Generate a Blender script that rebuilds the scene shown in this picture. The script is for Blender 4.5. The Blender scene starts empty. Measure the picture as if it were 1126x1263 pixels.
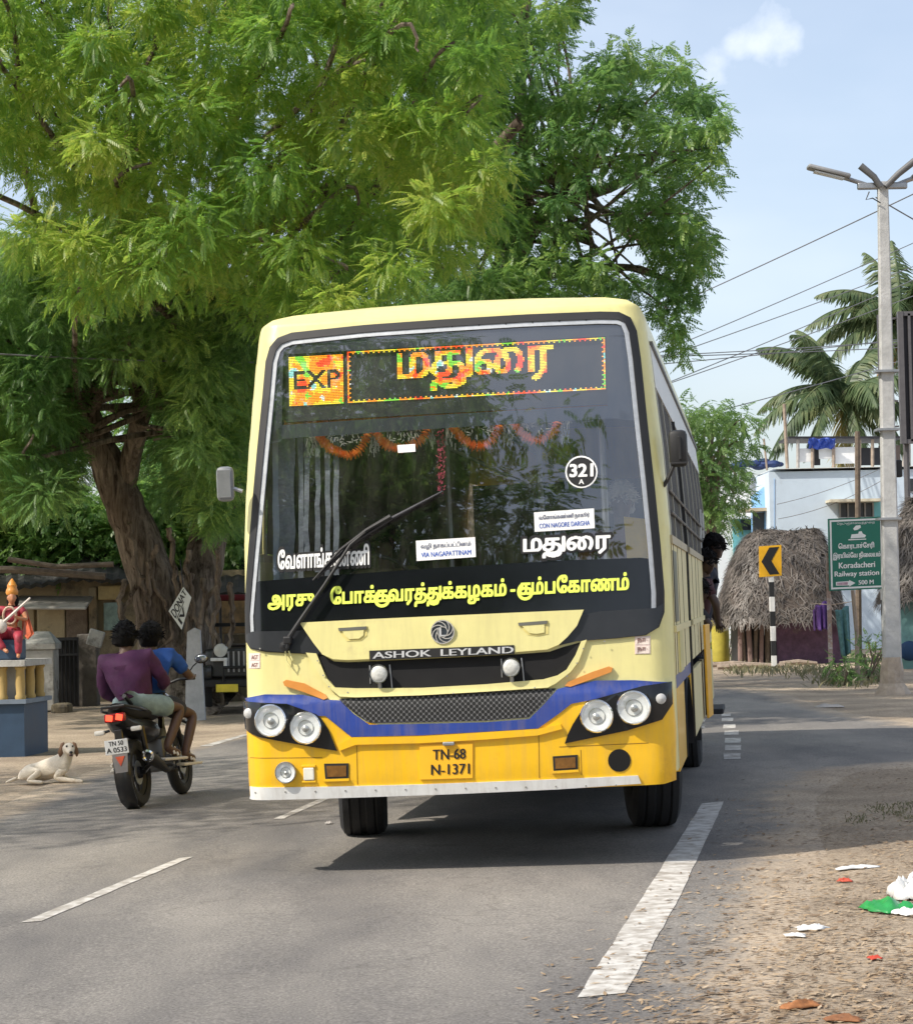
import bpy, bmesh, math, random
import numpy as np
from mathutils import Vector, Matrix, noise
S = bpy.context.scene
C = S.collection
R = math.radians
rng = random.Random(7)
nr = np.random.default_rng(11)

# ------------------------------------------------------------------ camera, sky, sun, exposure
FPX, CX, CY = 2800.0, 563.0, 631.5
CAMH, PITCH, ROLL = 1.6, math.atan(110.5/2800), 0.02
fw = Vector((0, math.cos(PITCH), math.sin(PITCH)))
r0 = Vector((1, 0, 0)); u0 = Vector((0, -math.sin(PITCH), math.cos(PITCH)))
rt = r0*math.cos(ROLL) - u0*math.sin(ROLL)
up = u0*math.cos(ROLL) + r0*math.sin(ROLL)
cd = bpy.data.cameras.new('camera'); cam = bpy.data.objects.new('camera', cd); C.objects.link(cam)
cd.sensor_fit = 'HORIZONTAL'; cd.sensor_width = 36; cd.lens = FPX/1126*36
cd.clip_start = 0.1; cd.clip_end = 3000
CAM = Vector((0, 0, CAMH))
M4 = Matrix((rt, up, -fw)).transposed().to_4x4(); M4.translation = CAM
cam.matrix_world = M4
S.camera = cam

SUN_EL, SUN_AZ = 47, (-0.88, -0.47)         # direction towards the sun (left, behind the camera)
S.view_settings.view_transform = 'Standard'; S.view_settings.look = 'None'
S.view_settings.exposure = 0.5; S.view_settings.gamma = 1
w = bpy.data.worlds.new('World'); S.world = w; w.use_nodes = True
nt = w.node_tree; bgn = nt.nodes['Background']
sky = nt.nodes.new('ShaderNodeTexSky'); sky.sky_type = 'NISHITA'; sky.sun_disc = False
sky.sun_elevation = R(SUN_EL); sky.sun_rotation = math.atan2(SUN_AZ[0], SUN_AZ[1])
sky.air_density = 1.0; sky.dust_density = 2.2; sky.ozone_density = 1.5
bgn.inputs[1].default_value = 0.13
def _cloud():
    N = nt.nodes; L = nt.links
    tc = N.new('ShaderNodeTexCoord')
    d = (fw*FPX + rt*(928-CX) - up*(62-CY)).normalized()
    nz = N.new('ShaderNodeTexNoise'); nz.inputs['Scale'].default_value = 38; nz.inputs['Detail'].default_value = 6
    L.new(tc.outputs['Generated'], nz.inputs['Vector'])
    sub = N.new('ShaderNodeVectorMath'); sub.operation = 'SUBTRACT'; sub.inputs[1].default_value = d
    L.new(tc.outputs['Generated'], sub.inputs[0])
    # cloud axes: stretched along a line rising to the right
    ax = (rt*0.93+up*0.36); az = (up*0.93-rt*0.36)
    ds = []
    for a, s in ((ax, 1/0.030), (az, 1/0.0165)):
        dt = N.new('ShaderNodeVectorMath'); dt.operation = 'DOT_PRODUCT'; dt.inputs[1].default_value = a*s
        L.new(sub.outputs[0], dt.inputs[0])
        p = N.new('ShaderNodeMath'); p.operation = 'POWER'; p.inputs[1].default_value = 2
        ab = N.new('ShaderNodeMath'); ab.operation = 'ABSOLUTE'; L.new(dt.outputs['Value'], ab.inputs[0])
        L.new(ab.outputs[0], p.inputs[0]); ds.append(p)
    sm = N.new('ShaderNodeMath'); sm.operation = 'ADD'; L.new(ds[0].outputs[0], sm.inputs[0]); L.new(ds[1].outputs[0], sm.inputs[1])
    mn = N.new('ShaderNodeMath'); mn.operation = 'MULTIPLY_ADD'; mn.inputs[1].default_value = 3.4; mn.inputs[2].default_value = -1.7
    L.new(nz.outputs['Fac'], mn.inputs[0])
    ad = N.new('ShaderNodeMath'); ad.operation = 'ADD'; L.new(sm.outputs[0], ad.inputs[0]); L.new(mn.outputs[0], ad.inputs[1])
    mr = N.new('ShaderNodeMapRange'); mr.interpolation_type = 'SMOOTHSTEP'
    mr.inputs[1].default_value = -0.3; mr.inputs[2].default_value = 1.5; mr.inputs[3].default_value = 0.7; mr.inputs[4].default_value = 0
    L.new(ad.outputs[0], mr.inputs[0])
    # general thin haze cloud
    n2 = N.new('ShaderNodeTexNoise'); n2.inputs['Scale'].default_value = 3.2; n2.inputs['Detail'].default_value = 5
    mp = N.new('ShaderNodeMapping'); mp.inputs['Scale'].default_value = (1, 1, 2.6); L.new(tc.outputs['Generated'], mp.inputs[0]); L.new(mp.outputs[0], n2.inputs['Vector'])
    m2 = N.new('ShaderNodeMapRange'); m2.interpolation_type = 'SMOOTHSTEP'
    m2.inputs[1].default_value = .38; m2.inputs[2].default_value = .75; m2.inputs[3].default_value = .24; m2.inputs[4].default_value = .46
    L.new(n2.outputs['Fac'], m2.inputs[0])
    mx = N.new('ShaderNodeMath'); mx.operation = 'MAXIMUM'; L.new(mr.outputs[0], mx.inputs[0]); L.new(m2.outputs[0], mx.inputs[1])
    mix = N.new('ShaderNodeMixRGB'); mix.inputs[2].default_value = (6.6, 6.9, 7.4, 1)
    L.new(mx.outputs[0], mix.inputs[0]); L.new(sky.outputs[0], mix.inputs[1]); L.new(mix.outputs[0], bgn.inputs[0])
_cloud()
sd = bpy.data.lights.new('sun', 'SUN'); sd.energy = 3.4; sd.angle = R(0.6); sd.color = (1, .93, .82)
sun = bpy.data.objects.new('sun', sd); C.objects.link(sun)
_h = Vector((SUN_AZ[0], SUN_AZ[1], 0)).normalized()*math.cos(R(SUN_EL)); _h.z = math.sin(R(SUN_EL))
sun.rotation_euler = _h.to_track_quat('Z', 'Y').to_euler()

# ------------------------------------------------------------------ pixel <-> world helpers
def ray(px, py):
    d = fw*FPX + rt*(px-CX) - up*(py-CY)
    return d/d.y
def at(px, py, Y): return CAM + ray(px, py)*Y
def G(x, y): return 0.022*(4.5*math.tanh(x/4.5))
def gp(px, py):
    d = ray(px, py); Y = 20.0
    for _ in range(30):
        p = CAM + d*Y
        Y = Y*(CAMH-G(p.x, p.y))/max(1e-4, CAMH-p.z)
        if Y > 400: Y = 400
    p = CAM + d*Y; return Vector((p.x, p.y, G(p.x, p.y)))
def onground(px, Y):
    x = at(px, 742, Y).x
    return Vector((x, Y, G(x, Y)))

# ------------------------------------------------------------------ materials
def newmat(name):
    m = bpy.data.materials.new(name); m.use_nodes = True
    return m, m.node_tree.nodes, m.node_tree.links, m.node_tree.nodes['Principled BSDF']
def M(name, col, rough=.6, metal=0, var=.18, scale=6, bump=0, bscale=60, col2=None, c2=.5, spec=.5, coat=0, streak=0):
    m, N, L, b = newmat(name)
    b.inputs['Roughness'].default_value = rough; b.inputs['Metallic'].default_value = metal
    b.inputs['Specular IOR Level'].default_value = spec; b.inputs['Coat Weight'].default_value = coat
    tc = N.new('ShaderNodeTexCoord')
    nz = N.new('ShaderNodeTexNoise'); nz.inputs['Scale'].default_value = scale; nz.inputs['Detail'].default_value = 7; nz.inputs['Roughness'].default_value = .65
    L.new(tc.outputs['Object'], nz.inputs['Vector'])
    cr = N.new('ShaderNodeValToRGB')
    d = [max(0, c*(1-var)) for c in col]; l = [min(1, c*(1+var)) for c in col]
    cr.color_ramp.elements[0].position = .3; cr.color_ramp.elements[1].position = .7
    cr.color_ramp.elements[0].color = (*d, 1); cr.color_ramp.elements[1].color = (*l, 1)
    L.new(nz.outputs['Fac'], cr.inputs[0]); out = cr.outputs[0]
    if col2:
        n2 = N.new('ShaderNodeTexNoise'); n2.inputs['Scale'].default_value = scale*.45; n2.inputs['Detail'].default_value = 9; n2.inputs['Roughness'].default_value = .7
        L.new(tc.outputs['Object'], n2.inputs['Vector'])
        mr = N.new('ShaderNodeMapRange'); mr.inputs[1].default_value = c2; mr.inputs[2].default_value = c2+.12
        L.new(n2.outputs['Fac'], mr.inputs[0])
        mx = N.new('ShaderNodeMixRGB'); mx.inputs[2].default_value = (*col2, 1)
        L.new(mr.outputs[0], mx.inputs[0]); L.new(out, mx.inputs[1]); out = mx.outputs[0]
    if streak:
        ms = N.new('ShaderNodeMapping'); ms.inputs['Scale'].default_value = (16, 16, 1.1); L.new(tc.outputs['Object'], ms.inputs[0])
        n4 = N.new('ShaderNodeTexNoise'); n4.inputs['Scale'].default_value = 1.3; n4.inputs['Detail'].default_value = 8; n4.inputs['Roughness'].default_value = .7; L.new(ms.outputs[0], n4.inputs['Vector'])
        m4 = N.new('ShaderNodeMapRange'); m4.inputs[1].default_value = .45; m4.inputs[2].default_value = .8; m4.inputs[3].default_value = 0; m4.inputs[4].default_value = streak; L.new(n4.outputs['Fac'], m4.inputs[0])
        x4 = N.new('ShaderNodeMixRGB'); x4.inputs[2].default_value = (.26, .21, .15, 1); L.new(m4.outputs[0], x4.inputs[0]); L.new(out, x4.inputs[1]); out = x4.outputs[0]
    L.new(out, b.inputs['Base Color'])
    rr = N.new('ShaderNodeMapRange'); rr.inputs[3].default_value = max(.03, rough*.8); rr.inputs[4].default_value = min(1, rough*1.2)
    L.new(nz.outputs['Fac'], rr.inputs[0]); L.new(rr.outputs[0], b.inputs['Roughness'])
    if bump:
        n3 = N.new('ShaderNodeTexNoise'); n3.inputs['Scale'].default_value = bscale; n3.inputs['Detail'].default_value = 8
        L.new(tc.outputs['Object'], n3.inputs['Vector'])
        bp_ = N.new('ShaderNodeBump'); bp_.inputs['Strength'].default_value = bump; bp_.inputs['Distance'].default_value = .03
        L.new(n3.outputs['Fac'], bp_.inputs['Height']); L.new(bp_.outputs[0], b.inputs['Normal'])
    return m
def emit(name, col, s):
    m, N, L, b = newmat(name)
    b.inputs['Base Color'].default_value = (*[c*.3 for c in col], 1)
    b.inputs['Emission Color'].default_value = (*col, 1); b.inputs['Emission Strength'].default_value = s
    return m
def leafmat(name, cols, trans=.35, nscale=.6):
    m, N, L, b = newmat(name); N.remove(b)
    o = [n for n in N if n.type == 'OUTPUT_MATERIAL'][0]
    tc = N.new('ShaderNodeTexCoord'); g = N.new('ShaderNodeNewGeometry')
    nz = N.new('ShaderNodeTexNoise'); nz.inputs['Scale'].default_value = nscale; nz.inputs['Detail'].default_value = 4
    L.new(tc.outputs['Object'], nz.inputs['Vector'])
    ma = N.new('ShaderNodeMath'); ma.operation = 'MULTIPLY_ADD'; ma.inputs[1].default_value = .35
    L.new(g.outputs['Random Per Island'], ma.inputs[0])
    mb = N.new('ShaderNodeMath'); mb.operation = 'MULTIPLY_ADD'; mb.inputs[1].default_value = 1.5; mb.inputs[2].default_value = -.42
    L.new(nz.outputs['Fac'], mb.inputs[0]); L.new(mb.outputs[0], ma.inputs[2])
    cr = N.new('ShaderNodeValToRGB'); e = cr.color_ramp.elements
    while len(e) < len(cols): e.new(.5)
    for i, c in enumerate(cols): e[i].position = .12+.76*i/(len(cols)-1); e[i].color = (*c, 1)
    L.new(ma.outputs[0], cr.inputs[0])
    df = N.new('ShaderNodeBsdfDiffuse'); tr = N.new('ShaderNodeBsdfTranslucent'); gl = N.new('ShaderNodeBsdfGlossy'); gl.inputs['Roughness'].default_value = .45
    hs = N.new('ShaderNodeHueSaturation'); hs.inputs['Value'].default_value = 1.5; hs.inputs['Hue'].default_value = .5
    L.new(cr.outputs[0], hs.inputs['Color']); L.new(cr.outputs[0], df.inputs[0]); L.new(hs.outputs[0], tr.inputs[0])
    mx = N.new('ShaderNodeMixShader'); mx.inputs[0].default_value = trans; L.new(df.outputs[0], mx.inputs[1]); L.new(tr.outputs[0], mx.inputs[2])
    m2 = N.new('ShaderNodeMixShader'); m2.inputs[0].default_value = .035; L.new(mx.outputs[0], m2.inputs[1]); L.new(gl.outputs[0], m2.inputs[2])
    L.new(m2.outputs[0], o.inputs[0])
    return m

CREAM = M('cream_paint', (.73, .665, .285), .36, var=.06, scale=3, col2=(.58, .50, .24), c2=.58, coat=.2, bump=.12, bscale=4, streak=.2)
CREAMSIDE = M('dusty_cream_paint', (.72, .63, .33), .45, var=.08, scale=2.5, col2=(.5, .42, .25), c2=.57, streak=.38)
YEL = M('yellow_paint', (.86, .49, .008), .34, var=.07, scale=3, col2=(.66, .33, .02), c2=.57, coat=.2, bump=.16, bscale=4, streak=.28)
BLUE = M('blue_paint', (.022, .055, .29), .4, var=.15, scale=4, coat=.15, bump=.1, bscale=5, col2=(.05, .08, .25), c2=.6, streak=.38)
WHITE = M('white_paint', (.77, .77, .75), .45, var=.06, scale=9, col2=(.45, .43, .38), c2=.63, streak=.38)
ROOFW = M('dull_white_panel', (.66, .68, .68), .5, var=.08, scale=5, col2=(.42, .42, .40), c2=.6)
BLACK = M('black_rubber', (.012, .012, .013), .55, var=.3)
GBLACK = M('gloss_black', (.008, .009, .011), .12, var=.2)
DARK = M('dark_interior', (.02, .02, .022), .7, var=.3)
GREYM = M('grey_metal', (.35, .36, .37), .4, metal=.7)
ALU = M('aluminium_trim', (.48, .50, .52), .42, metal=.35, var=.12, scale=25)
CHROME = M('chrome', (.86, .87, .88), .16, metal=1, var=.04)
DISH = M('reflector_dish', (.85, .86, .85), .35, metal=0, var=.1, scale=40)
TYRE = M('tyre_rubber', (.018, .018, .019), .8, bump=.25, bscale=90, col2=(.06, .052, .042), c2=.6)
VISOR = M('visor_film', (.022, .028, .042), .5, var=.1)
ORANGE_L = M('orange_reflector', (.62, .25, .05), .35, var=.1)
AMBER = M('amber_lens', (.18, .08, .015), .25, var=.3, scale=30)
PLATEY = M('plate_yellow', (.93, .48, .02), .4, var=.04)
INK = M('black_ink', (.012, .011, .011), .5, var=.1)
LIME = M('lime_lettering', (.80, .93, .13), .5, var=.06)
WHITEL = M('white_lettering', (.86, .86, .84), .5, var=.04)
SILVL = M('silver_lettering', (.62, .62, .62), .35, metal=.3, var=.04)
PINK = M('faded_sticker', (.76, .60, .56), .6, var=.08)
STKBLUE = M('blue_ink', (.03, .10, .45), .5)
MARI = M('marigold', (1.0, .23, .02), .8, var=.25, scale=60)
LEAFG = M('leaf_fringe', (.45, .47, .42), .8, var=.35, scale=60)
TINSEL = M('pink_tinsel', (.55, .06, .13), .6, var=.4, scale=80)
SILVC = M('silver_streamer', (.20, .22, .25), .4, var=.3, scale=50)
ASPH_C = (.155, .148, .142)
def barkmat():
    m, N, L, b = newmat('fissured_bark'); tc = N.new('ShaderNodeTexCoord')
    mp = N.new('ShaderNodeMapping'); mp.inputs['Scale'].default_value = (5, 5, .8); L.new(tc.outputs['Object'], mp.inputs[0])
    a = N.new('ShaderNodeTexNoise'); a.inputs['Scale'].default_value = 2.2; a.inputs['Detail'].default_value = 9; a.inputs['Roughness'].default_value = .7; a.inputs['Distortion'].default_value = .6; L.new(mp.outputs[0], a.inputs['Vector'])
    g = N.new('ShaderNodeTexNoise'); g.inputs['Scale'].default_value = .8; g.inputs['Detail'].default_value = 5; L.new(tc.outputs['Object'], g.inputs['Vector'])
    cr = N.new('ShaderNodeValToRGB'); e = cr.color_ramp.elements; e[0].position = .36; e[0].color = (.060, .048, .038, 1); e[1].position = .62; e[1].color = (.36, .315, .265, 1); L.new(a.outputs['Fac'], cr.inputs[0])
    c2 = N.new('ShaderNodeValToRGB'); e = c2.color_ramp.elements; e[0].position = .35; e[0].color = (.62, .55, .5, 1); e[1].position = .65; e[1].color = (1.1, 1.05, 1, 1); L.new(g.outputs['Fac'], c2.inputs[0])
    mx = N.new('ShaderNodeMixRGB'); mx.blend_type = 'MULTIPLY'; mx.inputs[0].default_value = 1; L.new(cr.outputs[0], mx.inputs[1]); L.new(c2.outputs[0], mx.inputs[2]); L.new(mx.outputs[0], b.inputs['Base Color'])
    b.inputs['Roughness'].default_value = .95; b.inputs['Specular IOR Level'].default_value = .15
    bp_ = N.new('ShaderNodeBump'); bp_.inputs['Strength'].default_value = 1; bp_.inputs['Distance'].default_value = .06; L.new(a.outputs['Fac'], bp_.inputs['Height']); L.new(bp_.outputs[0], b.inputs['Normal'])
    return m
BARK = barkmat()
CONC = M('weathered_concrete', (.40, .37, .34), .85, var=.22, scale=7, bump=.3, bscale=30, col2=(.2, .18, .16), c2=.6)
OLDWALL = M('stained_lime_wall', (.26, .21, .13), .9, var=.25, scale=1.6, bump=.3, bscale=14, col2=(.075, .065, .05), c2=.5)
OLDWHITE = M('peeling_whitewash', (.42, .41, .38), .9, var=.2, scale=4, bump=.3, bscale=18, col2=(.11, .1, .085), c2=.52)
WOOD = M('weathered_wood', (.15, .115, .085), .85, var=.35, scale=9, bump=.4, bscale=30)
WOODL = M('pale_wood', (.33, .26, .2), .85, var=.3, scale=9)
TILE = M('dark_roof_tile', (.03, .03, .028), .9, var=.4, scale=5, bump=.5, bscale=20)
TIN = M('rusty_tin_sheet', (.34, .32, .29), .55, metal=.2, var=.2, scale=4, col2=(.16, .1, .07), c2=.57)
SKIN = M('brown_skin', (.105, .055, .034), .55, var=.1)
SKIND = M('dark_skin', (.055, .030, .020), .55, var=.1)
HAIR = M('black_hair', (.006, .0055, .0055), .75, var=.3, scale=50, bump=.3, bscale=120, spec=.15)
HAIRG = M('grey_hair', (.42, .41, .40), .6, var=.3, scale=50)
PURPLE = M('purple_cotton', (.062, .013, .056), .85, var=.2, scale=9, bump=.15, bscale=25)
BLUEC = M('blue_cotton', (.012, .065, .26), .85, var=.2, scale=9)
SHORT = M('pale_blue_denim', (.24, .32, .33), .85, var=.25, scale=16)
NAVY = M('navy_cloth', (.015, .018, .03), .85, var=.2)
MAROON = M('maroon_cloth', (.14, .02, .025), .85, var=.2)
YCLOTH = M('yellow_cloth', (.75, .5, .03), .8, var=.15)
SANDAL = M('pale_sandal', (.66, .60, .50), .6, var=.1)

# ------------------------------------------------------------------ object helpers
def tag(o, label=None, cat=None, group=None, kind=None):
    if label: o['label'] = label
    if cat: o['category'] = cat
    if group: o['group'] = group
    if kind: o['kind'] = kind
    return o
def empty(name, loc=(0, 0, 0), rot=(0, 0, 0), label=None, cat=None, group=None):
    o = bpy.data.objects.new(name, None); C.objects.link(o); o.location = loc; o.rotation_euler = rot
    o.empty_display_size = .2
    return tag(o, label, cat, group)
def link(name, me, mat, parent=None, smooth=False):
    o = bpy.data.objects.new(name, me); C.objects.link(o)
    for m in (mat if isinstance(mat, (list, tuple)) else [mat]): me.materials.append(m)
    if parent: o.parent = parent
    if smooth:
        me.polygons.foreach_set('use_smooth', [True]*len(me.polygons))
    return o
def children(o): return [c for c in bpy.data.objects if c.parent == o]
class MB:
    def __init__(s): s.v = []; s.f = []; s.mi = []; s.cur = 0
    def add(s, vs, fs):
        n = len(s.v); s.v += [tuple(v) for v in vs]; s.f += [tuple(n+i for i in f) for f in fs]; s.mi += [s.cur]*len(fs)
        return s
    def box(s, c, d, rot=None, bev=0):
        x, y, z = d[0]/2, d[1]/2, d[2]/2; c = Vector(c)
        if bev:
            b = min(bev, x*.9, y*.9, z*.9)
            bm = bmesh.new(); bmesh.ops.create_cube(bm, size=1)
            bmesh.ops.scale(bm, vec=d, verts=bm.verts)
            bmesh.ops.bevel(bm, geom=bm.edges, offset=b, segments=2, affect='EDGES', profile=.5)
            bm.verts.index_update()
            vs = [v.co.copy() for v in bm.verts]; fs = [[v.index for v in f.verts] for f in bm.faces]; bm.free()
        else:
            vs = [Vector((a, b, e)) for a in (-x, x) for b in (-y, y) for e in (-z, z)]
            fs = [(0, 1, 3, 2), (4, 6, 7, 5), (0, 4, 5, 1), (2, 3, 7, 6), (0, 2, 6, 4), (1, 5, 7, 3)]
        if rot is not None: vs = [rot @ v for v in vs]
        return s.add([v+c for v in vs], fs)
    def tube(s, pts, r, n=8, cap=True, flat=None):
        pts = [Vector(p) for p in pts]; k = len(pts)
        rs = r if isinstance(r, (list, tuple)) else [r]*k
        vs = []; ref = None
        for i, p in enumerate(pts):
            t = (pts[min(i+1, k-1)]-pts[max(i-1, 0)]).normalized()
            if ref is None: ref = Vector((0, 0, 1)) if abs(t.z) < .9 else Vector((1, 0, 0))
            a = t.cross(ref).normalized(); b = a.cross(t); ref = b
            for j in range(n):
                q = 2*math.pi*j/n
                vs.append(p+(a*math.cos(q)+b*math.sin(q))*rs[i])
        fs = [(i*n+j, i*n+(j+1) % n, (i+1)*n+(j+1) % n, (i+1)*n+j) for i in range(k-1) for j in range(n)]
        if cap: fs += [tuple(range(n-1, -1, -1)), tuple((k-1)*n+j for j in range(n))]
        return s.add(vs, fs)
    def lathe(s, prof, o=(0, 0, 0), axis=(0, 0, 1), n=24):
        ax = Vector(axis).normalized(); ref = Vector((0, 0, 1)) if abs(ax.z) < .9 else Vector((1, 0, 0))
        a = ax.cross(ref).normalized(); b = ax.cross(a); o = Vector(o)
        vs = [o+ax*h+(a*math.cos(2*math.pi*j/n)+b*math.sin(2*math.pi*j/n))*max(r, 1e-4) for r, h in prof for j in range(n)]
        k = len(prof)
        fs = [(i*n+j, i*n+(j+1) % n, (i+1)*n+(j+1) % n, (i+1)*n+j) for i in range(k-1) for j in range(n)]
        return s.add(vs, fs)
    def ball(s, c, r, n=12, m=8):
        c = Vector(c); r = Vector(r) if not isinstance(r, (int, float)) else Vector((r, r, r))
        vs = []
        for i in range(m+1):
            t = math.pi*i/m
            for j in range(n):
                q = 2*math.pi*j/n
                vs.append(c+Vector((r.x*math.sin(t)*math.cos(q), r.y*math.sin(t)*math.sin(q), r.z*math.cos(t))))
        fs = [(i*n+j, (i+1)*n+j, (i+1)*n+(j+1) % n, i*n+(j+1) % n) for i in range(m) for j in range(n)]
        return s.add(vs, fs)
    def prism(s, poly, ext):
        n = len(poly); ext = Vector(ext)
        p = [Vector(q) for q in poly]
        fs = [tuple(range(n)), tuple(range(2*n-1, n-1, -1))]+[(i, i+n, (i+1) % n+n, (i+1) % n) for i in range(n)]
        return s.add(p+[q+ext for q in p], fs)
    def quad(s, a, b, c, d): return s.add([a, b, c, d], [(0, 1, 2, 3)])
    def build(s, name, mat, parent=None, smooth=False, fix=True):
        me = bpy.data.meshes.new(name); me.from_pydata(s.v, [], s.f)
        if fix:
            bm = bmesh.new(); bm.from_mesh(me); bmesh.ops.recalc_face_normals(bm, faces=bm.faces); bm.to_mesh(me); bm.free()
        o = link(name, me, mat, parent, False)
        if isinstance(mat, (list, tuple)): me.polygons.foreach_set('material_index', s.mi)
        if smooth:
            me.polygons.foreach_set('use_smooth', [True]*len(me.polygons))
            try: me.set_sharp_from_angle(angle=R(40))
            except Exception: pass
        return o
def spline(pts, n=6):
    P = [Vector(p) for p in pts]; out = []
    for i in range(len(P)-1):
        a, b, c, d = P[max(i-1, 0)], P[i], P[i+1], P[min(i+2, len(P)-1)]
        for k in range(n):
            t = k/n
            out.append(.5*((2*b)+(c-a)*t+(2*a-5*b+4*c-d)*t*t+(3*b-a-3*c+d)*t**3))
    out.append(P[-1]); return out
def quadmesh(name, V, mat, parent=None):
    """V: (n,4,3) numpy quads, unshared vertices"""
    n = len(V); me = bpy.data.meshes.new(name)
    me.vertices.add(n*4); me.vertices.foreach_set('co', V.reshape(-1).astype(np.float32))
    me.loops.add(n*4); me.loops.foreach_set('vertex_index', np.arange(n*4, dtype=np.int32))
    me.polygons.add(n); me.polygons.foreach_set('loop_start', np.arange(0, n*4, 4, dtype=np.int32))
    me.update(calc_edges=True)
    return link(name, me, mat, parent)

# ------------------------------------------------------------------ lettering (outlines filled by scan lines)
_cc = {}
def contours(body):
    if body in _cc: return _cc[body]
    cu = bpy.data.curves.new('lettering', 'FONT'); cu.body = body; cu.size = 1
    o = bpy.data.objects.new('lettering', cu); C.objects.link(o)
    dg = bpy.context.evaluated_depsgraph_get(); dg.update()
    c = o.evaluated_get(dg).to_curve(dg, apply_modifiers=False)
    out = []
    for s in c.splines:
        bp = s.bezier_points; n = len(bp); poly = []
        for i in range(n):
            a, b = bp[i], bp[(i+1) % n]
            if a.handle_right_type == 'VECTOR' and b.handle_left_type == 'VECTOR': poly.append((a.co.x, a.co.y)); continue
            for k in range(6):
                t = k/6; u = 1-t
                p = a.co*u**3+a.handle_right*3*u*u*t+b.handle_left*3*u*t*t+b.co*t**3
                poly.append((p.x, p.y))
        if len(poly) > 2: out.append(poly)
    o.evaluated_get(dg).to_curve_clear()
    bpy.data.objects.remove(o); bpy.data.curves.remove(cu)
    _cc[body] = out; return out
def stroke(pts, wd):
    out = []; h = wd/2
    for i in range(len(pts)-1):
        (x0, y0), (x1, y1) = pts[i], pts[i+1]; L = math.hypot(x1-x0, y1-y0) or 1e-6
        nx, ny = -(y1-y0)/L*h, (x1-x0)/L*h
        out.append([(x0-nx, y0-ny), (x1-nx, y1-ny), (x1+nx, y1+ny), (x0+nx, y0+ny)])
    for x, y in pts: out.append([(x+h*math.cos(a*math.pi/4), y+h*math.sin(a*math.pi/4)) for a in range(8)])
    return out
def arc(cx, cy, rx, ry, a0, a1, n=14): return [(cx+rx*math.cos(R(a0+(a1-a0)*i/n)), cy+ry*math.sin(R(a0+(a1-a0)*i/n))) for i in range(n+1)]
def layout(tokens):
    """tokens: string or list of strings; '~ku' / '~tu' after a consonant adds that vowel sign's own strokes"""
    if isinstance(tokens, str): tokens = [tokens]
    polys = []; ext = []; x = 0; last = (0, .6)
    for t in tokens:
        if t == '~ku':
            a, b = last; w_ = b-a
            ext += stroke(arc(a+.5*w_, .15, w_*.62, .37, 120, 335), .085)
            continue
        if t == '~tu':
            a, b = last; s = b+.10
            ext += stroke([(s, .56), (s, 0), (b-.08, -.0)], .09)
            ext += stroke([(b-.03, .0)]+arc((a+b)/2+.06, -.11, (b-a)*.36, .13, 30, -200), .09)
            x = s+.13; continue
        lead = len(t)-len(t.lstrip(' ')); trail = len(t)-len(t.rstrip(' ')); x += .26*lead
        cs = contours(t.strip(' '))
        if not cs: x += .26*trail; continue
        mn = min(p[0] for c in cs for p in c); mxx = max(p[0] for c in cs for p in c)
        for c in cs: polys.append([(p[0]-mn+x, p[1]) for p in c])
        last = (x, x+mxx-mn); x += mxx-mn+.06+.26*trail
    return polys, ext
def _spans(polys, y):
    xs = []
    for c in polys:
        n = len(c)
        for i in range(n):
            (x0, y0), (x1, y1) = c[i], c[(i+1) % n]
            if (y0 <= y) != (y1 <= y): xs.append((x0+(y-y0)*(x1-x0)/(y1-y0), 1 if y1 > y0 else -1))
    xs.sort(); out = []; wn = 0
    for x, d in xs:
        if wn == 0: st = x
        wn += d
        if wn == 0: out.append((st, x))
    return out
def _union(a):
    a = sorted(a); out = []
    for s, e in a:
        if out and s <= out[-1][1]+1e-6: out[-1][1] = max(out[-1][1], e)
        else: out.append([s, e])
    return out
def raster(tokens, rows=40, dil=0.0):
    polys, ext = layout(tokens)
    al = [p for c in polys+ext for p in c]
    x0, x1 = min(p[0] for p in al), max(p[0] for p in al); y0, y1 = min(p[1] for p in al), max(p[1] for p in al)
    h = (y1-y0)/rows; k = int(math.ceil(dil/h)) if dil else 0
    base = {i: _union(_spans(polys, y0+(i+.5)*h)+_spans_each(ext, y0+(i+.5)*h)) for i in range(rows)}
    out = []
    for i in range(-k, rows+k):
        sp = []
        for j in range(i-k, i+k+1):
            dy = abs(j-i)*h
            if j in base and dy <= dil+1e-9:
                e = math.sqrt(max(0, dil*dil-dy*dy)); sp += [(a-e, b+e) for a, b in base[j]]
        for a, b in _union(sp): out.append((a, b, y0+i*h, y0+(i+1)*h))
    return out, (x0, x1, y0, y1)
def _spans_each(ext, y):
    r = []
    for c in ext: r += _spans([c], y)
    return r
def text(name, tokens, quad, fn, mat, parent, rows=36, dil=0.0, seg=0.5):
    """fill the quad (tl,tr,br,bl; any space fn understands) with lettering; fn maps quad-space points to 3-D"""
    sp, (x0, x1, y0, y1) = raster(tokens, rows, dil)
    tl, tr, br, bl_ = [Vector(q) for q in quad]; mb = MB()
    def mp(x, y):
        u = (x-x0)/(x1-x0); v = (y1-y)/(y1-y0)
        return fn((tl*(1-u)+tr*u)*(1-v)+(bl_*(1-u)+br*u)*v)
    for a, b, c, d in sp:
        n = max(1, int((b-a)/seg)); prev = None
        for i in range(n+1):
            x = a+(b-a)*i/n; cur = (mp(x, c), mp(x, d))
            if prev: mb.quad(prev[0], cur[0], cur[1], prev[1])
            prev = cur
    return mb.build(name, mat, parent, fix=False)

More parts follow.
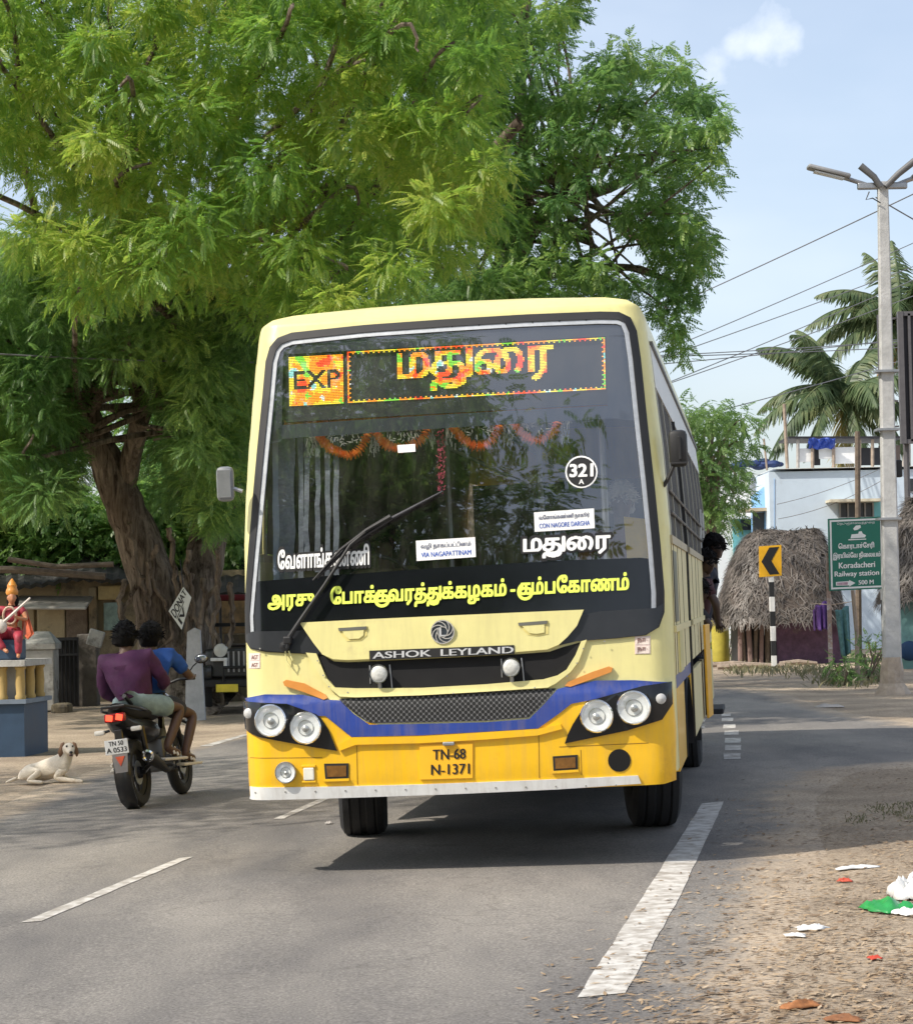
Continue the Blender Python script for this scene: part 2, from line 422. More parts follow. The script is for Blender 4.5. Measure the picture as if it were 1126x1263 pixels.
# ------------------------------------------------------------------ the ground, road and markings
def interp(t, tab):
    if t <= tab[0][0]: return tab[0][1]
    for (a, b), (c, d) in zip(tab, tab[1:]):
        if t <= c: return b+(d-b)*(t-a)/(c-a)
    return tab[-1][1]
def sheet(name, xs, ys, fn, mat, keep=None, attr=None):
    vs = []; at_ = []
    for y in ys:
        for x in xs:
            vs.append(fn(x, y)); at_.append(attr(x, y) if attr else 0)
    n = len(xs); fs = []
    for j in range(len(ys)-1):
        for i in range(n-1):
            q = (j*n+i, j*n+i+1, (j+1)*n+i+1, (j+1)*n+i)
            if keep is None or any(keep(at_[k]) for k in q): fs.append(q)
    used = sorted({i for f in fs for i in f}); mp = {k: i for i, k in enumerate(used)}
    me = bpy.data.meshes.new(name); me.from_pydata([vs[k] for k in used], [], [tuple(mp[i] for i in f) for f in fs])
    if attr:
        a = me.attributes.new('wear', 'FLOAT', 'POINT'); a.data.foreach_set('value', [at_[k] for k in used])
    o = link(name, me, mat); me.polygons.foreach_set('use_smooth', [True]*len(me.polygons)); return o
def dirt_nodes(N, L, tc):
    a = N.new('ShaderNodeTexNoise'); a.inputs['Scale'].default_value = .55; a.inputs['Detail'].default_value = 10; a.inputs['Roughness'].default_value = .72
    L.new(tc, a.inputs['Vector'])
    cr = N.new('ShaderNodeValToRGB'); e = cr.color_ramp.elements
    e[0].position = .32; e[0].color = (.27, .215, .16, 1); e[1].position = .66; e[1].color = (.56, .455, .335, 1)
    L.new(a.outputs['Fac'], cr.inputs[0])
    b = N.new('ShaderNodeTexNoise'); b.inputs['Scale'].default_value = 42; b.inputs['Detail'].default_value = 8; b.inputs['Roughness'].default_value = .8
    mp = N.new('ShaderNodeMapping'); mp.inputs['Scale'].default_value = (1, .8, 1); L.new(tc, mp.inputs[0]); L.new(mp.outputs[0], b.inputs['Vector'])
    c2 = N.new('ShaderNodeValToRGB'); e = c2.color_ramp.elements
    e[0].position = .37; e[0].color = (.25, .21, .18, 1); e[1].position = .53; e[1].color = (1, 1, 1, 1)
    L.new(b.outputs['Fac'], c2.inputs[0])
    m = N.new('ShaderNodeMixRGB'); m.blend_type = 'MULTIPLY'; m.inputs[0].default_value = .75
    L.new(cr.outputs[0], m.inputs[1]); L.new(c2.outputs[0], m.inputs[2])
    return m.outputs[0], b.outputs['Fac']
def groundmat():
    m, N, L, b = newmat('dusty_earth'); tc = N.new('ShaderNodeTexCoord').outputs['Object']
    c, h = dirt_nodes(N, L, tc); L.new(c, b.inputs['Base Color']); b.inputs['Roughness'].default_value = .95
    bp_ = N.new('ShaderNodeBump'); bp_.inputs['Strength'].default_value = .6; bp_.inputs['Distance'].default_value = .03; L.new(h, bp_.inputs['Height']); L.new(bp_.outputs[0], b.inputs['Normal'])
    b.inputs['Specular IOR Level'].default_value = .2
    return m
def roadmat():
    m, N, L, b = newmat('worn_asphalt'); tc = N.new('ShaderNodeTexCoord').outputs['Object']
    dc, dh = dirt_nodes(N, L, tc)
    a = N.new('ShaderNodeTexNoise'); a.inputs['Scale'].default_value = 70; a.inputs['Detail'].default_value = 5; a.inputs['Roughness'].default_value = .75; L.new(tc, a.inputs['Vector'])
    g = N.new('ShaderNodeTexNoise'); g.inputs['Scale'].default_value = .5; g.inputs['Detail'].default_value = 7; g.inputs['Roughness'].default_value = .6
    mp = N.new('ShaderNodeMapping'); mp.inputs['Scale'].default_value = (1.3, .45, 1); mp.inputs['Rotation'].default_value = (0, 0, R(-25)); L.new(tc, mp.inputs[0]); L.new(mp.outputs[0], g.inputs['Vector'])
    c1 = N.new('ShaderNodeValToRGB'); e = c1.color_ramp.elements
    e[0].position = .35; e[0].color = (.165, .155, .148, 1); e[1].position = .66; e[1].color = (.36, .33, .29, 1); L.new(g.outputs['Fac'], c1.inputs[0])
    c2 = N.new('ShaderNodeValToRGB'); e = c2.color_ramp.elements
    e[0].position = .36; e[0].color = (.30, .30, .30, 1); e[1].position = .60; e[1].color = (1.0, 1.0, 1.0, 1); e.new(.74).color = (2.0, 2.0, 1.9, 1); L.new(a.outputs['Fac'], c2.inputs[0])
    mu = N.new('ShaderNodeMixRGB'); mu.blend_type = 'MULTIPLY'; mu.inputs[0].default_value = .8; L.new(c1.outputs[0], mu.inputs[1]); L.new(c2.outputs[0], mu.inputs[2])
    # fine cracks
    vo = N.new('ShaderNodeTexVoronoi'); vo.feature = 'DISTANCE_TO_EDGE'; vo.inputs['Scale'].default_value = .55
    nz = N.new('ShaderNodeTexNoise'); nz.inputs['Scale'].default_value = 1.6; nz.inputs['Detail'].default_value = 6; L.new(tc, nz.inputs['Vector'])
    va = N.new('ShaderNodeVectorMath'); va.operation = 'MULTIPLY_ADD'; va.inputs[1].default_value = (1.2, 1.2, 0); L.new(nz.outputs['Color'], va.inputs[0]); L.new(tc, va.inputs[2]); L.new(va.outputs[0], vo.inputs['Vector'])
    ck = N.new('ShaderNodeMapRange'); ck.inputs[1].default_value = 0.0; ck.inputs[2].default_value = .012; ck.inputs[3].default_value = .25; ck.inputs[4].default_value = 0; L.new(vo.outputs['Distance'], ck.inputs[0])
    mc = N.new('ShaderNodeMixRGB'); mc.inputs[2].default_value = (.05, .045, .04, 1); L.new(ck.outputs[0], mc.inputs[0]); L.new(mu.outputs[0], mc.inputs[1])
    # sand blown over the edges
    at_ = N.new('ShaderNodeAttribute'); at_.attribute_name = 'wear'
    n3 = N.new('ShaderNodeTexNoise'); n3.inputs['Scale'].default_value = 1.4; n3.inputs['Detail'].default_value = 9; n3.inputs['Roughness'].default_value = .7; L.new(tc, n3.inputs['Vector'])
    ad = N.new('ShaderNodeMath'); ad.operation = 'MULTIPLY_ADD'; ad.inputs[1].default_value = 1.5; ad.inputs[2].default_value = -.75; L.new(n3.outputs['Fac'], ad.inputs[0])
    s = N.new('ShaderNodeMath'); s.operation = 'ADD'; L.new(ad.outputs[0], s.inputs[0]); L.new(at_.outputs['Fac'], s.inputs[1])
    mr = N.new('ShaderNodeMapRange'); mr.interpolation_type = 'SMOOTHSTEP'; mr.inputs[1].default_value = .30; mr.inputs[2].default_value = .85; L.new(s.outputs[0], mr.inputs[0])
    mx = N.new('ShaderNodeMixRGB'); L.new(mr.outputs[0], mx.inputs[0]); L.new(mc.outputs[0], mx.inputs[1]); L.new(dc, mx.inputs[2])
    L.new(mx.outputs[0], b.inputs['Base Color']); b.inputs['Roughness'].default_value = .85; b.inputs['Specular IOR Level'].default_value = .3
    bp_ = N.new('ShaderNodeBump'); bp_.inputs['Strength'].default_value = .35; bp_.inputs['Distance'].default_value = .012; L.new(a.outputs['Fac'], bp_.inputs['Height']); L.new(bp_.outputs[0], b.inputs['Normal'])
    return m
def fr(a, b, s): 
    n = max(1, int(round((b-a)/s))); return [a+(b-a)*i/n for i in range(n+1)]
def bump(x, y): return .035*noise.noise(Vector((x*.35, y*.35, 3)))
def ease(t): t = max(0, min(1, t)); return t*t*(3-2*t)
def roadz(x, y): return G(x, y)-.07*ease((sdist(x, y)-.35)/.5)
def soilz(x, y): return G(x, y)-.012+(bump(x, y)*ease((sdist(x, y)-.5)/1.0) if abs(x) < 30 and 0 < y < 70 else 0)
def surfz(x, y): return max(roadz(x, y), soilz(x, y)) if sdist(x, y) < .9 else soilz(x, y)
# the asphalt's outline, read off the picture on the ground plane
ROADPX = [(-700, 1263), (-260, 1120), (-80, 1032), (0, 1014), (70, 990), (120, 962), (250, 925), (330, 903), (420, 893), (560, 880), (700, 868), (880, 850),
          (930, 856), (1000, 880), (1126, 898), (1500, 912), (1500, 932), (1126, 938), (985, 950), (930, 985), (920, 1060), (850, 1160), (790, 1263), (740, 1420), (640, 2400), (-2500, 2400)]
ROADW = [gp(a, b) for a, b in ROADPX]
def sdist(x, y):
    """signed distance to the asphalt's edge, positive outside"""
    ins = False; best = 1e9; n = len(ROADW)
    for i in range(n):
        a, b = ROADW[i], ROADW[(i+1) % n]
        if (a.y > y) != (b.y > y) and x < (b.x-a.x)*(y-a.y)/(b.y-a.y)+a.x: ins = not ins
        dx, dy = b.x-a.x, b.y-a.y; t = max(0, min(1, ((x-a.x)*dx+(y-a.y)*dy)/(dx*dx+dy*dy+1e-9)))
        best = min(best, (x-a.x-t*dx)**2+(y-a.y-t*dy)**2)
    d = math.sqrt(best); return -d if ins else d
def wear(x, y): return max(-.6, min(3, .42+sdist(x, y)*(1.1 if x > 0 else 1.6)))
gx = [-900, -300, -120, -60, -40]+fr(-30, -9, .7)+fr(-8.7, 6, .3)[0:]+fr(6.6, 30, .7)+[40, 60, 120, 300, 900]
gy = [-300, -100, -40, -10]+fr(0, 5, .6)+fr(5.3, 24, .3)+fr(24.6, 70, .65)+[85, 110, 160, 300, 700, 1500]
tag(sheet('ground', gx, gy, lambda x, y: (x, y, soilz(x, y)), groundmat()), kind='structure')
tag(sheet('road', fr(-9, 9, .22), fr(3, 48, .28), lambda x, y: (x, y, roadz(x, y)), roadmat(), keep=lambda a: a < 1.75, attr=wear), kind='structure')
def linemat(name, hole):
    m, N, L, b = newmat(name); tc = N.new('ShaderNodeTexCoord').outputs['Object']
    a = N.new('ShaderNodeTexNoise'); a.inputs['Scale'].default_value = 5; a.inputs['Detail'].default_value = 10; a.inputs['Roughness'].default_value = .72
    mp = N.new('ShaderNodeMapping'); mp.inputs['Scale'].default_value = (1, .9, 1); L.new(tc, mp.inputs[0]); L.new(mp.outputs[0], a.inputs['Vector'])
    mr = N.new('ShaderNodeMapRange'); mr.inputs[1].default_value = hole; mr.inputs[2].default_value = hole+.09; L.new(a.outputs['Fac'], mr.inputs[0])
    cr = N.new('ShaderNodeValToRGB'); e = cr.color_ramp.elements; e[0].color = (.34, .31, .27, 1); e[1].color = (.58, .56, .52, 1); e[0].position = .35; e[1].position = .62
    n2 = N.new('ShaderNodeTexNoise'); n2.inputs['Scale'].default_value = 14; n2.inputs['Detail'].default_value = 6; L.new(tc, n2.inputs['Vector']); L.new(n2.outputs['Fac'], cr.inputs[0])
    mx = N.new('ShaderNodeMixRGB'); mx.inputs[1].default_value = (.30, .27, .23, 1); L.new(mr.outputs[0], mx.inputs[0]); L.new(cr.outputs[0], mx.inputs[2])
    L.new(mx.outputs[0], b.inputs['Base Color']); b.inputs['Roughness'].default_value = .8
    return m
LINE = linemat('worn_line_paint', .36); LINE2 = linemat('very_worn_line_paint', .40)
def marking(name, lft, rgt, mat, n=24):
    """painted strip between two picture polylines, laid on the road with slightly ragged edges"""
    A = [gp(*p) for p in lft]; B = [gp(*p) for p in rgt]; vs = []; k = len(A)-1
    for i in range(n+1):
        t = i/n*k; j = min(k-1, int(t)); f = t-j
        for q, P in enumerate((A, B)):
            p = P[j].lerp(P[j+1], f); p = p+Vector((rng.uniform(-.004, .004), 0, 0)); vs.append((p.x, p.y, G(p.x, p.y)+.0035))
    me = bpy.data.meshes.new(name); me.from_pydata(vs, [], [(2*i, 2*i+1, 2*i+3, 2*i+2) for i in range(n)])
    return tag(link(name, me, mat), kind='structure')
marking('lane_edge_line', [(712, 1232), (788, 1114), (866, 992)], [(772, 1226), (836, 1112), (893, 989)], LINE, 40)
for i, (ya, yb, xa, xb) in enumerate([(881, 884, 890, 901), (886, 890, 890, 904), (894, 899, 892, 907), (902, 907, 893.5, 911), (911, 917, 894, 913.5), (920, 926, 894, 914), (930, 937, 892.5, 913)]):
    marking('rumble_bar', [(xa, yb), (xa, ya)], [(xb, yb-.3), (xb, ya-.3)], LINE if i < 6 else LINE2, 2)
marking('centre_line', [(26, 1139), (220, 1059.5)], [(52, 1137), (238, 1057.5)], LINE2)
marking('centre_line', [(337, 1011), (392, 987)], [(350, 1010.5), (410, 984)], LINE2)
marking('centre_line', [(246, 921), (302, 906)], [(262, 920.5), (306, 907)], LINE2)
marking('centre_line', [(-150, 1219), (-90, 1190)], [(-122, 1219), (-60, 1187)], LINE2)

# ------------------------------------------------------------------ the bus
BYAW, BROLL = R(-7.55), -0.022
_b = at(569, 1075, 13.46); BO = Vector((_b.x, 13.46, G(_b.x, 13.46)))
BM = Matrix.Translation(BO) @ Matrix.Rotation(BYAW, 4, 'Z') @ Matrix.Rotation(BROLL, 4, 'Y')
BI = BM.inverted(); BCAM = BI @ CAM
bus = empty('bus', BO, (0, BROLL, BYAW), 'yellow and cream passenger bus with lit route board and blue band across its front', 'bus')
def W(z): return interp(z, [(.4, 1.295), (2.0, 1.30), (2.5, 1.275), (3.1, 1.225), (3.5, 1.18)])
RC = .15
def yf(x, z):
    w_ = W(z); ax = abs(x); e = min(max(0, ax-(w_-RC)), RC*.998)
    c = RC-math.sqrt(RC*RC-e*e)
    p = interp(z, [(.4, .03), (.55, .0), (1.02, 0), (1.08, .02), (1.3, .035), (1.55, .06), (2.2, .13), (2.9, .25), (3.1, .29), (3.25, .32), (3.36, .355), (3.42, .43), (3.475, .62)])
    return .05*(x/1.25)**2+c+p
def lray(px, py): return BI.to_3x3() @ ray(px, py)
def bl(px, py, off=0):
    d = lray(px, py); y = .1
    for _ in range(14):
        t = (y+off-BCAM.y)/d.y; p = BCAM+d*t
        y = .6*y+.4*yf(p.x, p.z) if abs(p.x) > 1.05 else yf(p.x, p.z)
    return p
def bplane(px, py, yl):
    d = lray(px, py); return BCAM+d*((yl-BCAM.y)/d.y)
def xz(pts): return [(lambda p: (p.x, p.z))(bl(*q)) for q in pts]
def curve2(fn, off):
    return lambda v: Vector((v.x, yf(v.x, v.z)+off, v.z))
def _finish(bm, name, off, mat, parent, thick, step, smooth=True):
    xs = [v.co.x for v in bm.verts]; zs = [v.co.z for v in bm.verts]
    cuts = [('x', a) for a in np.arange(math.floor(min(xs)/step)*step, max(xs), step)]+[('x', s*a) for a in np.arange(1.04, 1.30, .02) for s in (1, -1)]
    cuts += [('z', a) for a in np.arange(math.floor(min(zs)/step)*step, max(zs), step if max(zs) < 3.2 else step)]+[('z', a) for a in (1.02, 1.05, 1.08, 3.25, 3.3, 3.34, 3.37, 3.39, 3.41, 3.43, 3.445, 3.455)]
    for ax, a in cuts:
        if ax == 'x' and not min(xs) < a < max(xs): continue
        if ax == 'z' and not min(zs) < a < max(zs): continue
        bmesh.ops.bisect_plane(bm, geom=bm.verts[:]+bm.edges[:]+bm.faces[:], plane_co=(a, 0, 0) if ax == 'x' else (0, 0, a), plane_no=(1, 0, 0) if ax == 'x' else (0, 0, 1), dist=1e-5)
    for v in bm.verts: v.co.y = yf(v.co.x, v.co.z)+off
    bmesh.ops.recalc_face_normals(bm, faces=bm.faces)
    if bm.faces:
        s = sum(f.normal.y*f.calc_area() for f in bm.faces)
        if s > 0: bmesh.ops.reverse_faces(bm, faces=bm.faces)
    if thick:
        be = [e for e in bm.edges if e.is_boundary]
        r = bmesh.ops.extrude_edge_only(bm, edges=be)
        for v in r['geom']:
            if isinstance(v, bmesh.types.BMVert): v.co.y += thick
    me = bpy.data.meshes.new(name); bm.to_mesh(me); bm.free()
    o = link(name, me, mat, parent)
    if smooth:
        me.polygons.foreach_set('use_smooth', [True]*len(me.polygons))
        try: me.set_sharp_from_angle(angle=R(35))
        except Exception: pass
    return o
def panel(name, px, off, mat, parent=bus, thick=.02, step=.08, local=False):
    pts = px if local else xz(px)
    bm = bmesh.new(); bm.faces.new([bm.verts.new((x, 0, z)) for x, z in pts])
    bmesh.ops.triangulate(bm, faces=bm.faces[:], ngon_method='EAR_CLIP')
    return _finish(bm, name, off, mat, parent, thick, step)
def resample(loop, c, angs):
    out = []; n = len(loop)
    for a in angs:
        dx, dz = math.cos(a), math.sin(a); best = None
        for i in range(n):
            (x0, z0), (x1, z1) = loop[i], loop[(i+1) % n]; ex, ez = x1-x0, z1-z0
            den = dx*ez-dz*ex
            if abs(den) < 1e-12: continue
            t = ((x0-c[0])*ez-(z0-c[1])*ex)/den; u = ((x0-c[0])*dz-(z0-c[1])*dx)/den
            if t > 0 and -1e-6 <= u <= 1+1e-6: best = t if best is None else max(best, t)
        out.append((c[0]+dx*best, c[1]+dz*best))
    return out
def ring(name, outer, inner, off, mat, parent=bus, c=(0, 1.9), thick=.02, step=.08, n=160):
    angs = sorted({round(math.atan2(z-c[1], x-c[0]), 6) for x, z in outer+inner} | {round(-math.pi+2*math.pi*i/n, 6) for i in range(n)})
    A, B = resample(outer, c, angs), resample(inner, c, angs); bm = bmesh.new()
    va = [bm.verts.new((x, 0, z)) for x, z in A]; vb = [bm.verts.new((x, 0, z)) for x, z in B]; k = len(angs)
    for i in range(k): bm.faces.new((va[i], va[(i+1) % k], vb[(i+1) % k], vb[i]))
    return _finish(bm, name, off, mat, parent, thick, step)
def scaled(loop, d):
    """move every point of a closed loop outwards by d (metres)"""
    n = len(loop); out = []; area = sum(loop[i][0]*loop[(i+1) % n][1]-loop[(i+1) % n][0]*loop[i][1] for i in range(n))
    s = 1 if area < 0 else -1
    for i in range(n):
        (x0, z0), (x1, z1), (x2, z2) = loop[i-1], loop[i], loop[(i+1) % n]
        tx, tz = x2-x0, z2-z0; L = math.hypot(tx, tz) or 1
        out.append((x1-s*tz/L*d, z1+s*tx/L*d))
    return out
ZB = bl(568, 962).z
# outline of the body seen from the front
OUT = [(-W(ZB), ZB), (-W(.8), .8), (-W(1.2), 1.2), (-W(1.6), 1.6), (-W(2), 2), (-W(2.5), 2.5), (-W(2.9), 2.9), (-W(3.05), 3.05), (-W(3.2), 3.2), (-1.205, 3.29), (-1.175, 3.35), (-1.10, 3.395), (-.97, 3.418), (-.5, 3.452), (0, 3.464)]
OUT = OUT+[(-x, z) for x, z in OUT[-2::-1]]
WSPX = [(312, 640), (319, 560), (326, 490), (330, 446), (335, 429), (344, 418.5), (360, 412.5), (450, 403), (550, 396), (650, 390), (740, 386.5), (763, 387), (776, 393), (783, 408), (788, 442), (796, 520), (805, 600), (812, 670), (817, 730), (817, 755), (811, 772), (796, 781), (760, 785), (700, 789), (550, 797), (395, 805), (330, 802), (310, 798), (304, 788), (303, 760), (306, 710)]
WS = xz(WSPX)
front = ring('front_body', OUT, WS, 0, CREAM, thick=0)
GL = scaled(WS, -.035)
ring('window_gasket', scaled(WS, .012), GL, -.012, BLACK, thick=.03)
ALUP = scaled(WS, -.036); ALUI = scaled(WS, -.064)
tr_ = ring('window_trim', ALUP, ALUI, -.004, ALU, thick=.02)
# windscreen glass
def glassmat(name, tint, refl, dust=0):
    m, N, L, b = newmat(name); N.remove(b); o = [n for n in N if n.type == 'OUTPUT_MATERIAL'][0]
    t = N.new('ShaderNodeBsdfTransparent'); t.inputs[0].default_value = (*tint, 1)
    g = N.new('ShaderNodeBsdfGlossy'); g.inputs['Roughness'].default_value = .015
    tc = N.new('ShaderNodeTexCoord'); nz = N.new('ShaderNodeTexNoise'); nz.inputs['Scale'].default_value = 1.3; nz.inputs['Detail'].default_value = 2
    L.new(tc.outputs['Object'], nz.inputs['Vector']); bp_ = N.new('ShaderNodeBump'); bp_.inputs['Strength'].default_value = .04; bp_.inputs['Distance'].default_value = .04
    L.new(nz.outputs['Fac'], bp_.inputs['Height']); L.new(bp_.outputs[0], g.inputs['Normal'])
    f = N.new('ShaderNodeLayerWeight'); f.inputs['Blend'].default_value = .5
    pw = N.new('ShaderNodeMath'); pw.operation = 'POWER'; pw.inputs[1].default_value = 4; L.new(f.outputs['Facing'], pw.inputs[0])
    a = N.new('ShaderNodeMath'); a.operation = 'MULTIPLY_ADD'; a.inputs[1].default_value = .9; a.inputs[2].default_value = refl+.04; L.new(pw.outputs[0], a.inputs[0])
    mx = N.new('ShaderNodeMixShader'); L.new(a.outputs[0], mx.inputs[0]); L.new(t.outputs[0], mx.inputs[1]); L.new(g.outputs[0], mx.inputs[2]); out = mx.outputs[0]
    if dust:
        df = N.new('ShaderNodeBsdfDiffuse'); df.inputs[0].default_value = (.5, .47, .42, 1)
        mp = N.new('ShaderNodeMapping'); mp.inputs['Scale'].default_value = (5, 1, 1.2); L.new(tc.outputs['Object'], mp.inputs[0])
        n2 = N.new('ShaderNodeTexNoise'); n2.inputs['Scale'].default_value = 2.2; n2.inputs['Detail'].default_value = 10; n2.inputs['Roughness'].default_value = .75; L.new(mp.outputs[0], n2.inputs['Vector'])
        mr = N.new('ShaderNodeMapRange'); mr.inputs[1].default_value = .42; mr.inputs[2].default_value = .8; mr.inputs[3].default_value = .004; mr.inputs[4].default_value = dust; L.new(n2.outputs['Fac'], mr.inputs[0])
        m2 = N.new('ShaderNodeMixShader'); L.new(mr.outputs[0], m2.inputs[0]); L.new(out, m2.inputs[1]); L.new(df.outputs[0], m2.inputs[2]); out = m2.outputs[0]
    L.new(out, o.inputs[0])
    return m
GLASS = glassmat('windscreen_glass', (.82, .84, .85), .15, .06)
SGLASS = glassmat('side_glass', (.25, .28, .3), .06)
DISPX = [(318, 690)] ; 
glass = panel('windscreen', GL, .006, GLASS, thick=0, step=.16, local=True)
glass['label'] = 'large curved windscreen reflecting trees and sky'
# black lower band of the glass that carries the lettering
band = panel('lettering_band', [(309, 718), (420, 709), (560, 699), (700, 691), (790, 688), (811, 690), (813, 735), (811, 755), (790, 777), (740, 780), (700, 783), (550, 790), (395, 798), (330, 796), (311, 790), (309, 770)], .002, GBLACK, thick=.012)
panel('lower_black_panel', [(304, 783), (312, 779), (375, 778), (400, 800), (393, 807), (330, 803), (311, 799), (304, 792)], -.018, M('matt_black_panel', (.02, .022, .026), .35), thick=.03)
panel('lower_black_panel', [(712, 760), (740, 754), (808, 750), (818, 744), (817, 757), (811, 774), (796, 783), (760, 787), (712, 791), (690, 796), (685, 780)], -.018, M('matt_black_panel', (.02, .022, .026), .35), thick=.03)
# visor film with the opening for the route board
VO = xz([(352, 428), (758, 404), (777, 420), (790, 510), (793, 553), (700, 515.5), (324, 545), (334, 440)])
def strip(name, px, off, mat, **k): return panel(name, px, off, mat, **k)
strip('visor_film', [(333, 432), (352, 419), (560, 402), (760, 393), (773, 399), (779, 412), (748, 414), (560, 425), (349, 437)], .012, VISOR, thick=0)
strip('visor_film', [(333, 436), (349, 437), (347, 524), (347, 544), (321, 549), (326, 490)], .012, VISOR, thick=0)
strip('visor_film', [(748, 414), (778, 416), (786, 460), (796, 520), (748, 515), (749, 500)], .012, VISOR, thick=0)
strip('visor_film', [(321, 549), (347, 524), (560, 510), (748, 500), (796, 517), (748, 516), (560, 527), (347, 541)], .012, VISOR, thick=0)
# bonnet and lower front
bonnet = panel('bonnet_flap', [(371, 768), (460, 763.5), (560, 759), (650, 755), (720.5, 752), (712, 772), (700, 786), (690, 795), (676, 801), (640, 804), (540, 809), (430, 814), (412, 813), (399, 807), (388, 793)], -.04, CREAM, thick=.05)
panel('upper_grille', [(390, 806), (398, 808), (412, 816), (430, 817), (540, 812), (640, 807), (678, 804), (695, 798), (717, 792), (710, 808), (699, 826), (688, 833), (670, 838), (600, 844), (520, 848.5), (440, 849), (414, 848), (404, 836)], -.006, M('grille_black', (.004, .004, .005), .9, var=.2), thick=.01)
def meshmat():
    m, N, L, b = newmat('wire_mesh'); tc = N.new('ShaderNodeTexCoord'); b.inputs['Roughness'].default_value = .6
    mp = N.new('ShaderNodeMapping'); mp.inputs['Rotation'].default_value = (0, R(45), 0); mp.inputs['Scale'].default_value = (42, 0, 42); L.new(tc.outputs['Object'], mp.inputs[0])
    ck = N.new('ShaderNodeTexVoronoi'); ck.inputs['Scale'].default_value = 1; ck.inputs['Randomness'].default_value = 0; L.new(mp.outputs[0], ck.inputs['Vector'])
    cr = N.new('ShaderNodeValToRGB'); e = cr.color_ramp.elements; e[0].position = .42; e[0].color = (.006, .006, .006, 1); e[1].position = .52; e[1].color = (.13, .13, .13, 1); L.new(ck.outputs['Distance'], cr.inputs[0])
    L.new(cr.outputs[0], b.inputs['Base Color']); return m
panel('lower_grille', [(418, 862), (560, 855), (686, 849), (672, 866), (652, 885), (600, 889), (520, 891), (456, 892), (438, 880)], -.008, meshmat(), thick=.01)
bumper = panel('bumper', [(303.5, 872), (304, 866), (357, 868), (391, 880), (402, 880), (434, 907), (520, 905), (600, 900), (664, 896), (690, 878), (705, 866), (727, 862), (793, 846), (829, 843), (834, 900), (834, 962), (819, 967), (788, 969), (690, 973), (560, 979), (400, 984), (309, 984), (306, 930)], -.012, YEL, thick=.03)
panel('bumper_lip', [(309, 970), (400, 970.5), (520, 967.5), (690, 961), (787, 956.5), (791, 966.5), (690, 973.5), (560, 979.5), (400, 985), (309, 985)], -.024, WHITE, thick=.03)
panel('blue_band', [(303, 861), (327, 856.5), (374, 857), (402, 863), (420, 864), (437, 881), (456, 894), (520, 893), (600, 891), (653, 887), (672, 868), (688, 850), (699, 847), (735, 839.5), (783, 839), (828, 841.5), (829, 846), (793, 848), (727, 864), (705, 868), (690, 880), (664, 898.5), (600, 902.5), (520, 907), (434, 909), (402, 883), (391, 883), (357, 871), (304, 868)], -.020, BLUE, thick=.03)
panel('grille_lip', [(414, 848), (440, 849), (520, 848.5), (600, 844), (670, 838), (688, 833), (699, 826), (704, 829), (686, 843), (676, 848), (600, 853), (520, 857.5), (440, 860), (420, 859), (408, 849)], -.03, CREAM, thick=.035)
panel('grille_lip', [(391, 806), (403, 836), (414, 848), (408, 850), (398, 838), (378, 805)], -.022, CREAM, thick=.025)
panel('grille_lip', [(717, 791), (724, 789), (714, 816), (704, 829), (699, 826), (710, 808)], -.022, CREAM, thick=.025)
# raised ledge along the top of the bumper and seams
panel('bumper_ledge', [(417, 919), (436, 909.5), (520, 908), (600, 903), (664, 899), (692, 893), (694, 899), (664, 907), (600, 912), (520, 916.5), (440, 918.5), (420, 926)], -.034, YEL, thick=.03)
for pts in ([(350, 841), (354, 838.5), (376, 843), (402, 857), (405, 861), (400, 863), (374, 853), (352, 846)], [(697, 846), (701, 841), (730, 829), (751, 822), (756, 824), (754, 829), (730, 838), (704, 847)]):
    panel('side_reflector', pts, -.026, ORANGE_L, thick=.03)
def circ(px, py, r, n=24): return [(px+r*math.cos(2*math.pi*i/n), py-r*math.sin(2*math.pi*i/n)) for i in range(n)]
SEAM = M('panel_seam', (.30, .15, .01), .8)
for pts in ([(440, 920), (441, 920), (442, 968), (441, 968)], [(664, 902), (665, 902), (666, 960), (665, 960)], [(309, 934), (398, 934), (398, 934.8), (309, 934.8)], [(690, 921), (800, 916), (800, 916.8), (690, 921.8)], [(716, 925), (717, 925), (718, 956), (717, 956)]):
    panel('panel_joint', pts, -.0135, SEAM, thick=0)
RIV = M('dull_rivet', (.30, .29, .26), .5)
for px, py in [(316+37*i, 977.5-.75*i) for i in range(13)]: panel('lip_bolt', circ(px, py, 1.1, 8), -.027, RIV, thick=.003)
for px, py in ((393, 815), (400, 833), (407, 847), (430, 854), (560, 855), (660, 848), (700, 834), (712, 818), (720, 800), (322, 800), (746, 791)): panel('body_screw', circ(px, py, 1.0, 8), -.033, RIV, thick=.003)
for px, py in [(360+33*i, 414.5-1.6*i) for i in range(13)]: panel('trim_screw', circ(px, py-2.5, .9, 8), -.008, BLACK, thick=.003)
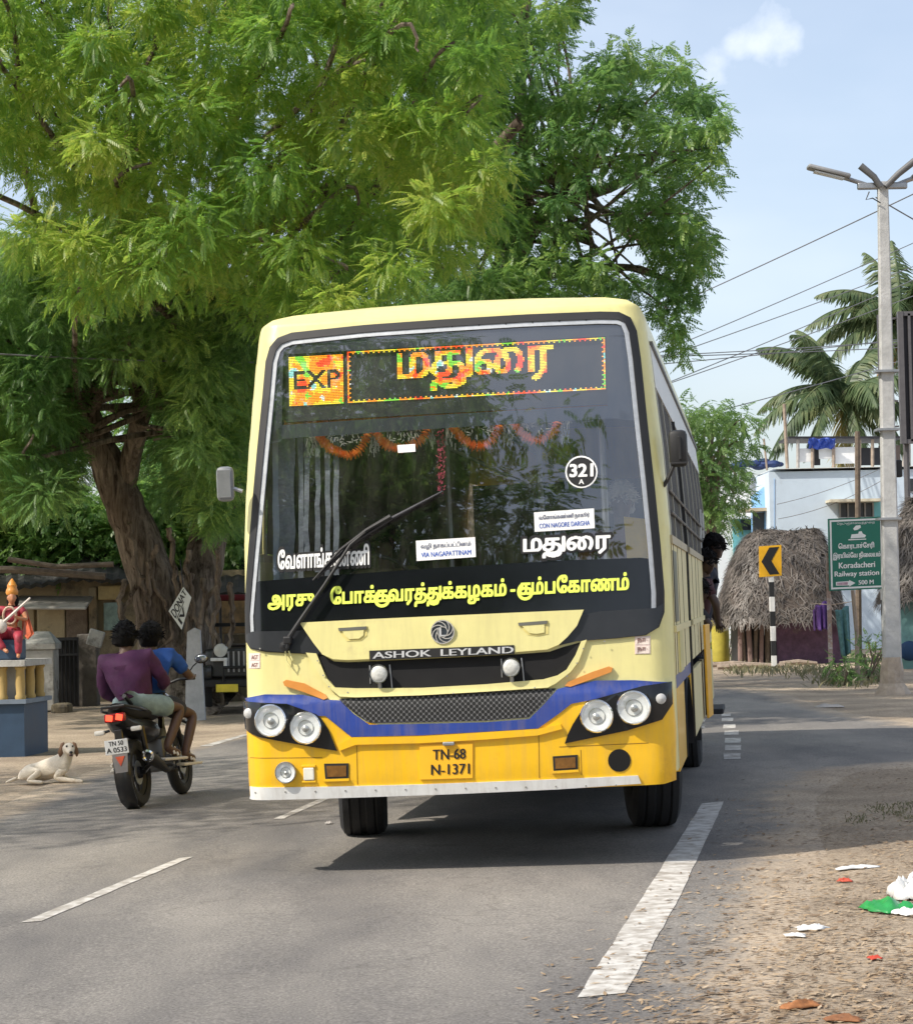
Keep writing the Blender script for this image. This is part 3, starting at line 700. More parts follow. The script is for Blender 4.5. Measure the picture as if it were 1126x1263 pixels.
# headlamps
def lamp(px, py, rpx, name, parent, off=-.02, kind='head'):
    c = bl(px, py, off); e = bl(px+rpx, py, off); r = abs(e.x-c.x)
    dx = .02; n = Vector(((yf(c.x+dx, c.z)-yf(c.x-dx, c.z))/(2*dx), -1, (yf(c.x, c.z+dx)-yf(c.x, c.z-dx))/(2*dx))); n.y = -1; n = (n*.5+Vector((0, -1, 0))*.5).normalized()
    mb = MB().lathe([(r*1.0, -.02), (r*1.08, -.005), (r*1.09, .012), (r*1.02, .02), (r*.97, .012), (r*.96, -.0)], c, n, 28)
    hl = mb.build(name, CHROME if kind == 'head' else GREYM, parent, True)
    d = MB().lathe([(r*.97, .012), (r*.8, .004), (r*.5, -.004), (r*.2, -.008), (.001, -.009)], c, n, 28)
    d.build('reflector', DISH, hl, True)
    b = MB().lathe([(r*.22, -.006), (r*.24, .008), (r*.16, .014), (.001, .017)], c+Vector((rng.uniform(-.004, .004), 0, -r*.05)), n, 16)
    b.lathe([(r*.55, -.002), (r*.52, .004), (r*.49, -.002)], c, n, 20)
    b.build('bulb_shield', M('lamp_metal', (.5, .5, .48), .25, metal=.6), hl, True)
    g = MB().lathe([(r*.96, .008), (r*.8, .02), (r*.5, .03), (r*.2, .034), (.001, .035)], c, n, 28)
    g.build('lens', LENS, hl, True)
    return hl
LENS = glassmat('lamp_lens', (.95, .96, .95), .05)
for pts, lamps, small in (([(301.5, 864), (355, 868), (391, 881), (397, 886), (406, 900), (416.5, 926), (390, 922), (357, 916), (320, 909), (303.5, 899)], [(334, 889, 18), (377, 898, 18)], (306.5, 880, 5)),
                          ([(697, 917), (701, 905), (707, 893), (725, 865), (760, 855), (793, 846), (829, 840.5), (830, 868), (817, 887.5), (774, 901)], [(736, 883.5, 19), (781.5, 873, 19.5)], (815, 862, 7))):
    hc = panel('headlight_cluster', pts, -.028, GBLACK, thick=.03)
    for px, py, r in lamps: lamp(px, py, r, 'headlight', hc, -.05)
    px, py, r = small
    c = bl(px, py, -.034); MB().lathe([(.03, -.01), (.031, .006), (.02, .014), (.001, .017)], c, (.3 if px > 500 else -.3, -1, 0), 16).build('side_lamp', M('clear_lamp', (.5, .5, .49), .2), hc, True)
def recess(pts, mat, name='bumper_recess'): return panel(name, pts, -.02, mat, thick=.01)
for pts in ([(400.5, 942), (430.5, 941.5), (430.5, 960), (402, 961)], [(682, 933), (712.5, 931), (713, 949), (683, 951)]):
    q = recess(pts, BLACK, 'lower_lamp_recess')
    cx_ = sum(p[0] for p in pts)/4; cy_ = sum(p[1] for p in pts)/4
    panel('amber_lens', [(cx_+(a-cx_)*.82, cy_+(b-cy_)*.72) for a, b in pts], -.024, AMBER, parent=q, thick=.004)
    panel('lower_trim', [(pts[3][0]-2, pts[3][1]), (pts[2][0]+1, pts[2][1]), (pts[2][0]+1, pts[2][1]+3), (pts[3][0]-2, pts[3][1]+3)], -.03, YEL, parent=q, thick=.02)
lamp(352.5, 953, 12, 'fog_lamp', bus, -.034, 'fog')
panel('empty_lamp_hole', circ(764, 938, 14), -.017, M('hole_black', (.003, .003, .003), 1), thick=.003)
c = bl(381, 955, -.02)
sr = MB().box(c, (.065, .02, .075), bev=.006).build('square_reflector', M('clear_reflector', (.72, .70, .60), .3), bus)
MB().box(c+Vector((0, .004, .046)), (.085, .02, .016), bev=.003).box(c+Vector((0, .004, -.046)), (.085, .02, .012), bev=.003).build('clamp', YEL, sr)
# upper round lamps on brackets, tow eye, badge
for px, py in ((467, 831), (630, 823)):
    c = bl(px, py, -.06); r = .054
    h = MB().lathe([(r*.4, .06), (r*.9, .03), (r, .0), (r*1.04, -.012)], c, (0, 1, 0), 24).build('auxiliary_lamp', GREYM, bus, True)
    MB().lathe([(r, -.004), (r*.8, .010), (r*.4, .016), (.001, .017)], c, (0, -1, 0), 24).build('lens', M('ribbed_lens', (.62, .62, .58), .25, var=.25, scale=45), h, True)
    MB().lathe([(r*.98, -.004), (r*1.06, .004), (r*1.0, .012)], c, (0, -1, 0), 24).build('rim', CHROME, h, True)
    MB().tube([c+Vector((0, .02, -.05)), c+Vector((0, .04, -.10))], .012).tube([c+Vector((.06, .05, .05)), c+Vector((.07, .05, -.10))], .005).tube([c+Vector((-.06, .05, .05)), c+Vector((-.06, .05, -.06))], .004).build('bracket', GREYM, h)
c = bl(546, 779.5, -.045); r = .07
bd = MB().lathe([(.001, .004), (r*.96, .004), (r, -.002)], c, (0, -1, 0), 32).build('maker_badge', M('badge_dark', (.03, .04, .05), .3), bus, True)
mb = MB().lathe([(r*.93, .0), (r*.93, .010), (r*1.02, .010), (r*1.04, -.006)], c, (0, -1, 0), 36).lathe([(r*.40, .002), (r*.40, .010), (r*.47, .010), (r*.47, .002)], c, (0, -1, 0), 24)
for k in range(8):
    a = 2*math.pi*k/8; vs = []
    for i in range(7):
        t = i/6; rr = r*(.45+.5*t); aa = a+1.15*t; wd = .30-.14*t
        for s in (-1, 1): vs.append(c+Vector((rr*math.cos(aa+s*wd*.5), -.008, rr*math.sin(aa+s*wd*.5))))
    mb.add(vs, [(2*i, 2*i+1, 2*i+3, 2*i+2) for i in range(6)])
mb.build('badge_ring', CHROME, bd)
text('badge_letter', 'L', [(-.018, -.01, .024), (.018, -.01, .024), (.018, -.01, -.024), (-.018, -.01, -.024)], lambda v: c+Vector(v), SILVL, bd, 16, .03)
PX = lambda off: (lambda v: bl(v.x, v.y, off))
def q3(*p): return [(a, b, 0) for a, b in p]
np_ = panel('name_plate', [(457, 802.5), (635, 795.5), (635.5, 806.5), (457.5, 814.5)], -.046, INK, thick=.01)
text('name_lettering', ['ASHOK', '  LEYLAND'], q3((460, 804.5), (633, 797.5), (633, 805.5), (460, 812.5)), PX(-.049), SILVL, np_, 18, .022)
pl = panel('number_plate', [(518, 919), (583.5, 916.5), (583.5, 959.5), (518.5, 961.5)], -.022, PLATEY, thick=.012)
text('plate_lettering', 'TN-68', q3((534, 925), (574, 923.5), (574, 936), (534, 937.5)), PX(-.026), INK, pl, 24, .028)
text('plate_lettering', 'N-1371', q3((532, 943.5), (579, 942), (579, 954.5), (532, 956)), PX(-.026), INK, pl, 24, .028)
MB().box(bl(553.5, 917.5, -.036), (.07, .03, .022), bev=.006).build('plate_lamp', GREYM, pl)
# bonnet handles
for pts in ([(418, 774.5), (455, 772.5), (454, 784), (447, 790), (430, 791), (424, 785)], [(639, 768), (677, 765.5), (677, 782), (664, 784.5), (652, 783), (645, 776)]):
    h = panel('bonnet_handle', pts, -.043, M('cream_paint_recess', (.70, .60, .22), .4, var=.05), thick=.005)
    cx_ = sum(p[0] for p in pts)/6; cy_ = sum(p[1] for p in pts)/6
    panel('handle_grip', [(cx_+(a-cx_)*.74, cy_+(b-cy_)*.66) for a, b in pts], -.05, CREAM, parent=h, thick=.012)
    (a, b), (a2, b2) = pts[0], pts[1]
    panel('hinge', [(a+1, b), (a2-1, b2), (a2-1.5, b2+4), (a+2, b+4)], -.052, M('hinge_steel', (.12, .12, .10), .45), parent=h, thick=.012)
# lettering
text('front_lettering', ['அர', 'ச\u0bc1', '  ', 'ேபாக்', 'க', '~ku', 'வரத்', 'த', '~tu', 'க்கழகம்', ' - ', 'க', '~ku', 'ம்பேகாணம்'], q3((331, 728), (775, 705.5), (775, 735), (331, 757)), PX(-.006), LIME, band, 44, .046, .4)
for o_, d_, off_, m_ in (('destination_outline', .10, -.004, INK), ('destination_lettering', .035, -.007, WHITEL)):
    k = 1 if d_ > .05 else 0
    text(o_, ['ேவளாங்கண்', 'ணி'], q3((343-k, 679-k*2), (455+k, 671-k*2), (455+k, 696+k*2), (343-k, 702+k*2)), PX(off_), m_, glass, 34, d_)
    text(o_, ['ம', 'த', '~tu', 'ைர'], q3((646-k, 664-k*2), (752+k, 659-k*2), (752+k, 685+k*2), (646-k, 689+k*2)), PX(off_), m_, glass, 34, d_)
def sticker(pts, l1, l2, tcol):
    s = panel('route_sticker', pts, -.003, WHITEL, parent=glass, thick=.003)
    (a, b), (a2, b2), (a3, b3), (a4, b4) = pts
    def at_(u, v): return (a+(a2-a)*u+(a4-a)*v, b+(b2-b)*u+(b4-b)*v)
    for l, v0, v1, d_, m_ in ((l1, .16, .48, .02, tcol), (l2, .60, .84, .02, STKBLUE)):
        text('sticker_lettering', l, q3(at_(.08, v0), at_(.92, v0), at_(.92, v1), at_(.08, v1)), PX(-.005), m_, s, 16, d_)
sticker([(513, 667), (586, 662.5), (587, 687), (514, 692)], ['வழி நாகப்பட்டினம்'], ['VIA NAGAPATTINAM'], M('dark_ink', (.06, .07, .14), .5))
sticker([(658.5, 632), (732.5, 627), (733.5, 651.5), (659.5, 656)], ['வேளாங்கண்ணி', ' நாகூர்'], ['CON NAGORE DARGHA'], M('dark_ink', (.06, .07, .14), .5))
rn = panel('route_number', circ(717, 582, 20), -.002, WHITEL, parent=glass, thick=.002, step=.2)
panel('route_disc', circ(717, 582, 18), -.004, INK, parent=rn, thick=.002, step=.2)
text('route_digits', '321', q3((703, 573), (731, 572), (731, 587), (703, 588)), PX(-.007), WHITEL, rn, 24, .04)
text('route_letter', 'A', q3((714, 591), (720, 591), (720, 597), (714, 597)), PX(-.007), WHITEL, rn, 14, .03)
for (x0, y0, x1, y1), ln, col in (((307, 806, 321, 825), ('AGT', 'AGT'), PINK), ((783, 785, 802, 807), ('நா-', 'நா-'), PINK)):
    s = panel('side_sticker', [(x0, y0), (x1, y0-.5), (x1, y1-.5), (x0, y1)], -.003, col, thick=.003)
    h = (y1-y0)/2
    for k in (0, 1):
        panel('sticker_field', [(x0+1, y0+k*h+1), (x1-1, y0+k*h+.6), (x1-1, y0+k*h+h-1), (x0+1, y0+k*h+h-.7)], -.005, M('sticker_cream', (.8, .68, .6), .6), parent=s, thick=.001)
        text('sticker_lettering', ln[k], q3((x0+3, y0+k*h+2.4), (x1-3, y0+k*h+2.2), (x1-3, y0+k*h+h-2.4), (x0+3, y0+k*h+h-2)), PX(-.008), M('brown_ink', (.16, .05, .04), .6), s, 14, .02)
panel('small_sticker', [(490, 549), (512, 547.5), (512.5, 557), (491, 558.5)], -.003, WHITEL, parent=glass, thick=.003)
# route board: LED dot matrix behind the glass
LEDS = [emit('led_red', (1, .07, .01), 1.5), emit('led_orange', (1, .33, .01), 1.5), emit('led_yellow', (1, .78, .04), 1.3), emit('led_green', (.30, .9, .06), 1.1), emit('led_white', (.95, 1, .85), 1.1), emit('led_cyan', (.35, .9, .8), 1.0)]
LB = panel('route_board', [(351, 437), (560, 425.5), (749, 414), (750, 498), (560, 508), (351, 520)], .045, M('led_board', (.022, .023, .026), .5), thick=.02)
def ledidx(px, py):
    v = noise.noise(Vector((px*.055, py*.055, 2)))+.25*noise.noise(Vector((px*.2, py*.2, 5)))
    w_ = noise.noise(Vector((px*.06, py*.06, 9)))
    if v < -.28: return 0
    if v < -.02: return 1
    if w_ > .25: return 3
    if w_ < -.32: return 4 if w_ > -.42 else 5
    return 2 if v > .06 else 1
def ledgrid(name, quad, nx, ny, on, fill=.66):
    tl, tr, br, b_ = [Vector((*p, 0)) for p in quad]; mb = MB()
    P = lambda u, v: (tl*(1-u)+tr*u)*(1-v)+(b_*(1-u)+br*u)*v
    for j in range(ny):
        for i in range(nx):
            u, v = (i+.5)/nx, (j+.5)/ny
            if not on(u, v, i, j): continue
            q = P(u, v); mb.cur = ledidx(q.x, q.y); hu, hv = .46/nx, fill*.5/ny
            mb.quad(*[bl(*P(a, b_2).xy, .036) for a, b_2 in ((u-hu, v-hv), (u+hu, v-hv), (u+hu, v+hv), (u-hu, v+hv))])
    return mb.build(name, LEDS, LB, fix=False)
def hit(tokens, box, dil):
    sp, (x0, x1, y0, y1) = raster(tokens, 60, dil)
    def f(u, v):
        if not (box[0] < u < box[2] and box[1] < v < box[3]): return False
        x = x0+(u-box[0])/(box[2]-box[0])*(x1-x0); y = y1-(v-box[1])/(box[3]-box[1])*(y1-y0)
        return any(a <= x <= b and c_ <= y < d_ for a, b, c_, d_ in sp)
    return f
hx = hit('EXP', (.10, .30, .93, .66), .015)
ledgrid('express_sign', [(356, 440), (423, 436.5), (424, 497.5), (357, 501)], 34, 30, lambda u, v, i, j: not hx(u, v), .72)
hm = hit(['ம', 'த', '~tu', 'ைர'], (.19, .06, .80, .84), .028)
ledgrid('destination_sign', [(428, 433.5), (746, 415.5), (747, 480), (429, 497)], 150, 34, lambda u, v, i, j: hm(u, v) or ((j in (0, 33) or i in (0, 149))) or (j in (1, 32) and i % 3 == 0) or (i in (1, 148) and j % 3 == 0), .7)
panel('board_rail', [(352, 511), (560, 500.5), (749, 490), (749, 495), (560, 505.5), (352, 516)], .06, M('brass_strip', (.55, .30, .04), .4), thick=.02)
# garlands and tinsel hung behind the glass
def garland(pts, r, name='flower_garland', mat=MARI, yo=.10, per=.018):
    ps = spline([bl(a, b, yo) for a, b in pts], 8); mb = MB()
    L = [0]
    for a, b in zip(ps, ps[1:]): L.append(L[-1]+(b-a).length)
    d = 0; i = 0
    while d < L[-1]:
        while i < len(L)-2 and L[i+1] < d: i += 1
        p = ps[i].lerp(ps[i+1], (d-L[i])/max(1e-6, L[i+1]-L[i])); t = (ps[i+1]-ps[i]).normalized()
        a = Vector((0, 1, 0)).cross(t); q = p+Vector((rng.uniform(-.003, .003), 0, rng.uniform(-.003, .003)))
        rr = r*rng.uniform(.85, 1.15); rot = t.to_track_quat('Z', 'Y').to_matrix()
        n = 9; vs = []
        for k in range(n):
            an = 2*math.pi*k/n; rk = rr*(1 if k % 2 else .82)
            vs += [q+rot @ Vector((rk*math.cos(an), rk*math.sin(an), rng.uniform(-.2, .2)*per)), q+rot @ Vector((rr*.3*math.cos(an), rr*.3*math.sin(an), per*.9))]
        mb.add(vs, [(2*k, 2*((k+1) % n), 2*((k+1) % n)+1, 2*k+1) for k in range(n)]+[tuple(2*k for k in range(n))])
        d += per
    return mb.build(name, mat, bus)
for pts in ([(392, 533), (402, 548), (418, 558), (434, 561), (446, 552), (455, 534)], [(462, 531), (474, 546), (492, 553), (509, 548), (522, 540), (529, 524)], [(557, 523), (568, 538), (585, 549), (603, 547), (613, 534), (620, 519)], [(632, 518), (643, 534), (660, 543), (676, 538), (686, 528), (690, 514)]):
    g = garland(pts, .036)
    mx_ = sum(p[0] for p in pts)/6; ty = pts[0][1]
    mb = MB()
    for k in range(46):
        a = mx_+rng.uniform(-22, 22); b = ty+rng.uniform(-4, 14); p = bl(a, b, .12)
        an = rng.uniform(0, 6.3); L_ = rng.uniform(.02, .04); dv = Vector((math.cos(an), 0, math.sin(an)))*L_; wv = Vector((-math.sin(an), 0, math.cos(an)))*.004
        mb.quad(p-wv, p+dv-wv*.3, p+dv+wv*.3, p+wv)
    mb.build('leaf_wreath', LEAFG, g)
garland([(352, 524), (450, 516), (560, 510), (650, 505), (749, 499)], .032, yo=.10, per=.02)['label'] = 'long garland stretched below the route board'
for px, py in ((461, 545), (530, 535), (556, 537), (626, 533), (698, 530), (383, 548)):
    mb = MB()
    for k in range(34):
        p = bl(px+rng.uniform(-6, 6), py+rng.uniform(-18, 10), .10); mb.tube([p, p+Vector((rng.uniform(-.012, .012), .01, -rng.uniform(.02, .05)))], .0035, 4)
    mb.build('tassel', LEAFG, bus)
mb = MB()
for k in range(150):
    t = rng.random(); p = bl(543+rng.uniform(-5, 5)*(1-.2*t), 530+t*76, .09); an = rng.uniform(0, 6.3)
    mb.quad(p, p+Vector((.016*math.cos(an), .01, .016*math.sin(an))), p+Vector((.016*math.cos(an)+.006, .012, .016*math.sin(an))), p+Vector((.006, 0, 0)))
mb.build('hanging_tinsel', TINSEL, bus)
for px in (342, 350, 358, 371, 378, 392, 404, 415):
    mb = MB(); wd = .06 if px < 365 else .035; L_ = rng.uniform(120, 200) if px > 365 else 230
    pts = [bl(px+rng.uniform(-.7, .7), 540+L_*i/8, .16+.01*(i % 2)) for i in range(9)]
    vs = [q+Vector((s*wd*rng.uniform(.7, 1.1), 0, 0)) for q in pts for s in (-.5, .5)]
    mb.add(vs, [(2*i, 2*i+1, 2*i+3, 2*i+2) for i in range(8)])
    o = mb.build('streamer', SILVC if px > 345 else M('pale_curtain', (.42, .48, .55), .7), bus)
# inner roof sheet, coloured dark to stand in for cabin shade
mb = MB(); lp = [[(x*.955, y, z-.05) for x, z in OUT if z > 2.85] for y in (.75, 10.6)]; kk = len(lp[0])
mb.add(lp[0]+lp[1], [(j, j+1, kk+j+1, kk+j) for j in range(kk-1)]); mb.build('ceiling_shade_sheet', M('cabin_shade_colour', (.035, .036, .04), .7), bus, True)
# wiper
def bwire(pts, off, r, name, mat, parent=bus, n=8): return MB().tube([bl(a, b, off) for a, b in pts], r, n).build(name, mat, parent, True)
wp = bwire([(354, 800), (356, 787), (369, 767), (400, 722), (432, 672), (452, 655)], -.05, [.014, .016, .013, .011, .010, .008], 'wiper_arm', BLACK)
bwire([(386, 716), (420, 678), (452, 654), (482, 637)], -.048, [.006, .009, .012, .016], 'wiper_bracket', BLACK, wp)
bwire([(391, 713), (432, 672), (482, 640), (546, 606)], -.03, [.008, .012, .012, .006], 'wiper_blade', M('wiper_steel', (.05, .05, .055), .25, metal=.5), wp)
MB().box(bl(355, 790, -.045), (.05, .05, .05), bev=.01).lathe([(.03, 0), (.03, .03), (.01, .035)], bl(352, 797, -.03), (0, -1, 0), 12).build('wiper_pivot', BLACK, wp)
bwire([(352, 803), (353, 815), (359, 823), (361, 815), (356, 803)], -.03, .005, 'tow_hook', CREAM)
# mirrors
def mirror(px, py, wp_, hp, yl, arm, back, gl):
    c = bplane(px, py, yl); s = .00482
    m_ = MB().box(c, (wp_*s, .07, hp*s), bev=.03).build('side_mirror', back, bus, True)
    if gl: MB().box(c+Vector((0, -.036, 0)), (wp_*s*.78, .006, hp*s*.8), bev=.002).build('mirror_glass', M('mirror_face', (.30, .31, .32), .25, metal=.6), m_)
    else: MB().box(c+Vector((.0, -.036, -.09)), (wp_*s*.9, .01, .012), bev=.002).box(c+Vector((.01, -.038, .0)), (.016, .014, .14), bev=.003).build('mirror_clamp', BLACK, m_)
    MB().tube([bplane(*a, yl) if len(a) == 2 else Vector(a) for a in arm], .012).build('mirror_arm', GREYM if gl else BLACK, m_)
    return m_
mirror(278, 597, 22, 44, .1, [(279, 602), (290, 603), (299, 606)], M('mirror_shell', (.20, .21, .22), .45), True)
mirror(836.5, 553, 23, 46, .3, [(837, 560), (824, 590), (818, 600)], BLACK, False)
# body behind the front: roof, sides, rear, floor
YE = 10.9
def bodyloop(y, inset=0): return [(x*(1-inset), y, z-inset*.3) for x, z in OUT if z > 2.85]
loops = [[(x, yf(x, z), z) for x, z in OUT if z > 2.85]]+[bodyloop(y) for y in (1.0, 3, 6, 9)]+[bodyloop(10.3, .005), bodyloop(10.7, .03), bodyloop(YE, .08)]
k = len(loops[0]); mb = MB(); mb.add([p for l in loops for p in l], [(i*k+j, i*k+j+1, (i+1)*k+j+1, (i+1)*k+j) for i in range(len(loops)-1) for j in range(k-1)])
mb.build('roof', CREAM, bus, True)
def side(name, y0, y1, z0, z1, sg, mat, off=0.0, th=.03, parent=bus, ny=1):
    zs = sorted({z0, z1} | {z for z in (.8, 1.2, 1.6, 2.0, 2.25, 2.5, 2.75, 3.0) if z0 < z < z1}); mb = MB()
    vs = []
    for o_ in (off, off-th):
        for y in (y0, y1):
            for z in zs: vs.append((sg*(W(z)+o_), y(z) if callable(y) else y, z))
    m_ = len(zs); I = lambda o_, y, z: (o_*2+y)*m_+z; fs = []
    for z in range(m_-1): fs += [(I(0, 0, z), I(0, 1, z), I(0, 1, z+1), I(0, 0, z+1)), (I(1, 0, z), I(1, 0, z+1), I(1, 1, z+1), I(1, 1, z)), (I(0, 0, z), I(0, 0, z+1), I(1, 0, z+1), I(1, 0, z)), (I(0, 1, z), I(1, 1, z), I(1, 1, z+1), I(0, 1, z+1))]
    fs += [(I(0, 0, 0), I(1, 0, 0), I(1, 1, 0), I(0, 1, 0)), (I(0, 0, m_-1), I(0, 1, m_-1), I(1, 1, m_-1), I(1, 0, m_-1))]
    mb.add(vs, fs); return mb.build(name, mat, parent)
Y0 = yf(1.2949, 1.5)+.003
ZW0, ZW1 = 1.90, 2.86
def FY(z): return yf(W(z)-.0015, z)+.004
for sg in (1, -1):
    side('pillar', FY, .56, ZB, 3.2, sg, CREAM, -.002)
    side('cantrail', .56, 10.6, ZW1, 3.12, sg, ROOFW, .004)
    side('drip_rail', .6, 10.6, 3.12, 3.15, sg, M('drip_rail_grey', (.12, .12, .12), .5), .02)
    door = (3.35, 3.95) if sg > 0 else (99, 99); rd = (8.3, 9.3) if sg > 0 else (99, 99)
    cuts = [.46]+([door[0], door[1], rd[0], rd[1]] if sg > 0 else [])+[10.7]
    segs = list(zip(cuts[::2], cuts[1::2])) if sg > 0 else [(.46, 10.7)]
    for a, b in segs:
        side('side_panel', a, b, 1.10, ZW0, sg, CREAMSIDE if sg > 0 else CREAM)
        side('belt_rail', a, b, ZW0, ZW0+.05, sg, M('belt_trim', (.42, .36, .25), .5), .012)
        side('rub_strip', a, b, 1.36, 1.40, sg, CREAMSIDE, .014)
    side('blue_stripe', .46, 3.3 if sg > 0 else 10.7, 1.02, 1.10, sg, BLUE)
    for a, b in ([(.46, 1.75), (3.1, 3.35), (3.95, 6.9), (9.3, 10.7)] if sg > 0 else [(.46, 1.75), (3.1, 6.9), (8.5, 10.7)]):
        side('skirt', a, b, .52, 1.02, sg, YEL if (a < 3.2 or sg < 0) else CREAMSIDE)
    # wheel arches
    for yc in (2.42, 7.7):
        mb = MB(); n = 14; vs = []
        for i in range(n+1):
            a = math.pi*i/n; vs += [(sg*(W(.8)+.01), yc-.67*math.cos(a), .52+.5*math.sin(a)), (sg*(W(.8)-.3), yc-.67*math.cos(a), .52+.5*math.sin(a))]
        mb.add(vs, [(2*i, 2*i+1, 2*i+3, 2*i+2) for i in range(n)]); mb.build('wheel_arch', BLACK, bus, True)
    # window posts, glazing, guard bars
    y = .46; posts = [.56, .66]+[1.5+1.28*i for i in range(8)]
    for p in posts:
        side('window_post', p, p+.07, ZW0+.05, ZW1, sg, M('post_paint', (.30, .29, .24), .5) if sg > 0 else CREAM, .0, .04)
    for a, b in zip(posts[1:], posts[2:]+[10.6]):
        if sg > 0 and a < 3.5 < b: pass
        g_ = side('side_window', a+.07, b, 2.30, ZW1, sg, SGLASS, -.02, .005)
        if sg < 0: side('sun_block_panel', a+.06, b+.01, ZW0+.05, ZW1, sg, M('sun_block_dark', (.03, .03, .035), .5), -.05, .01); continue  # unseen left side: opaque panels added to stop sun crossing the bus
        mb = MB()
        for i in range(1, 8):
            yy = a+.07+(b-a-.07)*i/8; mb.tube([(sg*(W(ZW0)-.012), yy, ZW0+.05), (sg*(W(2.45)-.012), yy, 2.45), (sg*(W(ZW1)-.012), yy, ZW1)], .009, 6)
        mb.tube([(sg*(W(2.1)+.006), a+.07, 2.1), (sg*(W(2.1)+.006), b, 2.1)], .011, 6).tube([(sg*(W(2.24)+.006), a+.07, 2.24), (sg*(W(2.24)+.006), b, 2.24)], .011, 6)
        mb.build('window_bars', M('bar_paint', (.10, .10, .10), .5), bus)
side('corner_seam', .47, .485, 1.1, 1.9, 1, M('seam_dark', (.1, .085, .05), .8), .003)
side('front_door_post', 3.32, 3.36, .55, 2.86, 1, BLACK, .015)
side('side_locker_door', 1.0, 1.6, 1.1, 1.36, 1, CREAM, .012)
for a in (.8, 1.5, 2.3, 4.6, 5.6, 6.4): side('panel_seam', a, a+.02, 1.10, ZW0, 1, M('seam_dark', (.1, .085, .05), .8), .003)
side('dark_window_slot', .66, 1.2, 1.42, 1.86, 1, M('slot_glass', (.05, .05, .045), .3), .006)
# rear door leaf standing open and rear flap
dl = MB().box((W(1)+.05, 6.5, .93), (.02, .5, .8), rot=Matrix.Rotation(R(-3), 3, 'Z'), bev=.005).build('rear_flap', M('amber_flap_paint', (.82, .42, .02), .4), bus)
MB().box((1.22, 9.36, 1.3), (.05, .12, 1.6), bev=.01).build('door_leaf', YEL, bus)
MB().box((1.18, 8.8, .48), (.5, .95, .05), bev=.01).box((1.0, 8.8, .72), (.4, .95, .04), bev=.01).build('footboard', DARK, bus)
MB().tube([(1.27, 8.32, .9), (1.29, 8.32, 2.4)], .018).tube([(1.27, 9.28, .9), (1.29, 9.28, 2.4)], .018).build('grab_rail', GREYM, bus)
MB().box((0, 5.2, .72), (1.5, 8.8, .34)).box((0, 1.2, .74), (1.7, 1.2, .36)).build('underfloor_sun_block', DARK, bus)  # boxes added below the floor to block sun streaks on the road
# rear wall, floor, underside
mb = MB(); rl = bodyloop(YE, .08); 
mb.add([(-W(1)*.97, YE, .55)]+rl+[(W(1)*.97, YE, .55)], [tuple(range(len(rl)+2))]); mb.build('rear_wall', YEL, bus)
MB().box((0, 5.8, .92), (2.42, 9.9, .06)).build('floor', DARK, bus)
MB().box((0, 10.6, 1.9), (2.3, .03, 1.9)).build('rear_shade_sheet', DARK, bus)  # dark sheet added before the rear wall to imitate cabin shade
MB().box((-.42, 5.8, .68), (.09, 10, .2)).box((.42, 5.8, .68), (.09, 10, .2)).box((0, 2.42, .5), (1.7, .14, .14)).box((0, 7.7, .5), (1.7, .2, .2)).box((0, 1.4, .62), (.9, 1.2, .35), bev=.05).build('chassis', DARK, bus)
MB().box((0, 5.7, 2.85), (.03, 9, .03)).tube([(-.35, 1.2, 2.72), (-.35, 9, 2.72)], .016).tube([(.35, 1.2, 2.72), (.35, 9, 2.72)], .016).build('ceiling_rail', GREYM, bus)
mb = MB().box((0, .62, 1.62), (2.2, .5, .1), bev=.04).box((0, .8, 1.3), (2.2, .12, .62), bev=.03).box((-.62, .70, 1.70), (.7, .4, .16), bev=.05)
mb.build('dashboard', M('dash_grey', (.05, .053, .058), .5), bus, True)
sw = MB(); n = 28
cs = Vector((-.62, 1.06, 1.72)); rotm = Matrix.Rotation(R(38), 3, 'X')
sw.tube([cs+rotm @ Vector((.25*math.cos(2*math.pi*i/n), 0, .25*math.sin(2*math.pi*i/n))) for i in range(n+1)], .014, 6).tube([cs+rotm @ Vector((-.25, 0, 0)), cs+rotm @ Vector((.25, 0, 0))], .012, 6).tube([cs, cs+Vector((0, -.22, -.4))], .03, 8)
sw.build('steering_wheel', BLACK, bus, True)
for y in [1.9+.82*i for i in range(10)]:
    for x in (-.78, .78):
        if x > 0 and (3.2 < y < 4.1 or 8.2 < y < 9.4): continue
        mb = MB().box((x, y, 1.35), (.84, .42, .1), bev=.04).box((x, y+.22, 1.72), (.84, .09, .72), rot=Matrix.Rotation(R(-8), 3, 'X'), bev=.04).box((x, y, 1.12), (.7, .3, .36))
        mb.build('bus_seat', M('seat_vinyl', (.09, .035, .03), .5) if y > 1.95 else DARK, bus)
MB().tube([(.42, 1.55, .95), (.42, 1.55, 2.8)], .02).tube([(-.2, 1.6, .95), (-.2, 1.6, 2.8)], .02).tube([(.9, .62, 1.7), (.9, .62, 2.75)], .022).build('inner_pole', GREYM, bus)
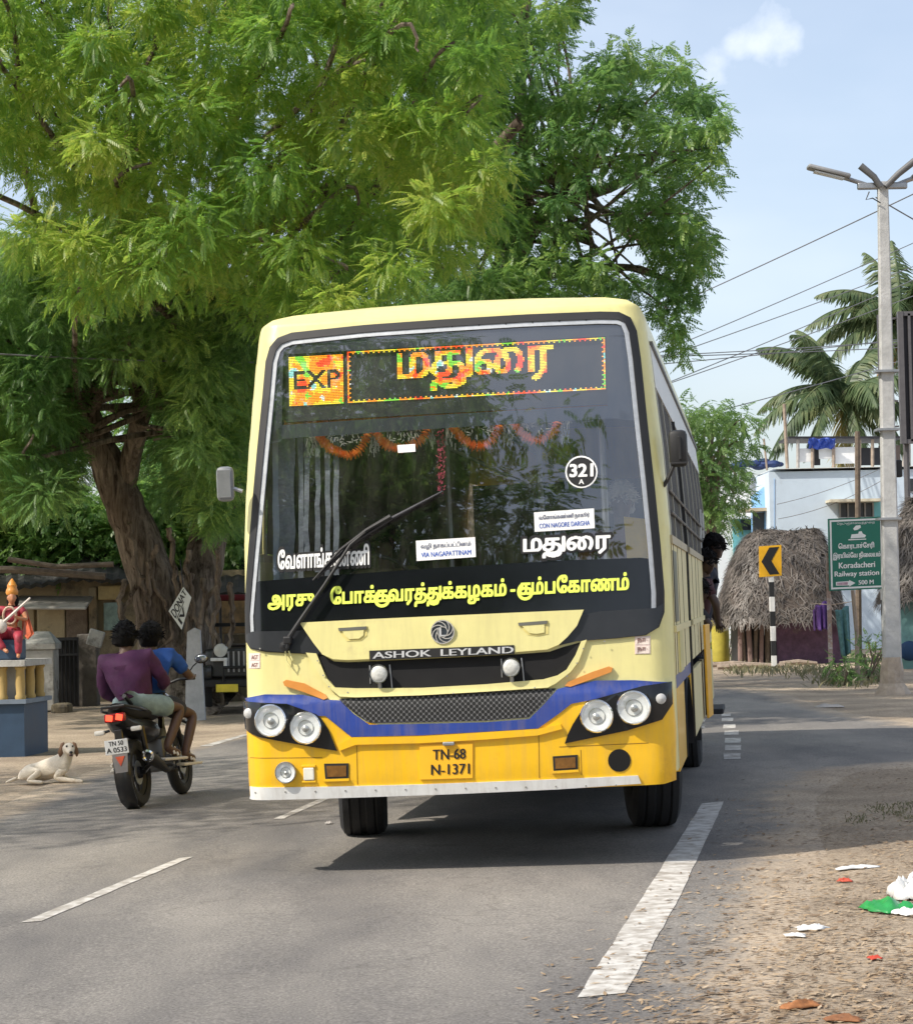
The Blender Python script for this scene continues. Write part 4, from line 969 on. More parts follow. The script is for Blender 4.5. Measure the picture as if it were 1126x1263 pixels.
def wheel(x, y, st=0, dual=False):
    rt_ = Matrix.Rotation(R(st), 3, 'Z'); c = Vector((x, y, .5)); sg = 1 if x > 0 else -1; ax = rt_ @ Vector((sg, 0, 0)); hw = .16
    t = MB()
    for o_ in ((0,) if not dual else (0, -.3)):
        t.lathe([(.28, -hw*.8), (.33, -hw), (.44, -hw*1.02), (.485, -hw*.86), (.498, -hw*.6), (.485, -hw*.52), (.498, -hw*.45), (.5, -hw*.16), (.487, -hw*.1), (.487, hw*.1), (.5, hw*.16), (.498, hw*.45), (.485, hw*.52), (.498, hw*.6), (.485, hw*.86), (.44, hw*1.02), (.33, hw), (.28, hw*.8)], c+ax*o_, ax, 36)
    o = t.build('wheel', TYRE, bus, True)
    MB().lathe([(.29, hw*.8), (.27, hw*.9), (.25, hw*.3), (.16, hw*.2), (.13, hw*.8), (.06, hw*.85), (.001, hw*.85)], c, ax, 24).build('rim', GREYM, o, True)
wheel(-1.0, 2.42, 9); wheel(1.02, 2.42, 9); wheel(-1.05, 7.7, 0, True); wheel(1.06, 7.7, 0, True)
MB().box((1.1, 6.95, .5), (.3, .012, .4)).build('mud_flap', BLACK, bus)

# ------------------------------------------------------------------ people
def skin(name, J, edges, mat, parent, root, sub=2, extra=None):
    """grow one continuous surface round a skeleton J: {joint: (pos, radius)}"""
    ks = list(J); ix = {k: i for i, k in enumerate(ks)}
    me = bpy.data.meshes.new(name); me.from_pydata([tuple(J[k][0]) for k in ks], [(ix[a], ix[b]) for a, b in edges], [])
    o = bpy.data.objects.new(name, me); C.objects.link(o)
    md = o.modifiers.new('skin', 'SKIN'); md.use_smooth_shade = True
    sv = me.skin_vertices[0].data
    for k in ks:
        r = J[k][1]; sv[ix[k]].radius = r if isinstance(r, tuple) else (r, r)
        sv[ix[k]].use_root = (k == root)
    sb = o.modifiers.new('sub', 'SUBSURF'); sb.levels = sub; sb.render_levels = sub
    dg = bpy.context.evaluated_depsgraph_get(); dg.update()
    m2 = bpy.data.meshes.new_from_object(o.evaluated_get(dg)); m2.name = name
    bpy.data.objects.remove(o); bpy.data.meshes.remove(me)
    if extra:
        bm = bmesh.new(); bm.from_mesh(m2)
        for f in extra: f(bm)
        bm.to_mesh(m2); bm.free()
    m2.materials.clear()
    ob = link(name, m2, mat, parent, True); return ob
def head_geo(c, fdir, s=1.0, updir=(0, 0, 1)):
    """a sculpted head: egg skull, brow, nose, lips, chin, ears; fdir = where the face looks"""
    f = Vector(fdir).normalized(); u = Vector(updir); r_ = f.cross(u).normalized(); u = r_.cross(f)
    c = Vector(c)
    def go(bm):
        n, m = 24, 18; rows = []
        for i in range(m+1):
            t = math.pi*i/m; row = []
            for j in range(n):
                q = 2*math.pi*j/n; x, y, z = .075*math.sin(t)*math.cos(q), .095*math.sin(t)*math.sin(q), .115*math.cos(t)
                if z < 0: x *= 1-.28*(-z/.115); y *= 1-.12*(-z/.115)
                if y > 0:
                    y += .024*math.exp(-(x/.013)**2-((z+.022)/.020)**2)+.010*math.exp(-(x/.010)**2-((z-.0)/.025)**2)   # nose
                    y += .007*math.exp(-(x/.026)**2-((z+.058)/.010)**2)                    # lips
                    y += .007*math.exp(-(x/.03)**2-((z+.095)/.016)**2)                     # chin
                    y -= .009*(math.exp(-((abs(x)-.032)/.016)**2-((z-.008)/.013)**2))      # eye sockets
                if abs(abs(x)-.066) < .02 and abs(y) < .03 and -.04 < z < .03: x *= 1.0
                row.append(bm.verts.new(c+(r_*x+f*y+u*z)*s))
            rows.append(row)
        for i in range(m):
            for j in range(n): bm.faces.new((rows[i][j], rows[i+1][j], rows[i+1][(j+1) % n], rows[i][(j+1) % n]))
        for sx in (-1, 1):   # ears
            vs = []
            for i in range(7):
                t = math.pi*i/6
                for j in range(8):
                    q = 2*math.pi*j/8
                    vs.append(bm.verts.new(c+(r_*(sx*(.074+.010*math.sin(t)*math.cos(q)))+f*(-.012+.018*math.sin(t)*math.sin(q))+u*(-.006+.032*math.cos(t)))*s))
            for i in range(6):
                for j in range(8): bm.faces.new((vs[i*8+j], vs[i*8+8+j], vs[i*8+8+(j+1) % 8], vs[i*8+(j+1) % 8]))
    return go
def hair_geo(name, c, fdir, mat, parent, s=1.0, thick=.02, seed=0, lowback=-.08):
    f = Vector(fdir).normalized(); r_ = f.cross(Vector((0, 0, 1))).normalized(); u = r_.cross(f); c = Vector(c); mb = MB(); vs = []
    n, m = 28, 16
    for i in range(m+1):
        t = math.pi*i/m
        for j in range(n):
            q = 2*math.pi*j/n; d = Vector((math.sin(t)*math.cos(q), math.sin(t)*math.sin(q), math.cos(t)))
            k = 1+.15*noise.noise(d*4+Vector((seed, 0, 0)))+.13*noise.noise(d*11+Vector((seed, 3, 0)))
            x, y, z = d.x*(.075+thick)*k, d.y*(.095+thick)*k, d.z*(.115+thick)*k
            lim = .035 if d.y > .45 else (lowback if d.y < -.1 else -.02)      # hairline
            if z < lim: z = lim+(z-lim)*.12; x *= .86; y = y*.86-(.008 if d.y > 0 else 0)
            if d.y > .3 and z < .05: y = min(y, .088)
            vs.append(c+(r_*x+f*y+u*(z+.004))*s)
    mb.add(vs, [(i*n+j, (i+1)*n+j, (i+1)*n+(j+1) % n, i*n+(j+1) % n) for i in range(m) for j in range(n)])
    for k in range(420):   # loose locks
        d = Vector((rng.gauss(0, 1), rng.gauss(-.2, 1), abs(rng.gauss(.35, .7)))).normalized()
        p = c+(r_*d.x*(.073+thick)+f*d.y*(.093+thick)+u*d.z*(.113+thick))*s
        dv = (r_*rng.uniform(-1, 1)+f*rng.uniform(-1, .6)+u*rng.uniform(-.8, .5))*.042*s; wv = dv.cross(d).normalized()*.007*s
        mb.quad(p-wv, p+wv, p+dv+wv*.2, p+dv-wv*.2)
    return mb.build(name, mat, parent, True)
ARM = lambda s: [('chest', 'sh'+s), ('sh'+s, 'el'+s), ('el'+s, 'wr'+s), ('wr'+s, 'pa'+s)]
LEG = lambda s: [('pelvis', 'hi'+s), ('hi'+s, 'kn'+s), ('kn'+s, 'an'+s), ('an'+s, 'to'+s)]
def hand(J, E, s, dirv, side, curl=.6):
    """five fingers rooted in the palm joint, unequal and bent"""
    d = Vector(dirv).normalized(); sv = Vector(side).normalized(); dn = d.cross(sv).normalized()
    p = Vector(J['pa'+s][0])
    for i, L_ in enumerate((.064, .072, .068, .054)):
        o = p+sv*(.028-.019*i)+d*.012
        a = o+d*L_*.5+dn*L_*.12*curl; b = a+d*L_*.42*(1-.5*curl)+dn*L_*.5*curl
        J[f'f{i}{s}'] = (o+d*.012, .0095); J[f'g{i}{s}'] = (a, .0085); J[f'h{i}{s}'] = (b, .007)
        E += [('pa'+s, f'f{i}{s}'), (f'f{i}{s}', f'g{i}{s}'), (f'g{i}{s}', f'h{i}{s}')]
    o = p+sv*.034-d*.02; J['t0'+s] = (o+sv*.012+d*.018, .010); J['t1'+s] = (o+sv*.022+d*.05+dn*.01, .0085); E += [('pa'+s, 't0'+s), ('t0'+s, 't1'+s)]
def person(label, J, fdir, mats, parent=None, sleeves=('elL', 'elR'), legs=True, shorts='kn', group=None, hands=True, hairthick=.022, seed=1, bare_arm=True, hairmat=HAIR, hs=1.0, face=True):
    """J: joints pelvis, belly, chest, neck, head, shL.. elL.. wrL.. paL.., hiL.. knL.. anL.. toL.."""
    root = empty('person', J['pelvis'][0], label=label, cat='person', group=group)
    root_loc = Vector(J['pelvis'][0])
    J = {k: (Vector(v[0])-root_loc, v[1]) for k, v in J.items()}
    E = [('pelvis', 'belly'), ('belly', 'chest'), ('chest', 'neck'), ('neck', 'head')]
    for s in 'LR':
        E += ARM(s)
        if legs: E += LEG(s)
    J2 = {k: (v[0], (v[1][0]*.66, v[1][1]*.52) if k in ('pelvis', 'belly', 'chest') else (v[1]*.72 if k[:2] in ('sh', 'hi') else v[1])) for k, v in J.items()}; E2 = list(E)
    if hands:
        for s in 'LR':
            d = Vector(J['pa'+s][0])-Vector(J['wr'+s][0]); sd = Vector((0, 0, 1)).cross(d)
            if sd.length < .01: sd = Vector((1, 0, 0))
            hand(J2, E2, s, d, sd if s == 'R' else -sd)
    hd = Vector(J['head'][0])
    body = skin('body', J2, E2, mats['skin'], root, 'pelvis', 2, [head_geo(hd+Vector((0, 0, .02)), fdir, hs)])
    hair_geo('hair', hd+Vector((0, 0, .02)), fdir, hairmat, root, hs, hairthick, seed)
    if face:
        f = Vector(fdir).normalized(); r_ = f.cross(Vector((0, 0, 1))).normalized()
        for sx in (-1, 1): MB().ball(hd+Vector((0, 0, .028))+f*.079*hs+r_*sx*.031*hs, (.011*hs,)*3, 8, 6).build('eye', M('eye_dark', (.05, .04, .035), .15), root, True)
    g = 1.0
    def grow(k, a): r = J[k][1]; r = r if isinstance(r, tuple) else (r, r); return (r[0]+a, r[1]+a)
    SJ = {k: (J[k][0], grow(k, .016)) for k in ('pelvis', 'belly', 'chest')}; SJ['neck'] = (Vector(J['chest'][0]).lerp(J['neck'][0], .75), grow('neck', .022))
    SE = [('pelvis', 'belly'), ('belly', 'chest'), ('chest', 'neck')]
    for s in 'LR':
        SJ['sh'+s] = (J['sh'+s][0], grow('sh'+s, .014)); SE.append(('chest', 'sh'+s))
        t = sleeves[0] if s == 'L' else sleeves[1]
        if t.startswith('el'): SJ['el'+s] = (Vector(J['sh'+s][0]).lerp(J['el'+s][0], .8), grow('el'+s, .022)); SE.append(('sh'+s, 'el'+s))
        else:
            SJ['el'+s] = (J['el'+s][0], grow('el'+s, .016)); SJ['wr'+s] = (Vector(J['el'+s][0]).lerp(J['wr'+s][0], .92), grow('wr'+s, .016)); SE += [('sh'+s, 'el'+s), ('el'+s, 'wr'+s)]
    def wr(bm):
        for v in bm.verts:
            p = Vector((v.co.x*7+v.co.z*5, v.co.y*7, v.co.z*11-v.co.x*6)); v.co += v.normal*(.013*noise.noise(p+Vector((seed, 0, 0)))+.012*abs(noise.noise(p*1.7+Vector((0, seed, 0))))-.004)
    skin('shirt', SJ, SE, mats['shirt'], root, 'belly', 3, [wr])
    if legs:
        PJ = {'pelvis': (J['pelvis'][0], grow('pelvis', .02)), 'belly': (Vector(J['pelvis'][0]).lerp(J['belly'][0], .35), grow('pelvis', .015))}; PE = [('pelvis', 'belly')]
        for s in 'LR':
            PJ['hi'+s] = (J['hi'+s][0], grow('hi'+s, .018)); PE.append(('pelvis', 'hi'+s))
            if shorts == 'kn': PJ['kn'+s] = (Vector(J['hi'+s][0]).lerp(J['kn'+s][0], .72), grow('kn'+s, .045)); PE.append(('hi'+s, 'kn'+s))
            else: PJ['kn'+s] = (J['kn'+s][0], grow('kn'+s, .02)); PJ['an'+s] = (Vector(J['kn'+s][0]).lerp(J['an'+s][0], .93), grow('an'+s, .025)); PE += [('hi'+s, 'kn'+s), ('kn'+s, 'an'+s)]
        skin('shorts' if shorts == 'kn' else 'trousers', PJ, PE, mats['pants'], root, 'pelvis', 2, [wr])
        for s in 'LR':
            a, t = Vector(J['an'+s][0]), Vector(J['to'+s][0]); d = (t-a); d.z = 0; d.normalize()
            c_ = (a+t)/2+Vector((0, 0, -.035)); c_.z = min(a.z, t.z)-.035
            mb = MB().box(c_, (.095, .27, .024), rot=d.to_track_quat('Y', 'Z').to_matrix(), bev=.01)
            sd = d.cross(Vector((0, 0, 1)))
            for q in (.35, .62): 
                o = a.lerp(t, q); mb.tube([o+sd*.045-Vector((0, 0, .03)), o+Vector((0, 0, .035)), o-sd*.045-Vector((0, 0, .03))], .011, 6)
            mb.build('sandal', mats.get('shoe', SANDAL), root, True)
    if parent:
        root.parent = parent
    return root
RAD = dict(pelvis=(.13, .11), belly=(.125, .10), chest=(.145, .105), neck=.05, head=.06, sh=.062, el=.042, wr=.029, pa=(.036, .022), hi=.083, kn=.055, an=.038, to=.035)
def joints(d):
    out = {}
    for k, v in d.items(): out[k] = (Vector(v), RAD.get(k, RAD.get(k[:2], .04)))
    return out
def xf(J, Mx): return {k: (Mx @ v[0], v[1]) for k, v in J.items()}
# inside the bus: driver and a front passenger
def seated(x, y, zs, arms):
    d = dict(pelvis=(x, y, zs), belly=(x, y-.02, zs+.18), chest=(x, y-.02, zs+.40), neck=(x, y-.03, zs+.58), head=(x, y-.06, zs+.70),
             hiL=(x-.1, y-.1, zs), knL=(x-.14, y-.5, zs+.02), anL=(x-.14, y-.55, zs-.4), toL=(x-.14, y-.68, zs-.42),
             hiR=(x+.1, y-.1, zs), knR=(x+.14, y-.5, zs+.02), anR=(x+.14, y-.55, zs-.4), toR=(x+.14, y-.68, zs-.42))
    d.update(arms); return joints(d)
x, y, z = .98, 1.02, 1.47
J = seated(x, y, z, dict(shL=(x-.2, y-.02, z+.5), elL=(x-.26, y-.1, z+.24), wrL=(x-.12, y-.3, z+.16), paL=(x-.08, y-.37, z+.15), shR=(x+.2, y-.02, z+.5), elR=(x+.25, y-.1, z+.24), wrR=(x+.12, y-.3, z+.3), paR=(x+.07, y-.35, z+.34)))
person('grey haired person in maroon with a yellow shawl sitting behind the bus windscreen, right side', xf(J, BM), BM.to_3x3() @ Vector((.2, -1, 0)), dict(skin=SKIN, shirt=MAROON, pants=NAVY), legs=True, shorts='an', hairmat=HAIRG, seed=3, hands=False)
sh = MB(); P_ = [BM @ Vector(v) for v in ((x+.02, y-.16, z+.62), (x+.26, y-.14, z+.58), (x+.30, y-.2, z+.1), (x+.04, y-.24, z+.14))]
sh.prism(P_, BM.to_3x3() @ Vector((0, .03, 0))); o = sh.build('shawl', YCLOTH); tag(o, 'yellow shawl draped over the seated passenger behind the windscreen', 'shawl')
x, y, z = -.62, 1.5, 1.30
J = seated(x, y, z, dict(shL=(x-.2, y-.02, z+.5), elL=(x-.3, y-.2, z+.3), wrL=(x-.22, y-.44, z+.45), paL=(x-.20, y-.48, z+.48), shR=(x+.2, y-.02, z+.5), elR=(x+.3, y-.2, z+.3), wrR=(x+.22, y-.44, z+.45), paR=(x+.20, y-.48, z+.48)))
person('driver in a khaki shirt seen dimly through the bus windscreen holding the wheel', xf(J, BM), BM.to_3x3() @ Vector((0, -1, 0)), dict(skin=SKIN, shirt=M('khaki_cotton', (.2, .15, .09), .8), pants=NAVY), shorts='an', seed=5, hands=False)
# hanging from the rear doorway
def standing(x, y, zf, lean, arms, h=1.0, turn=0):
    L_ = lean; f = lambda dx, dy, z: (x+dx+L_*max(0, z-.1), y+dy, zf+z*h)
    d = dict(pelvis=f(0, 0, .92), belly=f(0, 0, 1.10), chest=f(0, 0, 1.30), neck=f(0, -.02, 1.48), head=f(.02, -.04, 1.58),
             hiL=f(0, -.1, .86), knL=f(.02, -.13, .48), anL=f(0, -.12, .1), toL=f(.12, -.14, .05), hiR=f(0, .1, .86), knR=f(.02, .13, .48), anR=f(0, .12, .1), toR=f(.12, .14, .05))
    d.update({k: f(*v) for k, v in arms.items()}); return joints(d)
J = standing(1.04, 8.55, .42, .235, dict(shL=(.0, -.2, 1.40), elL=(-.04, -.34, 1.18), wrL=(-.12, -.26, 1.38), paL=(-.14, -.22, 1.44), shR=(0, .2, 1.40), elR=(.1, .28, 1.15), wrR=(-.05, .3, 1.3), paR=(-.1, .3, 1.36)), 1.0)
person('person with thick black hair leaning farthest out of the rear bus door', xf(J, BM), BM.to_3x3() @ Vector((.5, -.85, 0)), dict(skin=SKIND, shirt=NAVY, pants=NAVY), shorts='an', group='people hanging from the rear door of the bus', hairthick=.03, seed=8, hs=1.08)
J = standing(1.06, 8.2, .40, .175, dict(shL=(.0, -.2, 1.40), elL=(.16, -.3, 1.2), wrL=(.2, -.24, 1.02), paL=(.22, -.2, .96), shR=(0, .2, 1.40), elR=(-.1, .28, 1.2), wrR=(-.15, .2, 1.4), paR=(-.16, .18, 1.46)), .93)
person('shorter person in dark maroon below another head at the rear bus door', xf(J, BM), BM.to_3x3() @ Vector((.6, -.8, -.1)), dict(skin=SKIND, shirt=M('dark_maroon', (.05, .014, .016), .85), pants=NAVY), shorts='an', group='people hanging from the rear door of the bus', seed=9)
J = standing(1.06, 9.0, .40, .15, dict(shL=(.0, -.2, 1.40), elL=(.12, -.28, 1.15), wrL=(.18, -.16, 1.0), paL=(.2, -.1, .98), shR=(0, .2, 1.40), elR=(-.1, .28, 1.2), wrR=(-.1, .3, 1.4), paR=(-.1, .3, 1.46)), .97)
person('person in pale trousers at the back of the group in the rear bus doorway', xf(J, BM), BM.to_3x3() @ Vector((.7, -.7, 0)), dict(skin=SKIND, shirt=M('grey_shirt', (.06, .06, .07), .85), pants=M('pale_trousers', (.4, .38, .36), .8)), shorts='an', group='people hanging from the rear door of the bus', seed=10)

J = standing(1.06, 7.95, .36, .12, dict(shL=(.0, -.18, 1.40), elL=(.16, -.24, 1.22), wrL=(.10, -.22, 1.02), paL=(.09, -.2, .94), shR=(0, .18, 1.40), elR=(-.1, .26, 1.2), wrR=(-.15, .2, 1.4), paR=(-.16, .18, 1.46)), .78)
person('smallest person, lowest in the rear bus doorway, with its arm held close to the body', xf(J, BM), BM.to_3x3() @ Vector((.8, -.6, -.1)), dict(skin=SKIND, shirt=M('black_shirt', (.015, .014, .016), .85), pants=NAVY), shorts='an', group='people hanging from the rear door of the bus', seed=12)

# ------------------------------------------------------------------ motorcycle and riders
_p = gp(172, 996)
BKM = Matrix.Translation(_p) @ Matrix.Rotation(R(-10), 4, 'Z') @ Matrix.Rotation(R(-7), 4, 'Y') @ Matrix.Scale(.95, 4)
bike = empty('motorcycle', label='black motorcycle with white rear number plate carrying two riders, seen from behind', cat='motorcycle'); bike.matrix_world = BKM
BKB = M('bike_black', (.012, .012, .013), .3, coat=.3); ENG = M('engine_alloy', (.16, .16, .16), .45, metal=.6)
def bwheel(y, hw, r, name):
    c = Vector((0, y, r)); ax = Vector((1, 0, 0))
    o = MB().lathe([(r-.10, -hw*.75), (r-.06, -hw), (r-.025, -hw*.9), (r-.004, -hw*.45), (r, 0), (r-.004, hw*.45), (r-.025, hw*.9), (r-.06, hw), (r-.10, hw*.75)], c, ax, 36).build(name, TYRE, bike, True)
    m_ = MB().lathe([(r-.10, -hw*.6), (r-.13, -hw*.2), (r-.13, hw*.2), (r-.10, hw*.6)], c, ax, 30).lathe([(.05, -.06), (.06, 0), (.05, .06)], c, ax, 16)
    for k in range(5):
        a = 2*math.pi*k/5; d = Vector((0, math.cos(a), math.sin(a))); m_.tube([c+d*.05, c+d*(r-.12)], [.022, .016], 6)
    m_.build('rim', BLACK, o, True)
    MB().lathe([(.05, .03), (.105, .03), (.105, .036), (.05, .036)], c, ax, 24).build('brake_disc', GREYM, o)
bwheel(0, .062, .30, 'wheel'); bwheel(1.3, .05, .295, 'wheel')
MB().tube([(0, -.02, .98), (0, .35, .80), (0, .8, .78)], .02).tube([(.08, 0, .3), (.08, .45, .42)], .022).tube([(-.08, 0, .3), (-.08, .45, .42)], .022).tube([(.12, .05, .36), (.11, -.0, .70)], .026).tube([(-.12, .05, .36), (-.11, -.0, .70)], .026).tube([(0, .78, .4), (0, 1.05, .95)], .03).tube([(.0, .45, .42), (0, .8, .38)], .03).build('bike_frame', BKB, bike, True)
MB().box((0, .66, .42), (.26, .34, .30), bev=.05).lathe([(.09, -.18), (.1, -.14), (.1, .14), (.09, .18)], (0, .62, .36), (1, 0, 0), 18).tube([(0, .8, .5), (0, .86, .62)], .06, 10).build('engine', ENG, bike, True)
mb = MB(); vs = []
prof = [(-.30, .90, .05, .03), (-.20, .86, .11, .06), (-.05, .83, .135, .07), (.12, .82, .14, .07), (.3, .80, .14, .06), (.5, .775, .14, .055), (.66, .79, .10, .05)]
for y, z, w_, h in prof:
    for j in range(10):
        a = 2*math.pi*j/10; vs.append((w_*math.cos(a), y, z+h*math.sin(a)))
mb.add(vs, [(i*10+j, i*10+(j+1) % 10, (i+1)*10+(j+1) % 10, (i+1)*10+j) for i in range(6) for j in range(10)]+[tuple(range(10)), tuple(60+j for j in range(10))])
mb.build('seat', M('seat_black', (.015, .015, .016), .6), bike, True)
mb = MB(); vs = []
for y, z, w_, h in [(-.34, .80, .09, .05), (-.2, .74, .12, .09), (0, .70, .135, .10), (.3, .66, .14, .12), (.5, .64, .12, .1)]:
    for j in range(10):
        a = 2*math.pi*j/10; vs.append((w_*math.cos(a), y, z+h*math.sin(a)))
mb.add(vs, [(i*10+j, i*10+(j+1) % 10, (i+1)*10+(j+1) % 10, (i+1)*10+j) for i in range(4) for j in range(10)]+[tuple(range(10)), tuple(40+j for j in range(10))]); mb.build('tail_fairing', BKB, bike, True)
MB().ball((0, .86, .86), (.13, .24, .13), 16, 10).build('fuel_tank', M('tank_maroon', (.09, .012, .015), .25, coat=.4), bike, True)
TL = emit('tail_lamp_glow', (1, .07, .03), 2.0)
tl = MB().box((0, -.335, .805), (.19, .05, .075), bev=.015).build('tail_light', M('red_lens', (.3, .01, .01), .2), bike, True)
MB().box((-.045, -.362, .806), (.06, .012, .052), rot=Matrix.Rotation(R(14), 3, 'Y'), bev=.004).box((.045, -.362, .806), (.06, .012, .052), rot=Matrix.Rotation(R(14), 3, 'Y'), bev=.004).build('lit_element', TL, tl)
for sx in (-1, 1):
    i_ = MB().tube([(sx*.08, -.28, .70), (sx*.13, -.3, .69)], .012).build('indicator', BKB, bike, True)
    MB().box((sx*.165, -.3, .69), (.095, .05, .042), bev=.014).build('lens', M('clear_indicator', (.75, .72, .65), .25), i_, True)
MB().box((0, -.30, .62), (.07, .03, .16), bev=.008).build('plate_bracket', BKB, bike)
mp_ = MB().box((-.02, -.335, .555), (.21, .008, .125), bev=.003).build('number_plate', WHITE, bike)
FB = lambda v: Vector(v)
text('plate_lettering', 'TN 50', [(-.085, -.341, .605), (.045, -.341, .605), (.045, -.341, .566), (-.085, -.341, .566)], FB, INK, mp_, 14, .03)
text('plate_lettering', 'A 0533', [(-.11, -.341, .55), (.07, -.341, .55), (.07, -.341, .508), (-.11, -.341, .508)], FB, INK, mp_, 14, .03)
mb = MB(); vs = []
for i in range(9):
    a = R(60+12*i); rr = .34
    for s in (-.075, .075): vs.append((s*(1-.25*(i > 6)), -rr*math.sin(a)*1.0+.0, .30+rr*math.cos(a)*-1*-1))
mb.add(vs, [(2*i, 2*i+1, 2*i+3, 2*i+2) for i in range(8)]); o = mb.build('rear_mudguard', BKB, bike, True); sm_ = o.modifiers.new('thickness', 'SOLIDIFY'); sm_.thickness = .008
MB().prism([(-.07, -.34, .49), (.07, -.34, .49), (.055, -.345, .33), (-.055, -.345, .33)], (0, .012, 0)).build('mud_flap', M('grey_flap', (.24, .22, .21), .6), bike)
MB().prism([(-.04, -.346, .47), (.045, -.346, .47), (0, -.349, .385)], (0, .004, 0)).build('flap_sticker', M('red_orange_sticker', (.65, .10, .04), .5), bike)
MB().tube([(.14, .75, .30), (.16, .4, .28), (.17, .15, .36), (.18, -.12, .44)], [.022, .03, .05, .052], 14).build('exhaust', BLACK, bike, True)
MB().lathe([(.052, 0), (.056, -.012), (.04, -.02), (.028, -.01), (.025, .03)], (.18, -.12, .44), (0, 1, .2), 20).build('exhaust_tip', CHROME, bike, True)
MB().tube([(.07, 1.3, .3), (.07, 1.08, .92)], .022).tube([(-.07, 1.3, .3), (-.07, 1.08, .92)], .022).tube([(-.36, .96, 1.05), (-.18, 1.04, 1.06), (0, 1.08, 1.02), (.18, 1.04, 1.06), (.36, .96, 1.05)], .013).build('handlebar', BLACK, bike, True)
for sx in (-1, 1):
    m_ = MB().tube([(sx*.26, 1.0, 1.06), (sx*.34, 1.02, 1.16), (sx*.40, 1.02, 1.2)], .007, 6).ball((sx*.43, 1.03, 1.22), (.07, .02, .045), 14, 8).build('mirror', BLACK, bike, True)
    MB().ball((sx*.43, 1.014, 1.22), (.058, .008, .035), 14, 6).build('mirror_glass', M('mirror_face', (.35, .37, .38), .1, metal=.8), m_, True)
    MB().tube([(sx*.12, .42, .34), (sx*.24, .40, .33)], .014).build('footpeg', GREYM, bike)
MB().tube([(.13, 1.02, .42), (.24, 1.02, .5), (.25, 1.0, .64), (.15, .98, .7)], .013).tube([(-.13, 1.02, .42), (-.24, 1.02, .5), (-.25, 1.0, .64), (-.15, .98, .7)], .013).build('crash_guard', BLACK, bike, True)
MB().tube([(.15, .1, .83), (.16, -.2, .87), (.1, -.36, .9), (-.1, -.36, .9), (-.16, -.2, .87), (-.15, .1, .83)], .013).build('grab_rail', BKB, bike, True)
# pillion rider
J = joints(dict(pelvis=(-.01, .22, .93), belly=(-.03, .24, 1.08), chest=(-.05, .30, 1.24), neck=(-.05, .35, 1.385), head=(-.06, .39, 1.475),
    shL=(-.25, .30, 1.31), elL=(-.31, .34, 1.05), wrL=(-.26, .52, .95), paL=(-.22, .58, .93), shR=(.15, .33, 1.31), elR=(.24, .42, 1.07), wrR=(.16, .60, 1.0), paR=(.12, .66, 1.0),
    hiL=(-.12, .3, .88), knL=(-.26, .66, .80), anL=(-.27, .34, .42), toL=(-.31, .46, .37), hiR=(.11, .3, .88), knR=(.30, .62, .80), anR=(.20, .36, .47), toR=(.27, .50, .40)))
_s = RAD['chest']
person('person in a purple shirt and pale shorts riding pillion on the motorcycle', xf(J, BKM), BKM.to_3x3() @ Vector((-.1, 1, 0)), dict(skin=SKIN, shirt=PURPLE, pants=SHORT), sleeves=('wrL', 'wrR'), hairthick=.028, seed=21)
J = joints(dict(pelvis=(.02, .60, .90), belly=(.03, .62, 1.05), chest=(.05, .68, 1.22), neck=(.05, .73, 1.36), head=(.06, .77, 1.45),
    shL=(-.15, .70, 1.29), elL=(-.30, .80, 1.08), wrL=(-.32, .94, 1.07), paL=(-.32, 1.0, 1.07), shR=(.25, .70, 1.28), elR=(.36, .80, 1.08), wrR=(.34, .92, 1.07), paR=(.33, .97, 1.07),
    hiL=(-.1, .66, .86), knL=(-.22, .98, .74), anL=(-.2, .72, .38), toL=(-.22, .86, .33), hiR=(.12, .66, .86), knR=(.30, .96, .72), anR=(.27, .64, .38), toR=(.31, .78, .33)))
person('person in a bright blue shirt driving the motorcycle, seated in front', xf(J, BKM), BKM.to_3x3() @ Vector((.2, 1, 0)), dict(skin=SKIN, shirt=BLUEC, pants=M('dark_shorts', (.03, .03, .035), .8)), sleeves=('elL', 'elR'), hairthick=.026, seed=22)

# ------------------------------------------------------------------ trees
def frond(pairs=6, L_=.36, ll=.105, lw=.030, droop=.10, ang=52):
    q = []
    def leaf(base, d, ln, wd, nrm):
        s = np.cross(d, nrm); s /= np.linalg.norm(s)
        q.append([base, base+d*ln*.42+s*wd*.5+nrm*ln*.03, base+d*ln, base+d*ln*.42-s*wd*.5+nrm*ln*.03])
    for i in range(pairs+1):
        t = (i+.7)/(pairs+1); p = np.array([t*L_, 0, -droop*t*t*L_*2.2])
        if i == pairs: leaf(p, np.array([.9, 0, -.35]), ll, lw, np.array([.3, 0, .9])); continue
        for s in (-1, 1):
            a = R(ang-14*t); d = np.array([math.cos(a), s*math.sin(a), -.30-.25*t]); d /= np.linalg.norm(d)
            leaf(p, d, ll*(1-.35*abs(t-.45)), lw, np.array([0, 0, 1.0]))
    return np.array(q)
FROND = frond(7, .30, .085, .026, .12, 50); FROND2 = frond(5, .22, .10, .034, .22, 44)
BROAD = frond(4, .26, .105, .046, .12, 50)
def place(tmpl, P, D, sc):
    """copies of a leaf template at points P growing along D"""
    n = len(P); D = D/np.linalg.norm(D, axis=1, keepdims=True)
    upv = np.tile([0, 0, 1.0], (n, 1))+nr.normal(0, .35, (n, 3))
    Y = np.cross(upv, D); Y /= np.linalg.norm(Y, axis=1, keepdims=True)+1e-9; Z = np.cross(D, Y)
    B = np.stack([D, Y, Z], axis=2)*sc[:, None, None]            # n,3,3 columns
    V = np.einsum('nij,qkj->nqki', B, tmpl)+P[:, None, None, :]
    return V.reshape(-1, 4, 3)
